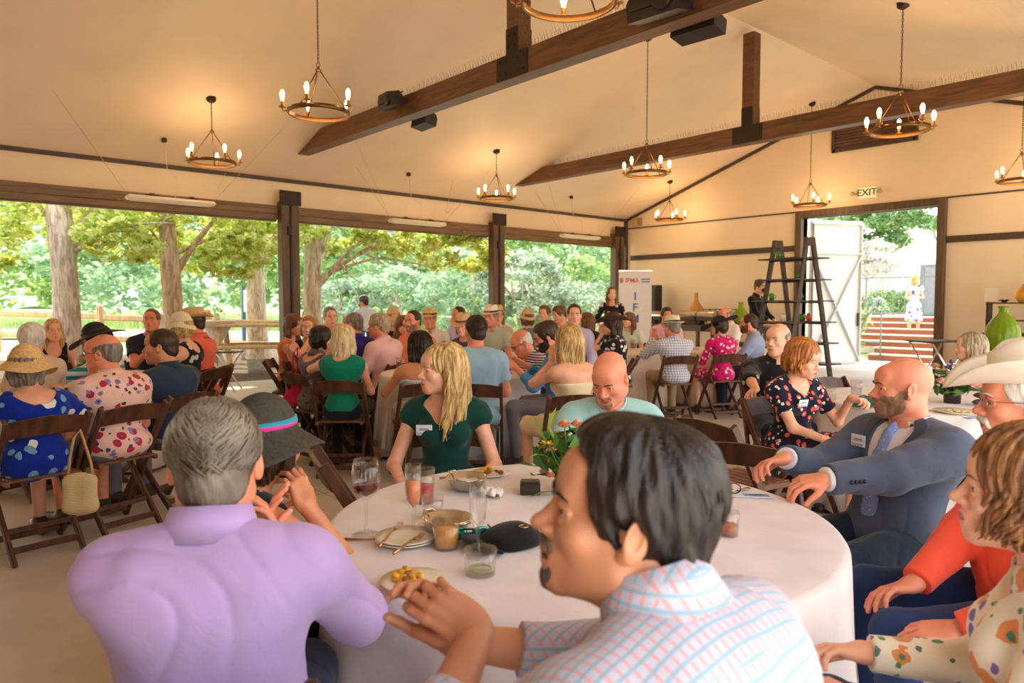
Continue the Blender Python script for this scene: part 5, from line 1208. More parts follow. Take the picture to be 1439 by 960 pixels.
person('plaid', 'dark haired man with a grey goatee in a checked shirt, nearest the camera', (877, 728), -52, .97, head=-95, skin='olive', tmat=fabric('pale_check_cotton', (192, 188, 204), 'plaid', [(222, 146, 138), (120, 174, 192), (160, 190, 216)], 1.15), top='shirt', sleeve='mid', pmat=DN, style='thick', hair='black', beard='goatee', bhair='saltpepper', build=1.22, sw=1.0, lean=16, mouth=.003, brow='black', hpitch=11, ch=.04, nl=.86, fh=.02,
       locks=420, lockfn=lf_swept(), lh=('p', 672, 888, 1.12), rh=('p', 636, 900, 1.17), el=(-.9, -.1, -.6), er=(.6, .6, -.8), hdl=(-.35, .5, .35), hdr=(-.1, .4, .55), hnl=(-.7, -.5, .4), hnr=(.7, .6, .5), curll=.45, curlr=.55, hero=1, full=1.0, hs=1.0, vol=.002)
person('suit', 'bald bearded man in a blue grey suit and tie, hands on the table edge', (1268, 546), -138, 2.68, head=-106, skin='pink', tmat=fabric('blue_grey_worsted', (84, 92, 112)), top='suit', sleeve='long', inner=fabric('white_poplin', (232, 226, 232)), tie=fabric('blue_silk_tie', (132, 150, 204), 'dots', [(190, 200, 232)], 4), pmat=fabric('charcoal_blue_trouser', (30, 44, 60)), style='bald', hair='grey', beard='full', ba=.0012, bhair='stub', brow='brown',
       build=1.12, lean=-10, hs=.94, lh=('p', 1132, 680, 2.36), rh=('p', 1104, 644, 2.62), el=(-.5, -.5, -1), er=(.5, -.3, -1), hdl=(.35, 1, -.12), hdr=(.2, 1, -.2), curll=.45, curlr=.45, hero=1)
person('cowboy', 'man in cream cowboy hat, glasses, white moustache, coral shirt and black vest', (1440, 566), -112, 2.0, head=-100, skin='pink', tmat=fabric('coral_cotton', (250, 92, 66)), top='shirt', sleeve='long', vest=fabric('black_vest_wool', (40, 34, 36)), pmat=fabric('blue_denim', (36, 54, 96)), style='short', hair='white', brow='white', beard='moustache', bhair='white', hat=('cowboy', WHF, BNDB), hatz=.006, glasses='silver',
       build=1.2, belly=.03, lean=2, lh=('p', 1345, 886, 1.78), rh=('p', 1278, 828, 1.98), el=(-.7, -.3, -.6), er=(.7, -.3, -.6), hdl=(.1, 1, -.2), hdr=(-.25, 1, -.25), curll=.25, curlr=.3, hero=1, kw=1.2)
person('bangs', 'woman with chestnut bangs and a cream floral blouse at the right edge', (1441, 694), -95, 1.28, head=-94, male=False, skin='fair', tmat=fabric('cream_floral_crepe', (244, 232, 208), 'floral', [(236, 150, 90), (130, 110, 180), (90, 140, 110)], .9), top='shirt', sleeve='long', neck='open', pmat=DN, style='bobfull', hair='bangs', lean=2, hero=1, locks=160, lockfn=lf_long(-.09, .0, 36), hpitch=4)
# --- right table
person('auburn', 'woman with an auburn bob in a navy floral dress reaching for a glass', (1129, 505), 138, 4.4, head=118, male=False, skin='fair', tmat=fabric('navy_coral_floral', (22, 24, 46), 'floral', [(236, 92, 80), (236, 226, 214)], 1.3), top='dress', sleeve='short', neck='v', skirt=True, leg_skin=True, style='bobfull', hair='red', hpitch=-14, lean=6,
       lh=('p', 1196, 560, 4.35), rh=(.05, .40, .62), el=(-.5, -.2, -.9), curll=.7, hdl=(-.3, 1, 0), hnl=(-.2, 0, 1), locks=60, lockfn=lf_long(-.10, .02, 50), legs='cross')
person('blackprint', 'balding man in a black printed shirt with his hand over a chair back', (1093, 478), 165, 5.3, head=-152, skin='fair', tmat=fabric('black_print_cotton', (30, 24, 26), 'dots', [(200, 180, 150), (120, 90, 80)], .7), top='shirt', sleeve='elbow', pmat=NVY, style='balding', hair='grey', rh=('p', 1062, 548, 4.85), er=(.8, .2, -.6), hdr=(.6, .9, -.3), curlr=.3, build=1.1)
person('ashblond', 'woman with long ash blond hair and grey top behind the right table', (1363, 488), -128, 5.9, head=-98, male=False, tmat=fabric('taupe_knit', (150, 136, 122)), top='shirt', sleeve='long', neck='v', pmat=BLK, style='long', hair='greyblond', locks=50, lockfn=lf_long(-.26))
# --- left table
person('bluedress', 'woman from behind in a big golden straw hat and royal blue floral dress', (38, 520), -18, 4.1, head=20, male=False, skin='fair', tmat=fabric('royal_blue_floral', (10, 44, 150), 'floral', [(236, 232, 222), (110, 160, 200)], .55), top='dress', sleeve='short', neck='wide', skirt=True, leg_skin=True, style='bob', hair='grey', hat=('sun', STRW, STRW), build=1.2, lean=8, rh=('p', 88, 560, 4.35), er=(.8, .1, -.6), hdr=(0, .6, .8))
person('hawaii', 'balding man in glasses and a pink tropical print shirt at the left table', (145, 497), -30, 4.5, head=-62, skin='pink', tmat=fabric('pink_tropical_print', (240, 196, 178), 'floral', [(190, 40, 74), (150, 130, 190), (60, 70, 90)], .75), top='polo', sleeve='short', pmat=GRYP, shorts=True, style='balding', hair='grey', glasses='dark', build=1.22, lean=6)
person('navypolo', 'man with receding dark hair in a charcoal blue polo shirt at the left table', (226, 488), -44, 5.0, head=-75, skin='olive', tmat=fabric('charcoal_blue_pique', (40, 56, 76)), top='polo', sleeve='short', pmat=GRYP, style='crew', hair='dark', vol=.002, build=1.1, lean=2)
person('whitehair', 'white haired person behind the woman in the straw hat', (46, 478), -30, 5.3, head=20, male=False, tmat=fabric('pale_knit', (226, 200, 180)), top='tee', sleeve='short', pmat=BLK, style='short', hair='white', vol=.012)
person('leftblond', 'blond woman facing the camera across the left table in a dark top', (75, 465), 172, 7.3, head=168, male=False, tmat=BLK, top='tank', sleeve='none', neck='tank', pmat=BLK, style='long', hair='blond')
person('blackhat', 'woman in a big black hat and turquoise striped top with long dark hair', (134, 478), -70, 5.75, head=-75, male=False, tmat=fabric('turquoise_white_stripe', (230, 228, 224), 'stripe', [(40, 150, 170)], .35), top='tee', sleeve='elbow', pmat=BLK, style='longback', hair='black', hat=('wide', BLKF, BND), hattilt=-14, lh=(-.15, .5, .8))
person('leftfar', 'man with short brown hair looking up, hands raised, behind the left table', (213, 451), 165, 7.6, head=-165, skin='pink', tmat=fabric('navy_tee', (40, 44, 60)), top='tee', sleeve='short', pmat=BLK, style='short', hair='brown', hpitch=8, rh=(.08, .35, .95), lh=(-.04, .35, .97), hdr=(0, .2, 1), hdl=(0, .2, 1))
person('creamhat', 'woman in a cream bucket hat and black top beside the coral shirt man', (253, 462), -60, 6.7, head=-60, male=False, tmat=fabric('black_white_leafprint', (34, 30, 30), 'floral', [(220, 214, 200)], .8), top='tank', sleeve='none', neck='tank', pmat=BLK, style='bob', hair='blond', hat=('cloche', PALES, PALES))
person('coral', 'man in a tan straw hat, glasses and coral shirt under the second tree', (271, 454), -65, 7.1, head=-75, skin='pink', tmat=fabric('light_coral_cotton', (240, 110, 84)), top='shirt', sleeve='short', pmat=GRYP, style='short', hair='dark', hat=('straw', TANF, BNDB), glasses='dark')
# --- middle tables
person('teal', 'woman from behind with long wavy blond hair in a bright teal top', (484, 478), 12, 6.0, head=25, male=False, tmat=fabric('teal_jersey', (8, 124, 98)), top='tank', sleeve='none', neck='scoop', pmat=BLK, style='longback', hair='platinum', locks=90, lockfn=lf_long(-.28, 0, 60), build=1.1, lh=('p', 462, 500, 6.3), el=(-.9, .2, -.5), hdl=(0, .3, 1))
person('mesh', 'dark haired woman in a grey patterned top leaning on her hand', (453, 477), 55, 6.5, head=70, male=False, tmat=fabric('grey_mesh', (120, 108, 112), 'animal', [(60, 50, 54)], 2.2), top='shirt', sleeve='long', neck='wide', pmat=BLK, style='bob', hair='black', build=1.05)
person('handmouth', 'copper haired woman with her hand at her mouth left of the teal top woman', (434, 461), 165, 7.5, head=-170, male=False, tmat=BLK, top='tank', sleeve='none', neck='tank', pmat=BLK, style='bob', hair='red', rh=(.02, .17, 1.05), er=(.7, .4, -.8), hdr=(-.2, -.2, 1))
person('wavy', 'woman with wavy light brown hair and rust top beside the timber post', (414, 458), 100, 7.9, head=125, male=False, tmat=fabric('rust_print', (226, 130, 84)), top='tank', sleeve='none', neck='wide', pmat=BLK, style='curly', hair='brown', build=.95)
person('greyman', 'grey haired man facing the camera behind the copper haired woman', (464, 446), 175, 9.0, head=165, skin='fair', tmat=fabric('pink_check', (232, 196, 190)), top='shirt', sleeve='short', pmat=BLK, style='short', hair='grey')
person('purple', 'balding man from behind in a royal purple polo shirt', (496, 456), -20, 7.6, head=-60, skin='pink', tmat=fabric('royal_purple_pique', (52, 44, 130)), top='polo', sleeve='short', pmat=BLK, style='crew', hair='grey', build=1.15)
person('pinkshirt', 'sandy haired man in a pale pink shirt facing left', (532, 459), -50, 7.5, head=-70, skin='pink', tmat=fabric('pale_pink_cotton', (240, 190, 188)), top='shirt', sleeve='long', pmat=BLK, style='thick', hair='greyblond', build=1.2)
person('curly', 'woman with long red curls and tan cap behind the pink shirt man', (553, 447), 170, 9.6, head=165, male=False, tmat=fabric('dark_dot_print', (50, 36, 34), 'dots', [(220, 190, 160)]), top='tee', sleeve='short', pmat=BLK, style='curly', hair='red', hat=('cloche', TANF, TANF))
person('specs', 'woman in glasses tucked beside the man in the orange shirt', (567, 458), 160, 8.6, head=150, male=False, tmat=fabric('brown_top', (120, 80, 60)), top='tee', sleeve='short', pmat=BLK, style='long', hair='brown', glasses='dark')
person('orange', 'man with a short beard in an orange shirt turned to the left', (580, 452), -140, 8.0, head=-145, skin='pink', tmat=fabric('orange_linen', (240, 136, 96)), top='shirt', sleeve='short', pmat=BLK, style='crew', hair='dark', beard='stubble', bhair='stub', build=1.15)
person('fedoraman', 'man in a straw fedora with a black band and white shirt', (604, 449), -170, 9.4, head=-165, skin='pink', tmat=fabric('white_linen', (236, 226, 220)), top='shirt', sleeve='long', pmat=KH, style='short', hair='grey', hat=('fedora', STRW, BND))
person('blackhair', 'woman with long straight black hair and a striped strapless dress, seen from behind', (588, 487), -5, 5.8, head=-45, male=False, skin='tan', tmat=fabric('blue_white_vertical', (232, 228, 232), 'vstripe', [(120, 134, 168)], 1.6), top='dress', sleeve='none', neck='tube', skirt=True, leg_skin=True, style='longback', hair='black', locks=70, lockfn=lf_long(-.30, 0, 50), lh=('p', 556, 528, 6.0))
person('bluetee', 'man from behind in a light blue shirt with cropped dark hair', (668, 466), 3, 5.75, head=-22, skin='pink', tmat=fabric('light_blue_jersey', (158, 194, 220)), top='tee', sleeve='short', pmat=fabric('sky_blue_shorts', (134, 172, 210)), style='crew', hair='dark', vol=.004, build=1.28, sw=1.02, locks=200, lockfn=lf_short((.085, .105, .093), .003))
person('striped', 'bald man in glasses and a navy striped polo leaning over the table', (733, 482), -115, 6.9, head=-110, skin='pink', tmat=fabric('navy_white_stripe', (44, 42, 82), 'stripe', [(226, 206, 214)], 1.0), top='polo', sleeve='short', pmat=NVY, style='balding', hair='white', glasses='dark', lean=28, hpitch=-28, build=1.2, rh=(.1, .5, .80), lh=(-.05, .5, .80))
person('bluebeard', 'bearded man with combed back dark hair in a bright blue shirt', (768, 474), -90, 6.3, head=-95, skin='pink', tmat=fabric('azure_cotton', (70, 150, 210)), top='shirt', sleeve='mid', pmat=GRYP, style='thick', hair='dark', beard='full', build=1.1, lean=10, hpitch=-20, lh=('p', 725, 517, 6.3), rh=('p', 730, 508, 6.6))
person('strapless', 'woman with long golden hair and bare shoulders in a cream dress, hand at her cheek', (797, 482), -38, 5.1, head=-50, male=False, skin='fair', tmat=fabric('cream_linen', (238, 220, 178)), top='dress', sleeve='none', neck='tube', skirt=True, leg_skin=True, style='longback', hair='blond', locks=90, lockfn=lf_long(-.30, 0, 55), build=1.05, lh=('p', 776, 508, 5.25), el=(-.6, .6, -.7), hdl=(0, .1, 1), hnl=(-1, 0, 0))
person('lilacman', 'man in a pale lilac shirt looking at the camera', (807, 443), 165, 8.2, head=176, skin='fair', tmat=fabric('pale_lilac_check', (206, 196, 224), 'plaid', [(170, 160, 200)], 1), top='shirt', sleeve='long', pmat=NVY, style='crew', vol=.003, hair='dark')
person('browhat', 'person in a brown western hat and black and white shirt, hand at mouth', (859, 458), -80, 8.3, head=-85, male=False, tmat=fabric('bw_blossom', (36, 30, 34), 'floral', [(236, 230, 222), (236, 230, 222)], .8), top='shirt', sleeve='short', pmat=BLK, style='curly', hair='dark', hat=('cowboy', BRNF, BND), lh=(.0, .2, 1.06), el=(-.7, .4, -.8), hdl=(.2, -.1, 1))
person('wavybrown', 'smiling woman with long wavy brown hair and a pale green top', (883, 450), -170, 10.9, head=-130, male=False, tmat=fabric('mint_knit', (208, 220, 196)), top='tee', sleeve='short', pmat=BLK, style='long', hair='brown', smile=True)
person('checkhat', 'man in a cream trilby and blue white checked shirt, hands raised clapping', (944, 461), -22, 8.7, head=-45, skin='pink', tmat=fabric('blue_white_check', (232, 232, 240), 'plaid', [(100, 116, 156), (130, 140, 170)], .6), top='shirt', sleeve='long', pmat=KH, style='short', hair='grey', hat=('fedora', PALES, BND), build=1.1, rh=(-.08, .34, .98), lh=(-.14, .34, .98), hdr=(-.1, .2, 1), hdl=(.1, .2, 1), er=(.6, .3, -.8))
person('pinkfar', 'man in a pale pink shirt half hidden by the cream trilby', (937, 444), 175, 11.2, head=170, skin='tan', tmat=fabric('soft_pink_shirt', (238, 180, 196)), top='shirt', sleeve='short', pmat=BLK, style='thick', hair='dark')
person('magenta', 'woman in a wide black hat and magenta floral dress, seen from behind', (1010, 459), -30, 9.0, head=-70, male=False, tmat=fabric('magenta_floral', (222, 22, 110), 'floral', [(240, 226, 226), (60, 20, 50)], 1.3), top='dress', sleeve='elbow', neck='round', skirt=True, leg_skin=True, style='bob', hair='dark', hat=('big', BLKF, BND), hattilt=-8, build=.95)
person('whiteshirt', 'balding man in a white shirt behind the wide black hat', (1020, 443), -130, 11.2, head=-120, skin='pink', tmat=fabric('white_oxford', (236, 230, 226)), top='shirt', sleeve='short', pmat=KH, style='balding', hair='grey', build=1.15)
person('blueshirt', 'bearded man in a grey blue shirt with rolled sleeves facing left', (1052, 455), -85, 9.2, head=-88, skin='pink', tmat=fabric('grey_blue_oxford', (158, 170, 204)), top='shirt', sleeve='mid', pmat=NVY, style='crew', hair='dark', vol=.002, beard='full', bhair='brown', smile=True, build=1.12, lh=(-.1, .4, .74), rh=(.0, .4, .74))
# --- far heads
person('boya', 'brown haired boy, left of the two heads above the combed back hair', (765, 441), -150, 10.4, head=-160, tmat=fabric('boy_tee', (200, 190, 180)), top='tee', pmat=BLK, style='thick', hair='brown', s=.9)
person('boyb', 'brown haired person with head bowed, between the boy and the lilac shirt man', (786, 442), -150, 10.4, head=-120, tmat=fabric('boy_tee2', (214, 170, 140)), top='tee', pmat=BLK, style='thick', hair='brown', s=.95, hpitch=-15)
person('longbrown', 'long haired woman in black half hidden behind the lilac shirt man', (824, 452), -20, 9.4, head=-40, male=False, tmat=fabric('black_cardigan', (40, 34, 36)), top='shirt', sleeve='long', pmat=BLK, style='longback', hair='brown')
person('cloche', 'person in a tan slouch hat and grey top seen against the bushes', (741, 449), -10, 9.9, head=-20, male=False, tmat=fabric('slate_blue_tee', (120, 128, 140)), top='tee', pmat=BLK, style='bob', hair='brown', hat=('cloche', TANF, TANF))
person('sage', 'man in a white and black banded hat and sage green shirt', (690, 446), -175, 9.1, head=-150, skin='pink', tmat=fabric('sage_cotton', (190, 192, 172)), top='shirt', sleeve='short', pmat=KH, style='short', hair='grey', hat=('fedora', WHF, BND))
person('behindsage', 'person in a straw hat directly behind the banded white hat', (699, 444), 175, 10.4, head=170, tmat=fabric('peach_print', (226, 190, 170)), top='tee', pmat=BLK, style='short', hair='brown', hat=('fedora', TANF, BND))
person('violet', 'dark haired man in a pale violet shirt beyond the women at centre', (644, 443), -140, 10.4, head=-130, skin='tan', tmat=fabric('pale_violet', (190, 176, 214)), top='shirt', pmat=BLK, style='crew', hair='dark')
person('brooch', 'person in a tan hat with a dark brooch leaning towards the light blue shirt man', (651, 459), -150, 7.9, head=-155, male=False, tmat=fabric('plum_cloth', (96, 70, 96)), top='tee', pmat=BLK, style='bob', hair='brown', hat=('straw', TANF, BNDB), hattilt=-6)
# --- standing
person('speaker', 'standing woman in a black, pink and cream floral dress beside the banner', (860, 413), 178, 12.6, head=170, male=False, stand=True, tmat=fabric('cream_pink_black_floral', (36, 30, 44), 'floral', [(236, 190, 180), (226, 210, 180)], .45), top='dress', sleeve='elbow', neck='wide', skirt=True, leg_skin=True, style='long', hair='brown', smile=True)
person('server', 'server in black with cap and face mask standing behind the ladder shelves', (1068, 404), 120, 14.0, head=125, stand=True, tmat=BLK, top='shirt', sleeve='long', pmat=BLK, style='short', hair='brown', hat=('ball', plain('brown_cap', (86, 62, 46)), BND), mask=True, rh=(.1, .35, 1.1), lh=(-.1, .35, 1.1), s=1.03)
person('apron', 'server in a light shirt and blue apron standing outside with back turned', (511, 425), -20, 15.6, head=-60, stand=True, gz=-.03, skin='tan', tmat=fabric('white_shirt_far', (210, 214, 228)), top='shirt', sleeve='short', pmat=fabric('slate_apron', (96, 104, 134)), style='short', hair='dark', mask=True, hat=('ball', plain('purple_cap', (88, 60, 96)), BND))
person('bytree', 'person in dark clothes standing beside the forked tree trunk outside', (431, 420), -60, 16.4, head=-70, male=False, stand=True, gz=.0, tmat=BLK, top='shirt', sleeve='long', pmat=BLK, style='long', hair='dark')
person('stepwoman', 'woman in a blue and white patterned short dress standing on the garden steps', (1287, 393), 170, 18.6, head=150, male=False, stand=True, gz=.47, tmat=fabric('blue_white_dress', (226, 226, 236), 'floral', [(70, 80, 140), (110, 120, 170)], .6), top='dress', sleeve='cap', neck='round', skirt=True, leg_skin=True, style='curly', hair='blond', smat=M_SHOEW, rh=(.08, .3, 1.1), lh=(-.05, .3, 1.1))
for k_, p in PEOPLE.items():
    if p['pz'] < .46 or p['pz'] > .66: print('SEAT', k_, round(p['pz'], 2), 'd', p['d'])
# ================================================================== chairs for the guests
WHO = dict(lav='the man in the lavender shirt', hatw='the woman in the dark hat with the bright scarf', green='the woman in the bottle green dress', aqua='the bald man in the aqua polo', plaid='the dark haired man in the checked shirt',
 suit='the man in the blue grey suit', cowboy='the man in the cream cowboy hat', bangs='the woman with chestnut bangs', auburn='the auburn haired woman in the navy floral dress', blackprint='the man in the black printed shirt', ashblond='the ash blond woman behind the right table',
 bluedress='the woman in the royal blue floral dress', hawaii='the man in the pink tropical shirt', navypolo='the man in the charcoal blue polo', whitehair='the white haired person at left', leftblond='the blond woman across the left table', blackhat='the woman in the big black hat at left', leftfar='the man looking up behind the left table',
 creamhat='the woman in the cream bucket hat', coral='the man in the coral shirt and straw hat', teal='the woman in the bright teal top', mesh='the woman in the grey patterned top', handmouth='the copper haired woman', wavy='the woman in the rust top beside the post', greyman='the grey haired man behind the copper haired woman',
 purple='the man in the purple polo', pinkshirt='the sandy haired man in the pale pink shirt', curly='the woman with long red curls', specs='the woman in glasses beside the orange shirt', orange='the man in the orange shirt', fedoraman='the man in the straw fedora', blackhair='the woman with straight black hair', bluetee='the man in the light blue shirt',
 striped='the man in the striped polo', bluebeard='the man in the bright blue shirt', strapless='the golden haired woman in the cream dress', lilacman='the man in the lilac shirt', browhat='the person in the brown western hat', wavybrown='the smiling woman with wavy brown hair', checkhat='the man in the cream trilby', pinkfar='the man in pale pink behind the trilby',
 magenta='the woman in the magenta floral dress', whiteshirt='the man in the white shirt at the far table', blueshirt='the bearded man in the grey blue shirt', boya='the brown haired boy', boyb='the person with bowed brown hair', longbrown='the long haired woman in black', cloche='the person in the tan slouch hat',
 sage='the man in the sage shirt', behindsage='the person in straw hat behind the sage shirt', violet='the man in the pale violet shirt', brooch='the person in the hat with a dark brooch')
TURN = {'green': 0, 'blackhair': 8, 'strapless': -25}
for k_, w_ in WHO.items(): chair_for(k_, w_, TURN.get(k_, 0))
def ch_at(px, d, ang, lb): p = WL((px - 719.5) / FPX * d, d); chair(p, faceang(ang), lb)
ch_at(1040, 3.9, 60, 'empty dark folding chair behind the suit man, turned towards the auburn haired woman')
ch_at(1072, 3.35, 35, 'empty dark folding chair nearest behind the suit man\'s hands')
ch_at(1205, 5.7, 150, 'empty reddish folding chair beyond the right table, back to the ladder shelves')
ch_at(536, 3.0, 70, 'empty dark folding chair left of the bottle green dress, behind the wine glass')
ch_at(275, 6.9, -55, 'dark folding chair in sunlight beside the coral shirt man')
# ================================================================== tables
M_CLOTH = fabric('white_table_linen', (232, 222, 220)); M_CLOTHW = fabric('cream_table_linen', (228, 210, 194)); M_TOP = woodmat('plywood_table_top', (170, 130, 90), (196, 156, 112), .6)
def table(lat, d, label, clab, R=.762, mat=None, hem=.03, seed=0):
    c = WL(lat, d); t = thing('round_table', label, 'table', (c[0], c[1], 0)); mat = mat or M_CLOTH
    g = G(); g.lathe([(0, .71), (R - .01, .71), (R - .005, .72), (R - .005, .745), (0, .745)], 40); g.obj('tabletop', M_TOP, t)
    for a in range(4):
        x, y = .38 * math.cos(a * PI / 2 + .7), .38 * math.sin(a * PI / 2 + .7); g = G(); g.tube([(x, y, 0), (x * .9, y * .9, .71)], .014, 8); g.obj('leg', M_PLATE, t)
    n = 144; rs = random.Random(seed); ph = [rs.uniform(0, 6) for _ in range(4)]
    prof = [(0, .755), (R * .5, .755), (R * .9, .755), (R - .012, .7545), (R + .002, .750), (R + .010, .738), (R + .014, .70), (R + .02, .60), (R + .03, .45), (R + .045, .25), (R + .06, hem), (R + .056, hem), (R + .006, .70), (R - .004, .746)]
    def fn(a, p):
        x, y, z = p; r = math.hypot(x, y)
        if z > .7545 or r < R * .9: return (x, y, z + .0012 * math.sin(x * 9 + ph[0]) * math.sin(y * 7 + ph[1]) * (r < R * .95))
        q = max(0, (.74 - z) / .71); w_ = q * (.040 * math.sin(11 * a + ph[0] + 1.2 * math.sin(2 * a + ph[1])) + .022 * math.sin(19 * a + ph[2] + math.sin(3 * a)) + .012 * math.sin(31 * a + ph[3]))
        k = (r + w_) / r; return (x * k, y * k, z)
    g = G(); g.lathe(prof, n, fn=fn, caps=False); o = g.obj('tablecloth', mat, None, loc=(c[0], c[1], 0)); tag(o, clab, 'tablecloth'); return c
T0 = table(.207, 2.21, 'large round banquet table nearest the camera', 'white cloth draped over the large near round table', seed=1)
TR = table(2.9, 4.95, 'round table at right behind the suit man', 'white cloth on the round table behind the suit man', seed=2)
TA = table(-.5, 6.95, 'round table between the teal top woman and the striped polo man', 'white cloth on the round table beyond the light blue shirt', seed=3)
TC = table(1.42, 10.0, 'round table in front of the brown western hat and wavy haired woman', 'cream cloth on the round table left of the checked shirt man', mat=M_CLOTHW, seed=4)
TD = table(3.05, 10.2, 'round table in front of the bearded man in grey blue shirt', 'cream cloth on the round table beside the magenta dress', mat=M_CLOTHW, seed=5)
TE = table(-3.75, 6.35, 'round table in the middle of the left group', 'cream cloth on the round table of the left group', mat=M_CLOTHW, seed=6)
TG = table(-1.6, 8.55, 'round table in front of the pink and orange shirts', 'pale cloth on the round table beyond the purple polo', seed=7)
TF = table(.35, 9.6, 'round table beyond the striped polo man', 'pale cloth on the round table behind the lilac shirt man', seed=8)
TZ = .757
# ================================================================== small things on the tables
GL = glassmat('clear_glass', (252, 252, 252), mixt=.8); STL = plain('polished_steel', (210, 200, 190), .12, 1.0, var=.02, bmp=0); GLD = plain('copper_cutlery', (206, 150, 104), .22, .9, var=.04, bmp=0)
CHINA = plain('cream_china', (238, 228, 208), .25, var=.03, bmp=0); WINE = plain('red_wine', (92, 22, 20), .08, var=0, bmp=0); REDD = plain('red_berry_drink', (206, 36, 40), .15, var=.2, nscale=60); ROSE = plain('rose_wine', (244, 150, 104), .08, var=0, bmp=0); ORJ = plain('orange_drink', (242, 170, 80), .1, var=.04); LIM = plain('lime_green', (172, 186, 70), .3, var=.15, nscale=50); AMB = plain('amber_beer', (206, 110, 40), .1, var=0, bmp=0); ICE = glassmat('water_fill', (240, 244, 240), mixt=.9)
def drink(name, label, cat, p, prof, fill=None, fmat=None, gm=None, group=None, n=24):
    t = thing(name, label, cat, p, 0, group); g = G(); g.lathe(prof, n, caps=False); g.obj('bowl' if 'goblet' in name else 'glass_wall', gm or GL, t)
    if fill: g = G(); g.lathe(fill, n); g.obj('drink', fmat, t)
    return t
def wine(p, label, fmat, sc=1.0, f=.25, group=None):
    S = lambda L: [(r * sc, z * sc) for r, z in L]
    b0, bt = .095, .195; zf = b0 + (bt - b0) * f
    return drink('wine_goblet', label, 'glass', p, S([(0, .003), (.034, .002), (.034, .0), (.036, .002), (.03, .006), (.006, .012), (.0038, .03), (.0038, .085), (.010, .095), (.030, .112), (.038, .14), (.037, .165), (.031, .195), (.0295, .195), (.0355, .165), (.0365, .14), (.028, .113), (0, .098)]),
                 S([(0, .099), (.027, .114), (.0335, .127), (.034, .130), (0, .130)]), fmat, group=group)
def tumbler(p, label, fmat, f, r=.036, h=.11, sc=1.0, group=None, tap=.88, cat='glass'):
    z = .006 + (h - .006) * f; ri = r * tap + (r - r * tap) * f - .002
    return drink('drinking_glass', label, cat, p, [(0, .0), (r * tap, 0), (r, h), (r - .0015, h), (r * tap - .0018, .006), (0, .006)], [(0, .0065), (r * tap - .0025, .0065), (ri - .001, z), (0, z)] if fmat else None, fmat, group=group)
def flute(p, label, fmat, f, group=None):
    S = [(0, .003), (.030, .002), (.031, .0), (.028, .004), (.006, .010), (.004, .05), (.008, .07), (.020, .10), (.024, .14), (.0225, .205), (.0215, .205), (.0228, .14), (.0185, .102), (0, .078)]
    return drink('champagne_flute', label, 'glass', p, S, [(0, .079), (.018, .103), (.0218, .103 + .06 * f), (0, .103 + .06 * f)] if fmat else None, fmat, group=group)
wine(PZ(515, 752, TZ), 'stemmed glass with a little red wine beside the bare elbow', WINE, 1.12)
tumbler(PZ(596, 706, TZ), 'tumbler half full of red berry drink in front of the bottle green dress', REDD, .48, .037, .115)
flute(PZ(581, 752, TZ), 'flute with rose wine standing beside the stacked plate', ROSE, .9)
tumbler(PZ(608, 728, TZ), 'short clear tumbler with lime at the bottom behind the steel bowl', LIM, .22, .035, .07)
tumbler(PZ(627, 770, TZ), 'plastic cup of orange drink with a lime slice', ORJ, .78, .038, .072)
flute(PZ(672, 782, TZ), 'empty clear flute in front of the black face mask', None, 0)
t = tumbler(PZ(675, 806, TZ), 'wide clear plastic cup with a lime slice nearest the clasped hands', None, 0, .042, .062)
g = G(); g.tube([(.027 * math.cos(a), .027 * math.sin(a), .012) for a in np.linspace(0, 2 * PI, 25)[:-1]], .003, 6, closed=True); g.obj('lime_slice', LIM, t)
tumbler(PZ(1024, 752, TZ), 'small glass with amber drink half hidden behind the dark hair', AMB, .4, .03, .07)
def bowl(p, label, r, h, fill=None):
    t = thing('steel_bowl', label, 'bowl', p); g = G()
    g.lathe([(0, 0), (r * .6, .001), (r * .85, h * .35), (r, h), (r + .006, h + .001), (r + .003, h - .004), (r * .83, h * .38), (r * .58, .006), (0, .005)], 32, caps=False); g.obj('bowl_shell', STL, t)
    for s in (-1, 1): g = G(); g.tube([(s * r * .97, -.02, h * .9), (s * (r + .022), -.014, h * 1.05), (s * (r + .022), .014, h * 1.05), (s * r * .97, .02, h * .9)], .0035, 6); g.obj('handle', STL, t)
    if fill: g = G(); [g.ball((random.uniform(-.6, .6) * r, random.uniform(-.6, .6) * r, h * .5), (.02, .018, .012), 7, 5) for _ in range(16)]; o = g.obj('contents', fill, t); o['kind'] = 'stuff'
    return t
bowl(PZ(656, 688, TZ), 'round steel bowl with handles in front of the bottle green dress', .068, .048, plain('white_sauce', (226, 216, 196), .5))
bowl(PZ(628, 752, TZ), 'wider steel bowl behind the orange drink', .068, .052)
def plate(p, label, r=.085, food=None, stack=1):
    t = thing('china_plate', label, 'plate', p); g = G()
    for k_ in range(stack): z = k_ * .007; g.lathe([(0, z), (r * .62, z), (r * .72, z + .004), (r, z + .012), (r, z + .014), (r * .7, z + .007), (0, z + .004)], 36, caps=False)
    g.obj('plate_dish', CHINA, t)
    if food:
        for i, (m, n_) in enumerate(food):
            g = G()
            for _ in range(n_): a = random.uniform(0, 6.3); q = random.uniform(0, .6) * r; g.ball((q * math.cos(a) + (.012 if i else -.015), q * math.sin(a) * .7, .012 + random.uniform(0, .012)), (random.uniform(.008, .018), random.uniform(.006, .013), random.uniform(.005, .009)), 7, 5, M=None)
            o = g.obj('food', m, t); o['kind'] = 'stuff'
    return t
YEL = plain('curried_rice', (226, 170, 54), .6, var=.3, nscale=60); BRN = plain('roast_chicken', (150, 84, 44), .5, var=.3, nscale=50)
plate(PZ(571, 762, TZ), 'stacked cream plates with forks left of the orange drink', .085, None, 2)
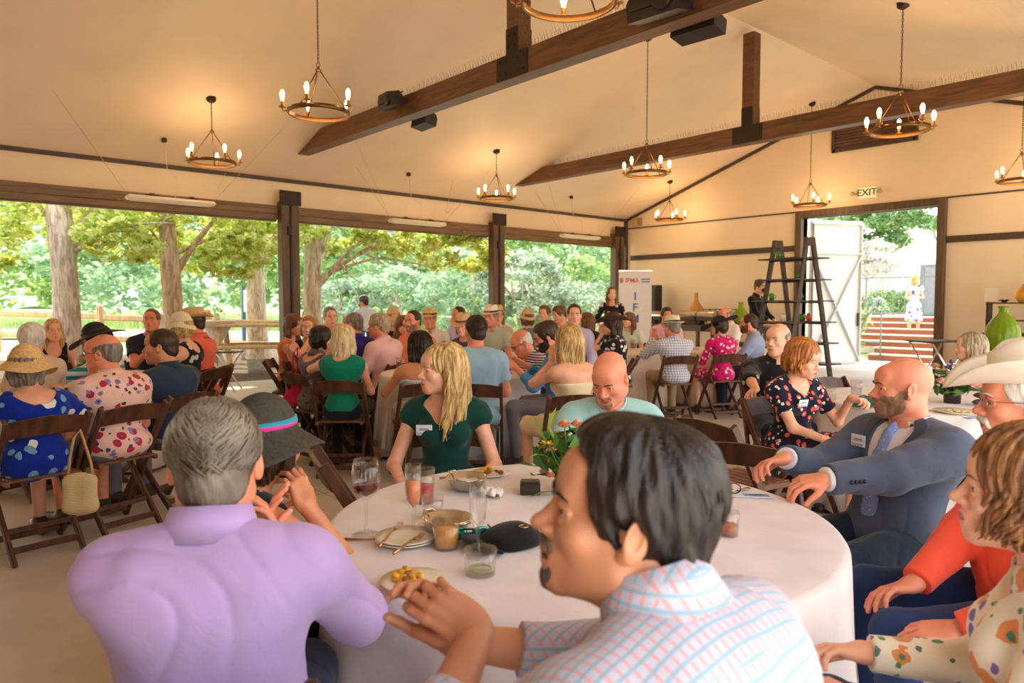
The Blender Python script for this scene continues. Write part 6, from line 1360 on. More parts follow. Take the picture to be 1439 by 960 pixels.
plate(PZ(581, 822, TZ), 'white plate with leftover yellow rice and chicken', .078, [(YEL, 26), (BRN, 6)])
plate(PZ(690, 668, TZ), 'white plate with food scraps beyond the steel bowl', .075, [(YEL, 10), (BRN, 6)])
def fork(a, b, label, z=TZ, lift=.004, tines=True, mat=None):
    A, B = PZ(a[0], a[1], z + lift), PZ(b[0], b[1], z + lift); L = np.linalg.norm(B - A); L = min(max(L, .15), .2); u = nrm(B - A); rz = math.atan2(u[1], u[0]); nm = 'dinner_fork' if tines else 'table_knife'
    t = thing(nm, label, 'fork' if tines else 'knife', A, rz); g = G(); g.tube([(0, 0, 0), (L * .3, 0, .002), (L * .62, 0, .006), (L * .72, 0, .003)], [.0045, .0034, .0022, .003], 6); g.obj('handle', mat or GLD, t)
    g = G()
    if tines:
        g.box((L * .78, 0, .002), (L * .1, .020, .002), bev=.0008)
        for q in (-.0075, -.0025, .0025, .0075): g.tube([(L * .82, q, .002), (L * .92, q, .001), (L, q, .005)], .0012, 4)
    else: g.box((L * .86, 0, .002), (L * .3, .018, .0018), bev=.0008)
    g.obj('tines' if tines else 'blade', mat or GLD, t)
fork((484, 758), (545, 762), 'copper coloured knife on the cloth left of the stacked plates', tines=False)
fork((533, 768), (571, 728), 'copper coloured fork leaning across the stacked plates', lift=.016)
fork((553, 778), (594, 752), 'copper coloured fork lying on the stacked plates', lift=.018)
fork((619, 836), (580, 812), 'copper coloured fork resting on the plate of yellow rice', lift=.016)
fork((618, 672), (648, 668), 'copper coloured fork behind the round steel bowl')
fork((1012, 695), (1036, 690), 'steel spoon beside the black spectacles on the near table', mat=STL, tines=False)
# crumpled napkin with bones, cap and mask
s_ = Sdf(); 
for _ in range(9): s_.ell((random.uniform(-.035, .035), random.uniform(-.025, .025), .012 + random.uniform(0, .012)), (random.uniform(.012, .022), random.uniform(.01, .02), .012), k=.006)
s_.plane((0, 0, -1), -.001); V, Fq = s_.mesh(.0028, noise=wobble(.003, 220)); p = PZ(690, 697, TZ); t = thing('paper_napkin', 'crumpled white napkin with scraps in the middle of the near table', 'napkin', p); g = G(); g.add(V, Fq); g.obj('crumpled_paper', fabric('napkin_paper', (232, 226, 220)), t)
g = G(); [g.ball((random.uniform(-.03, .05), random.uniform(-.04, .0), .012), (.014, .007, .006), 7, 5) for _ in range(6)]; o = g.obj('scraps', BRN, t); o['kind'] = 'stuff'
p = PZ(708, 770, TZ); t = thing('black_cap', 'black cap with a curved peak lying on the near table', 'cap', p, YAW + .35)
s_ = Sdf(); s_.ell((.03, .02, .012), (.085, .07, .048), k=.02); s_.ell((.03, .02, -.02), (.07, .055, .04), k=.01, op='-'); s_.plane((0, 0, -1), -.002); V, Fq = s_.mesh(.0035, noise=wobble(.002, 60)); g = G(); g.add(V, Fq); g.obj('cap_crown', fabric('black_cap_cotton', (24, 22, 24)), t)
g = G(); nn = 18; V = []
for i in range(nn + 1):
    a = -1.25 + 2.5 * i / nn; 
    for rr_, zz in ((.075, .012), (.135, .020)): V.append((.01 - rr_ * math.cos(a) * .9, .02 + rr_ * math.sin(a) * .75, zz + .018 * math.cos(a * 1.2) - .008))
g.add(V + [(x, y, z - .003) for x, y, z in V], [(2 * i, 2 * i + 2, 2 * i + 3, 2 * i + 1) for i in range(nn)] + [(2 * nn + 2 + 2 * i, 2 * nn + 3 + 2 * i, 2 * nn + 5 + 2 * i, 2 * nn + 4 + 2 * i) for i in range(nn)] + [(2 * i + 1, 2 * i + 3, 2 * nn + 5 + 2 * i, 2 * nn + 3 + 2 * i) for i in range(nn)])
g.obj('cap_peak', fabric('black_cap_cotton', (24, 22, 24)), t); g = G(); g.tube([(.05 + .012 * math.cos(a), -.02 + .012 * math.sin(a), .060) for a in np.linspace(0, 2 * PI, 13)[:-1]], .002, 5, closed=True); g.obj('eyelet', GLD, t)
p = PZ(660, 760, TZ); t = thing('sunglasses', 'dark sunglasses with iridescent teal lenses beside the black cap', 'sunglasses', p, YAW + .1)
ird = plain('iridescent_lens', (30, 170, 150), .08, .7, var=.5, nscale=30)
for s in (-1, 1): g = G(); g.ball((s * .033, 0, .022), (.028, .004, .019), 14, 8); g.obj('lens', ird, t)
g = G(); g.tube([(-.062, 0, .03), (0, -.003, .034), (.062, 0, .03)], .003, 6); g.tube([(-.062, 0, .03), (-.058, .1, .012)], .003, 6); g.tube([(.062, 0, .03), (.058, .1, .012)], .003, 6); g.obj('frame', M_SPK, t)
# spectacles and name card by the suit man's hands
p = PZ(1018, 694, TZ); t = thing('spectacles', 'folded black spectacles beside the name card on the near table', 'glasses', p, YAW - .3); g = G()
for s in (-1, 1): g.tube([(s * .03 + .024 * math.cos(a), 0, .022 + .018 * math.sin(a)) for a in np.linspace(0, 2 * PI, 17)[:-1]], .002, 5, closed=True)
g.tube([(-.054, 0, .03), (-.03, .03, .01), (.05, .035, .006)], .0022, 5); g.tube([(-.008, 0, .026), (.008, 0, .026)], .002, 5); g.obj('frame', M_SPK, t)
p = PZ(1050, 697, TZ); t = thing('name_card', 'small white name card with a blue band under the ringed hand', 'card', p, YAW - .12); g = G(); g.box((0, 0, .002), (.16, .05, .002)); g.obj('card', plain('white_card', (226, 226, 232), .5), t, False)
g = G(); g.box((.03, 0, .0035), (.085, .034, .001)); b_ = g.obj('blue_band', plain('pale_blue_ink', (120, 150, 200), .5), t, False); g = G(); g.tube([(.005 + .05 * i / 16, .006 * math.sin(i * 1.9), .0045) for i in range(17)], .0012, 4); g.obj('scribble', plain('navy_ink', (50, 60, 110), .5), t)
# name tags on clothes are part of the people
def name_tag(key, x, z, rx=0, sc=1.0, words='', rz=0, y=.13):
    P = PEOPLE[key]; c = P['Q'](x, y + .012, z); R = np.stack([-P['rt'], P['up'], P['fw']], 1) @ eul(rx, rz, 0); w, h = .075 * sc, .05 * sc
    M = M4(R, c); g = G(); g.box((0, 0, 0), (w, h, .003), bev=.001); g.v = [v @ M[:3, :3].T + M[:3, 3] for v in g.v]; o = g.obj('name_tag', plain('white_badge', (234, 236, 240), .4, bmp=0), P['root'], False)
    g = G(); g.box((0, h * .12, .0018), (w * .55, h * .07, .001)); g.box((0, 0, .0018), (w * .7, h * .05, .001))
    pts = [(-w * .45 + w * .8 * i / 24, -h * .33 + h * .1 * math.sin(i * 2.1) * (1 + .5 * math.sin(i)), .002) for i in range(25)]; g.tube(pts, h * .018, 4)
    g.v = [v @ M[:3, :3].T + M[:3, 3] for v in g.v]; g.obj('writing', plain('purple_ink', (84, 60, 110), .5), o, False)
# flowers
def petals(g, c, n, L, w, tilt=.5, cup=.3, sc=1.0):
    for k_ in range(n):
        a = 2 * PI * k_ / n + random.uniform(-.1, .1); ca, sa = math.cos(a), math.sin(a); P = []
        for t_, ww in ((0, .25), (.35, .9), (.7, 1.0), (1, .2)):
            r = L * t_ * math.cos(tilt); z = L * t_ * math.sin(tilt) + cup * L * t_ * t_ * .5
            for s in (-1, 1): P.append((c[0] + r * ca - s * w * ww * .5 * sa, c[1] + r * sa + s * w * ww * .5 * ca, c[2] + z))
        g.add(P, [(0, 1, 3, 2), (2, 3, 5, 4), (4, 5, 7, 6)])
PCH = plain('peach_petal', (238, 168, 128), .6, sss=0); YLW = plain('yellow_petal', (240, 206, 84), .6); PUR = plain('purple_petal', (78, 50, 130), .6); CRM = plain('cream_petal', (240, 228, 190), .6); PNK = plain('soft_pink_petal', (238, 186, 164), .6); STEM = plain('green_stem', (92, 134, 48), .6); LF = leafmat('bouquet_leaf', (44, 84, 30), (70, 116, 44), (110, 150, 66), .25); VAS = plain('dark_vase', (46, 36, 30), .3)
def bouquet(p, label, items, r=.1, h=.12, vr=.045, vm=None, leafn=60, lsz=.05, rz=0, vh=None):
    t = thing('flower_arrangement', label, 'flowers', p, rz); g = G(); vh = vh or h * .55; g.lathe([(0, 0), (vr, 0), (vr * 1.1, vh), (vr * 1.02, vh), (vr * .9, .01), (0, .008)], 20, caps=False); g.obj('vase', vm or VAS, t)
    g = G(); pts = np.array([[random.gauss(0, r * .5), random.gauss(0, r * .5), h * .65 + random.uniform(-.3, .4) * h] for _ in range(leafn)]); leaves(g, pts, lsz); g.obj('leaves', LF, t, False)
    for (x, y, z, kind, m, sc) in items:
        g = G(); g.tube([(x * .2, y * .2, vh * .6), (x * .7, y * .7, z * .7), (x, y, z)], .0025, 5); st = g.obj('stem', STEM, t); g = G()
        if kind == 'rose':
            for q in range(4): petals(g, (x, y, z - .005 * q), 6, .010 * sc * (1 + .45 * q), .016 * sc * (1 + .3 * q), 1.25 - .28 * q, .5)
            g.ball((x, y, z + .004), .010 * sc)
        elif kind == 'lily': petals(g, (x, y, z), 6, .045 * sc, .018 * sc, .35, -.2); g.ball((x, y, z + .006), .006 * sc)
        else: 
            for _ in range(12): g.ball((x + random.gauss(0, .012 * sc), y + random.gauss(0, .012 * sc), z + random.gauss(0, .014 * sc)), .007 * sc, 7, 5)
        g.obj('blossom', m, t)
    return t
p = PZ(748, 700, TZ); base0 = p
def off(px, py, d, b, rz): q = rotz(-rz) @ (PD(px, py, d) - b); return (q[0], q[1], q[2])
L0 = [off(771, 625, 2.45, p, 0) + ('lily', YLW, .9), off(764, 630, 2.5, p, 0) + ('lily', YLW, .9), off(793, 595, 2.45, p, 0) + ('rose', PCH, 1.1), off(811, 594, 2.45, p, 0) + ('rose', PCH, 1.0), off(787, 610, 2.5, p, 0) + ('rose', PCH, 1.0), off(773, 665, 2.45, p, 0) + ('rose', PCH, .8), off(764, 660, 2.5, p, 0) + ('rose', PNK, .8), off(800, 640, 2.5, p, 0) + ('lily', YLW, .8), off(820, 612, 2.5, p, 0) + ('rose', PNK, 1.0), off(806, 620, 2.5, p, 0) + ('bud', CRM, 1.2)]
cc = PZ(800, 690, TZ)
L0 = [tuple(np.array(i[:3]) + (p - cc) * np.array([1, 1, 0])) + i[3:] for i in L0]
t = bouquet(cc, 'loose arrangement of peach roses and yellow blooms with long grassy leaves on the near table', L0, .085, .2, .05, leafn=90, lsz=.045, vh=.07)
g = G()
for (a, b) in (((762, 612), (749, 583)), ((772, 600), (782, 572)), ((766, 640), (743, 643)), ((768, 660), (740, 655)), ((780, 690), (742, 700))):
    A, B = PD(*a, 2.45) - cc, PD(*b, 2.42) - cc; u = nrm(B - A); w_ = nrm(np.cross(u, [0, 0, 1])) * .007; Md = (A + B) / 2 + [0, 0, .008]; C0 = np.array([0, 0, .06])
    g.add([C0 - w_ * .3, C0 + w_ * .3, A - w_, A + w_, Md - w_ * 1.3, Md + w_ * 1.3, B], [(0, 1, 3, 2), (2, 3, 5, 4), (4, 5, 6)])
g.obj('grass_blades', leafmat('grassy_blade', (110, 150, 50), (140, 176, 66), (170, 200, 90), .3), t, False)
p = PZ(745, 694, TZ); t = thing('dark_tray', 'small dark box lying beside the flower arrangement on the near table', 'box', p, YAW); g = G(); g.box((0, 0, .022), (.07, .05, .042), bev=.004); g.obj('box_body', VAS, t, False); g = G(); g.box((0, 0, .045), (.064, .044, .006), bev=.002); g.obj('box_lid', plain('dark_green_lid', (50, 58, 34), .4), t, False)
# right table
cr = PZ(1338, 566, TZ); it = []
for i in range(11): a = i * 2.4; q = .03 + .012 * i; it.append((q * math.cos(a), q * math.sin(a), .20 + random.uniform(-.04, .07), ('rose', 'lily', 'bud')[i % 3], (PNK, CRM, PUR)[i % 3], 1.5))
it += [(.15, -.05, .13, 'rose', PNK, 2.2), (-.02, -.13, .15, 'rose', PNK, 1.9), (.02, -.02, .24, 'lily', CRM, 1.6)]
bouquet(cr, 'rounded bouquet of pink roses, cream lilies and purple blooms on the right table', it, .12, .19, .05, leafn=150, lsz=.035)
tumbler(PZ(1203, 560, TZ) + np.array([0, 0, .02]), 'clear tumbler of water held by the auburn haired woman', ICE, .5, .04, .11)
tumbler(PZ(1404, 556, TZ), 'tall clear water glass left of the cream cowboy hat man\'s face', ICE, .6, .042, .15)
tumbler(PZ(1168, 562, TZ), 'empty tumbler at the left edge of the right table', None, 0, .035, .09)
p = PZ(1212, 572, TZ); t = thing('green_pouch', 'dark green patterned pouch on the right table above the suit shoulder', 'pouch', p, YAW + .2); s_ = Sdf(); s_.ell((0, 0, .03), (.13, .06, .035), k=.01); s_.plane((0, 0, -1), -.001); V, Fq = s_.mesh(.006, noise=wobble(.003, 70)); g = G(); g.add(V, Fq); g.obj('pouch_body', fabric('green_brocade', (20, 74, 44), 'dots', [(40, 110, 70)], 3), t); g = G(); g.tube([(-.1, 0, .05), (0, -.01, .075), (.1, 0, .05)], .004, 6); g.obj('strap', M_SPK, t)
for i, (px, py, lb) in enumerate(((1381, 560, 'upper brown sunglasses case stacked on the right table'), (1379, 568, 'lower grey sunglasses case under the brown one'))):
    p = PZ(px, 570, TZ); p[2] += .0 if i else .045; t = thing('glasses_case', lb, 'case', p, YAW + .1 * i); g = G(); g.ball((0, 0, .022), (.06, .035, .022), 16, 9); g.obj('case_shell', plain('case_%d' % i, (84, 64, 54) if not i else (74, 72, 82), .3), t); g = G(); g.tube([(.061 * math.cos(a), .036 * math.sin(a), .022) for a in np.linspace(0, 2 * PI, 21)[:-1]], .0025, 5, closed=True); g.obj('seam', M_SPK, t)
p = PZ(1345, 580, TZ); t = thing('food_plate', 'pale plate of crumbs at the near side of the right table', 'plate', p); g = G(); g.lathe([(0, 0), (.09, .0), (.13, .012), (.13, .014), (.09, .004), (0, .003)], 30, caps=False); g.obj('plate_dish', CHINA, t); g = G(); [g.ball((random.gauss(0, .035), random.gauss(0, .03), .01), (.012, .009, .005), 6, 4) for _ in range(20)]; o = g.obj('crumbs', plain('crumbs', (226, 200, 150), .7), t); o['kind'] = 'stuff'
p = PZ(1368, 588, TZ); t = thing('blue_leaflet', 'folded pale blue leaflet at the near edge of the right table', 'leaflet', p, YAW + .3); g = G(); g.box((0, 0, .002), (.12, .05, .003), bev=.001); g.obj('lower_page', plain('blue_paper', (120, 150, 206), .5), t, False); g = G(); g.box((.01, .003, .006), (.11, .05, .002), rot=eul(0, -3, 2)); g.obj('upper_page', plain('pale_blue_paper', (170, 190, 226), .5), t, False)
# things on the farther tables
far_sets = [
 (TA, [('g', 546, 512, 'pair of clear glasses left of the black haired woman', ICE), ('g', 556, 514, 'clear glass nearest the black haired woman\'s arm', ICE), ('j', 536, 520, 'glass with dark drink beyond the teal top', WINE), ('g', 716, 520, 'clear glass by the striped polo man\'s hands', ICE)]),
 (TC, [('j', 893, 489, 'glass of amber beer on the cream cloth below the wavy haired woman', AMB), ('g', 906, 488, 'clear glass between the wavy haired woman and the raised hands', ICE), ('b', 868, 485, 'dark bottle in front of the wavy haired woman', WINE), ('g', 880, 492, 'clear glass beside the amber beer', ICE)]),
 (TD, [('g', 977, 482, 'clear glass between the checked shirt and the magenta dress', ICE), ('j', 986, 484, 'glass with dark drink left of the magenta dress', WINE), ('g', 998, 481, 'clear glass in front of the white shirt man', ICE)]),
 (TE, [('g', 97, 505, 'clear glass at the left of the left group\'s table', ICE), ('g', 176, 502, 'clear glass in front of the dark haired woman\'s back', ICE), ('g', 192, 505, 'clear glass below the raised hands at left', ICE), ('j', 203, 507, 'glass of amber drink on the left group\'s table', AMB), ('j', 84, 508, 'glass of dark drink at the left table edge', WINE)])]
def bottle(p, label, m, cat='bottle'):
    t = thing('drink_bottle', label, cat, p); g = G(); g.lathe([(0, 0), (.03, 0), (.031, .12), (.028, .15), (.013, .19), (.012, .23), (0, .232)], 16); g.obj('bottle_glass', m, t); g = G(); g.lathe([(.0315, .04), (.0317, .1)], 16, caps=False); g.obj('paper_label', M_WHITE, t); return t
for c_, L in far_sets:
    for kd, px, py, lb, m in L:
        p = PZ(px, py, TZ); v = p - c_; v[2] = 0; r = np.linalg.norm(v)
        if r > .62: p = c_ + v / r * .62
        p = np.array([p[0], p[1], TZ])
        if kd == 'b': bottle(p, lb, plain('brown_glass', (60, 34, 22), .1, var=0, bmp=0))
        else: tumbler(p, lb, m, .6, .036, .13)
for c_, lb in ((TA, 'low flower arrangement on the table beyond the light blue shirt'), (TC, 'greenery and yellow blooms on the cream cloth behind the raised hands'), (TD, 'pale flowers on the table beside the magenta dress'), (TE, 'low flower arrangement in the middle of the left group')):
    it = [(.05 * math.cos(i * 2.4), .05 * math.sin(i * 2.4), .16 + .02 * (i % 3), ('rose', 'lily')[i % 2], (YLW, CRM, PNK)[i % 3], 1.3) for i in range(6)]
    bouquet(np.array([c_[0], c_[1], TZ]), lb, it, .09, .16, .04, leafn=50, lsz=.05)
for i, (c_, dx, dy, lb) in enumerate(((TE, .3, -.35, 'white plate on the left group\'s table, near side'), (TE, -.35, .25, 'white plate on the left group\'s table, far side'), (TA, -.3, -.4, 'white plate on the middle table near the black haired woman'), (TD, -.35, -.3, 'white plate beside the magenta dress woman'))): plate((c_[0] + dx, c_[1] + dy, TZ), lb, .11, [(YEL, 8), (BRN, 4)])
# ================================================================== bags
p = PEOPLE['bluedress']; cpos = PD(111, 640, 3.93)
t = thing('woven_handbag', 'cream woven shoulder bag hanging from the back of the leftmost chair', 'handbag', (cpos[0], cpos[1], .235), YAW + .2)
s_ = Sdf(); s_.cap((-.055, 0, .06), (.055, 0, .06), .035, k=.02); s_.cap((-.05, 0, .20), (.05, 0, .20), .028, k=.02); s_.cap((-.05, 0, .06), (-.05, 0, .2), .034, k=.03); s_.cap((.05, 0, .06), (.05, 0, .2), .034, k=.03); s_.ell((0, 0, .13), (.07, .036, .12), k=.03); V, Fq = s_.mesh(.006); g = G(); g.add(V, Fq)
g.obj('bag_body', fabric('cream_wicker_weave', (226, 204, 158), 'stripe', [(196, 170, 120)], 2.6), t)
g = G(); g.tube([(-.06, 0, .2), (-.05, .01, .33), (-.03, .02, .44), (0, .03, .48), (.02, .02, .42), (.055, .01, .3), (.07, 0, .2)], .008, 6); g.obj('bag_strap', plain('tan_leather', (196, 150, 92), .5), t)
pk = PD(414, 535, 6.5); t = thing('pink_handbag', 'bright pink handbag hanging beside the woman in the grey patterned top', 'handbag', (pk[0], pk[1], .50), YAW)
s_ = Sdf(); s_.cap((-.09, 0, .03), (.09, 0, .03), .04, k=.03); s_.cap((-.02, 0, .22), (.02, 0, .22), .03, k=.05); s_.ell((0, 0, .1), (.085, .045, .1), k=.05); V, Fq = s_.mesh(.009); g = G(); g.add(V, Fq); g.obj('bag_body', fabric('raspberry_leather', (206, 36, 80), rough=.5), t)
g = G(); g.tube([(-.02, 0, .22), (-.01, 0, .45), (.03, 0, .52), (.03, 0, .4), (.03, 0, .24)], .008, 6); g.obj('bag_strap', fabric('raspberry_leather', (206, 36, 80)), t)
for px, py, dd_, c1, lb, sz in ((470, 645, 6.0, (110, 84, 60), 'soft brown handbag on the floor under the teal top woman\'s chair', 1.2), (500, 640, 6.1, (60, 46, 38), 'dark brown handbag on the floor beside the soft brown one', 1.0), (522, 650, 5.0, (168, 120, 70), 'tan clutch standing on the floor left of the bottle green dress', .7)):
    q = PZ(px, py, 0); t = thing('floor_handbag', lb, 'handbag', q, random.uniform(0, 2)); s_ = Sdf(); s_.ell((0, 0, .09 * sz), (.15 * sz, .07 * sz, .10 * sz), k=.03); s_.cap((-.1 * sz, 0, .04), (.1 * sz, 0, .04), .05 * sz, k=.03); s_.plane((0, 0, -1), -.002); V, Fq = s_.mesh(.010, noise=wobble(.006, 40)); g = G(); g.add(V, Fq); m = fabric('bag_leather_%d' % px, c1, rough=.5); g.obj('bag_body', m, t)
    g = G(); g.tube([(-.1 * sz, 0, .14 * sz), (-.05 * sz, 0, .27 * sz), (.05 * sz, 0, .27 * sz), (.1 * sz, 0, .14 * sz)], .007, 6); g.obj('handle', m, t)
# ================================================================== along the back wall
M_ESP = woodmat('espresso_wood', (54, 38, 30), (82, 60, 46), .4, 4, 0)
BY = 14.45
bx0, bx1 = float(PY(905, 470, BY)[0]), float(PY(1092, 470, BY)[0])
t = thing('buffet_table', 'long dark buffet table under the row of serving dishes', 'table', ((bx0 + bx1) / 2, BY, 0)); BZ = .92
g = G(); g.box((0, 0, BZ - .03), (bx1 - bx0, .75, .05), bev=.006); g.obj('tabletop', M_ESP, t, False)
for sx in (-1, 0, 1):
    for sy in (-1, 1): g = G(); g.box((sx * ((bx1 - bx0) / 2 - .1), sy * .3, (BZ - .05) / 2), (.07, .07, BZ - .05), bev=.004); g.obj('leg', M_ESP, t, False)
g = G(); g.box((0, -.34, BZ - .1), (bx1 - bx0 - .1, .02, .1)); g.obj('apron', M_ESP, t, False)
def onb(px, y=BY): q = PY(px, 440, y); return (float(q[0]), y, BZ - .005)
for px, lb in ((922, 'silver roll top chafing dish nearest the banner'), (972, 'silver roll top chafing dish at the foot of the wicker bottle'), (994, 'silver roll top chafing dish just left of the black hat')):
    t = thing('chafing_dish', lb, 'chafing dish', onb(px, BY - .08)); g = G(); g.box((0, 0, .14), (.50, .34, .09), bev=.01); g.obj('water_pan', M_SPK, t, False)
    for sx in (-1, 1): 
        for sy in (-1, 1): g = G(); g.box((sx * .22, sy * .14, .05), (.025, .025, .1)); g.obj('leg', M_SPK, t, False)
    g = G(); V = []; 
    for i in range(9):
        a = PI * i / 8
        for x in (-.24, .24): V.append((x, -.16 * math.cos(a), .185 + .15 * math.sin(a)))
    g.add(V, [(2 * i, 2 * i + 1, 2 * i + 3, 2 * i + 2) for i in range(8)] + [tuple(range(0, 18, 2)), tuple(range(17, 0, -2))]); ld = g.obj('lid', STL, t, 'auto'); g = G(); g.tube([(-.1, -.16, .25), (-.1, -.19, .27), (.1, -.19, .27), (.1, -.16, .25)], .008, 6); g.obj('lid_handle', STL, ld)
WK = plain('tan_wicker', (196, 140, 64), .6, var=.3, nscale=50, bmp=.6)
def jug(p, label, prof, m, cat='vase', nm='wicker_bottle'):
    t = thing(nm, label, cat, p); g = G(); g.lathe(prof, 28, caps=False); g.obj('body', m, t); g = G(); r, z = prof[-1]; g.tube([(r * math.cos(a), r * math.sin(a), z) for a in np.linspace(0, 2 * PI, 17)[:-1]], .010, 6, closed=True); g.obj('rim', m, t); return t
jug(onb(978, BY + .15), 'tall tan wicker bottle with a long neck on the buffet', [(0, 0), (.20, 0), (.25, .10), (.22, .28), (.12, .46), (.055, .56), (.045, .74)], WK)
jug(onb(962, BY + .12), 'squat tan wicker pot left of the tall wicker bottle', [(0, 0), (.14, 0), (.18, .10), (.14, .2), (.08, .26)], WK, nm='wicker_pot')
GRG = plain('bright_green_glass', (170, 204, 50), .06, var=.1, nscale=5, trans=.6, ior=1.3)
jug(onb(1041, BY + .05), 'round green glass bottle on the buffet under the server', [(0, 0), (.13, 0), (.19, .12), (.17, .26), (.08, .38), (.05, .44), (.055, .52)], GRG, nm='green_bottle')
q = onb(1012, BY + .12); t = thing('wire_plate_rack', 'black wire rack behind the wide black hat on the buffet', 'rack', q)
g = G(); 
for yy in (-.12, .12): g.tube([(-.45, yy, 0), (-.38, yy, .36), (.38, yy, .36), (.45, yy, 0)], .012, 6)
g.obj('frame', M_SPK, t)
for k_ in range(6): g = G(); x = -.32 + k_ * .128; g.tube([(x, -.12, .36), (x, .12, .36), (x, .12, .2), (x, -.12, .2)], .008, 5, closed=True); g.obj('divider', M_SPK, t)
for k_ in range(4): o_ = thing('glass_goblet', 'upturned clear goblet in a row behind the black wire rack', 'glass', onb(1000 + k_ * 14, BY + .3), 0, 'goblets behind the wire rack'); g = G(); g.lathe([(.04, 0), (.045, .08), (.03, .13), (.006, .15), (.005, .3), (.035, .31), (.035, .315)], 12, caps=False); g.obj('bowl', GL, o_)
t = thing('floor_loudspeaker', 'narrow black column speaker standing behind the banner', 'loudspeaker', (float(PY(920, 440, 14.85)[0]), 14.85, 0)); g = G(); g.box((0, 0, 1.0), (.28, .25, 1.75), bev=.01); g.box((0, 0, .06), (.4, .36, .12), bev=.01); g.obj('cabinet', M_SPK, t, False); g = G(); g.box((0, -.13, 1.1), (.22, .02, 1.4)); g.obj('grille', M_PLATE, t, False)
# banner
bc = PD(892, 470, 14.4); t = thing('pull_up_banner', 'white pull up banner with blue letters down it in the far corner', 'banner', (bc[0], bc[1], 0), YAW); bw_, bh_ = .66, 2.02
WBN = plain('white_banner_vinyl', (232, 228, 226), .5, var=.02, bmp=0); g = G(); g.box((0, 0, bh_ / 2 + .06), (bw_, .006, bh_ - .05)); g.obj('banner_sheet', WBN, t, False); g = G(); g.box((0, 0, .05), (bw_ + .04, .14, .09), bev=.015); g.obj('banner_base', STL, t, False); g = G(); g.box((0, 0, bh_ + .045), (bw_ + .01, .02, .03), bev=.004); g.obj('top_rail', STL, t, False)
BLU = plain('steel_blue_ink', (48, 104, 148), .5, var=0, bmp=0); ORG = plain('rust_orange_ink', (226, 96, 70), .5, var=0, bmp=0); GRI = plain('grey_ink', (110, 104, 110), .5, var=0, bmp=0)
text_mesh('heading', 'IFMA', .125, ORG, t, (-.06, -.006, bh_ - .15), (PI / 2, 0, 0)); g = G(); g.box((.21, -.005, bh_ - .125), (.17, .003, .022)); g.box((.21, -.005, bh_ - .175), (.17, .003, .022)); g.obj('sub_heading', GRI, t, False)
g = G(); g.tube([(-.275 + .032 * math.cos(a), -.006, bh_ - .15 + .05 * math.sin(a)) for a in np.linspace(0, 2 * PI, 7)[:-1]], .006, 4, closed=True); g.tube([(-.275, -.006, bh_ - .1), (-.275, -.006, bh_ - .2)], .006, 4); g.tube([(-.3, -.006, bh_ - .15), (-.25, -.006, bh_ - .15)], .006, 4); g.obj('emblem', ORG, t)
for k_, ch_ in enumerate('IFMA'): text_mesh('letter', ch_, .225, BLU, t, (.0, -.006, 1.55 - k_ * .225), (PI / 2, 0, 0))
# ladder shelves
def lad(px, d): return PD(px, 430, d)
def ladder_shelf(p0, rz, label, H=2.5, W=1.15, D=.95, mat=None, planks=True, lw=.085, PL=.98):
    mat = mat or M_ESP; t = thing('ladder_shelf', label, 'shelf', (p0[0], p0[1], 0), rz)
    for sx in (-1, 1):                 # two A frames facing each other
        for sy in (-1, 1): g = G(); g.bar((sx * W / 2, sy * D / 2, 0), (sx * (W / 2 - .04), sy * .06, H), .045, lw, up=(0, 1, 0), bev=.004); g.obj('leg', mat, t, False)
        g = G(); g.box((sx * (W / 2 - .04), 0, H - .05), (.06, .2 * lw / .085, .14), bev=.006); g.obj('hinge_block', mat, t, False)
    for k_ in range(6):
        z = .35 + k_ * .36; f = 1 - z / H
        for sy in (-1, 1):
            y = sy * (.06 + (D / 2 - .06) * f); g = G(); g.tube([(-W / 2 + .02, y, z), (W / 2 - .02, y, z)], .014, 6); g.obj('rung', mat, t)
        for sy in (-1, 1):
            y = sy * (.06 + (D / 2 - .06) * f + .06); g = G(); g.box((0, y, z + .025), (W + .12, .34, .022), bev=.004); g.obj('plank', mat, t, False)
    return t
LSP = PD(1113, 430, 12.4); ladder_shelf(LSP, YAW + PI / 2 + .42, 'dark wooden ladder display shelf with green cups left of the doorway', 2.5, .8, 1.05)
CUPG = plain('vivid_green_cup', (70, 150, 40), .35, var=.05, bmp=0)
cup_spots = ((1080, 355.5, 'green cup on the top left plank of the dark ladder shelf'), (1116, 379, 'green cup on the second plank of the dark ladder shelf'), (1073, 400, 'green cup beside the server on the dark ladder shelf'), (1138, 402, 'green cup on the right of the third plank'), (1132, 425, 'green cup on the lowest visible plank, right side'))
ZL = [.35 + k_ * .36 + .037 for k_ in (5, 4, 4, 3, 3)]
rl = YAW + PI / 2 + .42
for i, (px, py, lb) in enumerate(cup_spots):
    x = -((px - 1113) / FPX * 12.4); kz = (5, 4, 3, 3, 2)[i]; x = math.copysign(.12 + .465 * (1 - (.35 + kz * .36) / 2.5), x); zz = .35 + (5, 4, 3, 3, 2)[i] * .36 + .037
    q = LSP + rotz(rl) @ np.array([.15, x, 0]); t = thing('green_cup', lb, 'cup', (q[0], q[1], zz)); g = G(); g.lathe([(0, 0), (.04, 0), (.045, .12), (.041, .12), (.037, .006), (0, .006)], 16, caps=False); g.obj('cup_wall', CUPG, t); g = G(); g.tube([(.043, 0, .09), (.075, 0, .085), (.075, 0, .04), (.041, 0, .03)], .006, 6); g.obj('handle', CUPG, t)
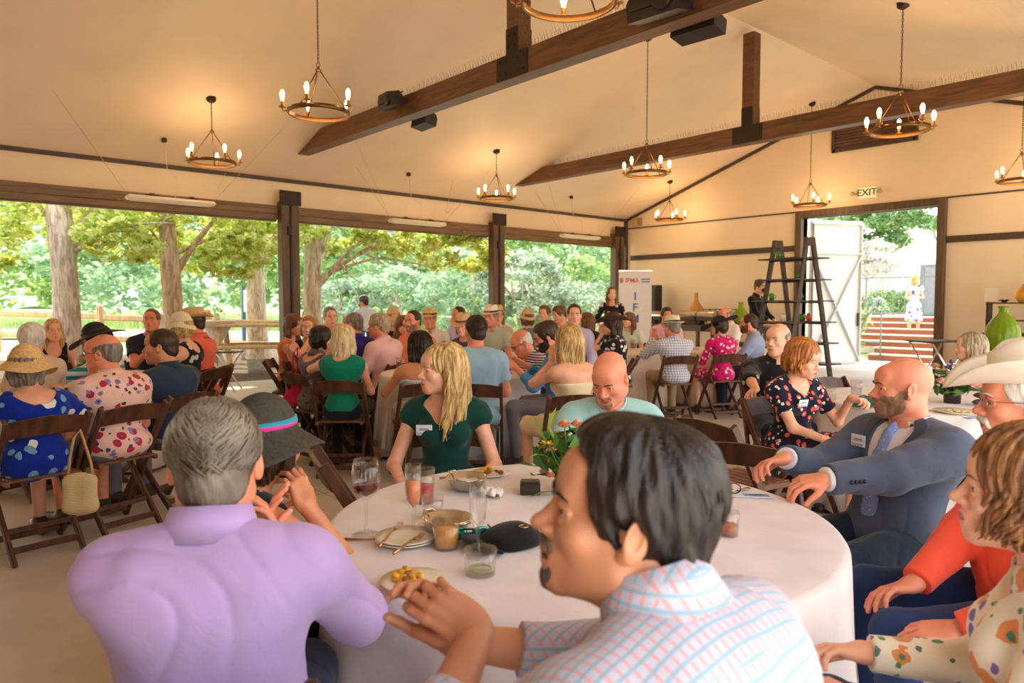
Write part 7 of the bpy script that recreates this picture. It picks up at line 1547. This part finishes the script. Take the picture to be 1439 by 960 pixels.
for i, (x, k_, lb) in enumerate(((.35, 2, 'orange lettered jar on the low plank of the dark ladder shelf'), (-.1, 2, 'white jar on the low plank behind the ladder leg'))):
    q = LSP + rotz(rl) @ np.array([-.2 * i, -math.copysign(.40, x), 0]); t = thing('small_jar', lb, 'jar', (q[0], q[1], .35 + k_ * .36 + .037)); g = G(); g.lathe([(0, 0), (.045, 0), (.048, .1), (.035, .12), (0, .12)], 16); g.obj('jar_body', (ORG, M_WHITE)[i], t); g = G(); g.lathe([(.036, .118), (.038, .14), (0, .142)], 14); g.obj('lid', STL, t)
# right sideboard with riser, big green glass
SB = PY(1418, 470, 14.3)
t = thing('riser_shelf', 'low black two tier riser with small dark dishes by the right edge', 'shelf', (SB[0] + .6, 14.6, 0))
g = G(); g.box((0, 0, .88), (2.2, .6, .05), bev=.006); g.obj('counter', M_ESP, t, False)
for sx in (-1, 1): g = G(); g.box((sx * 1.0, 0, .43), (.08, .5, .86), bev=.004); g.obj('support', M_ESP, t, False)
for z in (1.12, 1.42): g = G(); g.box((0, 0, z), (2.0, .3, .025), bev=.004); g.obj('tier', M_ESP, t, False)
for sx in (-1, 1): g = G(); g.box((sx * .98, 0, 1.17), (.03, .26, .54)); g.obj('end_frame', M_SPK, t, False)
for k_ in range(6):
    o_ = thing('dark_dish', 'small spiky dark dish on the black riser, one of a row', 'dish', (SB[0] - .15 + (k_ % 3) * .45, 14.55, 1.433 if k_ < 3 else 1.133), 0, 'dark dishes on the riser'); g = G(); petals(g, (0, 0, .01), 8, .12, .05, .3, .1); g.ball((0, 0, .015), (.05, .05, .015)); g.obj('dish_shell', M_SPK, o_, False)
t = thing('menu_card', 'white standing card at the left end of the black riser', 'card', (float(PY(1392, 428, 14.5)[0]), 14.55, 1.433)); g = G(); g.box((0, 0, .12), (.2, .02, .24), rot=eul(-8, 0, 0), bev=.003); g.obj('card', M_WHITE, t, False); g = G(); g.box((0, .04, .02), (.12, .08, .03)); g.obj('card_foot', M_WHITE, t, False)
jug((float(PY(1441, 425, 14.5)[0]), 14.55, 1.433), 'mustard yellow rounded pot at the right end of the riser', [(0, 0), (.10, 0), (.17, .08), (.17, .16), (.08, .26), (.06, .3)], plain('mustard_glaze', (214, 150, 40), .3), nm='yellow_pot')
q = PD(1408, 500, 8.4); t = thing('side_table', 'small round side table under the big green glass bottle', 'table', (q[0], q[1], 0)); g = G(); g.lathe([(0, .72), (.36, .72), (.36, .75), (0, .75)], 28); g.obj('tabletop', M_ESP, t); g = G(); g.tube([(0, 0, 0), (0, 0, .72)], .03, 10); g.lathe([(.24, 0), (.22, .03), (.03, .05)], 20); g.obj('pedestal', M_ESP, t)
t = thing('green_glass_bottle', 'big ribbed lime green glass bottle by the right edge', 'vase', (q[0], q[1], .75)); nb = [(.001, 0), (.10, 0), (.15, .10), (.185, .24), (.17, .38), (.10, .50), (.052, .55), (.045, .60), (.058, .63), (.050, .63), (.04, .60), (.046, .55), (.09, .49), (.16, .38), (.175, .24), (.14, .10), (.09, .012), (.001, .01)]
g = G(); g.lathe(nb, 60, caps=False, fn=lambda a, p: (p[0] * (1 + .025 * math.sin(15 * a)), p[1] * (1 + .025 * math.sin(15 * a)), p[2])); g.obj('bottle_body', GRG, t); g = G(); g.tube([(.055 * math.cos(a), .055 * math.sin(a), .63) for a in np.linspace(0, 2 * PI, 17)[:-1]], .006, 6, closed=True); g.obj('lip', GRG, t)
q = PD(1318, 500, 10.5); t = thing('tray_stand', 'folding steel tray stand with crossed legs right of the doorway', 'stand', (q[0], q[1], 0), YAW + .2)
for s in (-1, 1):
    g = G(); g.tube([(-.3 * s, -.22, 0), (.3 * s, -.22, .85), (.3 * s, .22, .85), (-.3 * s, .22, 0)], .013, 8); g.obj('crossed_leg', STL, t)
g = G(); g.box((0, 0, .865), (.72, .5, .02), bev=.01); g.obj('tray_top', M_SPK, t, False)
# ================================================================== outside furniture
SPX = fabric('white_spandex', (240, 232, 224))
def cocktail(px, d, label, H=1.1):
    p = WL((px - 719.5) / FPX * d, d); z = zt(p[0]) if p[0] < -12.9 else 0; t = thing('cocktail_table', label, 'table', (p[0], p[1], z + .02)); pr = [(.30, 0), (.24, .1), (.10, .35), (.075, .5), (.10, .68), (.22, .9), (.36, H - .02), (.38, H), (.37, H + .012), (0, H + .014)]
    g = G(); g.lathe(pr, 32, caps=False, fn=lambda a, q: (q[0] * (1 + .12 * math.cos(4 * a) * (q[2] < .3)), q[1] * (1 + .12 * math.cos(4 * a) * (q[2] < .3)), q[2])); g.obj('stretch_cover', SPX, t); g = G(); g.lathe([(0, H + .014), (.05, H + .014), (.06, H + .09), (.03, H + .16), (0, H + .16)], 12); g.obj('flower_pot', M_WHITE, t); g = G(); leaves(g, np.array([[random.gauss(0, .05), random.gauss(0, .05), H + .2 + random.gauss(0, .04)] for _ in range(24)]), .05); g.obj('sprig', M_LEAF4, t, False)
cocktail(305, 14.6, 'white stretch covered cocktail table beyond the coral shirt man'); cocktail(228, 16.2, 'white stretch covered cocktail table half behind the second tree'); cocktail(528, 17.8, 'white stretch covered cocktail table right of the apron server'); cocktail(648, 18.5, 'white stretch covered cocktail table beyond the violet shirt man')
p = PD(362, 480, 14.6); t = thing('picnic_table', 'weathered picnic table with benches beside the timber post outside', 'picnic table', (p[0], p[1], -.02), YAW + .15); t.scale = (1.15, 1.15, 1.3)
g = G(); 
for k_ in range(5): g.box((0, -.3 + k_ * .15, .76), (1.7, .14, .04), bev=.006)
g.obj('tabletop', M_RAIL, t, False)
for s in (-1, 1): g = G(); g.box((0, s * .68, .45), (1.7, .26, .04), bev=.006); g.obj('bench_seat', M_RAIL, t, False)
for s in (-1, 1): g = G(); g.bar((s * .6, -.6, 0), (s * .6, -.25, .74), .05, .09, up=(1, 0, 0)); g.bar((s * .6, .6, 0), (s * .6, .25, .74), .05, .09, up=(1, 0, 0)); g.bar((s * .6, -.75, .42), (s * .6, .75, .42), .05, .09); g.obj('trestle', M_RAIL, t, False)
p = PD(316, 510, 11.6); t = thing('folding_stand', 'white metal folding stand with crossed legs in the sun by the opening', 'stand', (p[0], p[1], 0), YAW)
for s in (-1, 1): g = G(); g.tube([(-.22 * s, -.15, 0), (.22 * s, -.15, .62), (.22 * s, .15, .62), (-.22 * s, .15, 0)], .012, 8); g.obj('crossed_leg', M_WHITE, t)
g = G(); g.box((0, 0, .63), (.5, .34, .02), bev=.006); g.obj('stand_top', M_SPK, t, False)
p = PD(346, 430, 19.5); t = thing('information_panel', 'blue grey upright panel frame beyond the fence', 'sign', (p[0], p[1], zt(p[0]))); g = G(); [g.box((s * .2, 0, .85), (.09, .09, 1.7)) for s in (-1, 1)]; g.obj('panel_frame', plain('slate_blue_metal', (74, 96, 120), .5), t, False); g = G(); g.box((0, 0, 1.3), (.32, .04, .6)); g.obj('panel_board', plain('pale_panel', (186, 196, 206), .5), t, False)
# name tags
name_tag('green', .082, .72, 6, 1.0, rz=0, y=.125); name_tag('suit', .09, .80, 8, .9, y=.14); name_tag('auburn', .06, .74, 10, .9, y=.14)
g_ = None
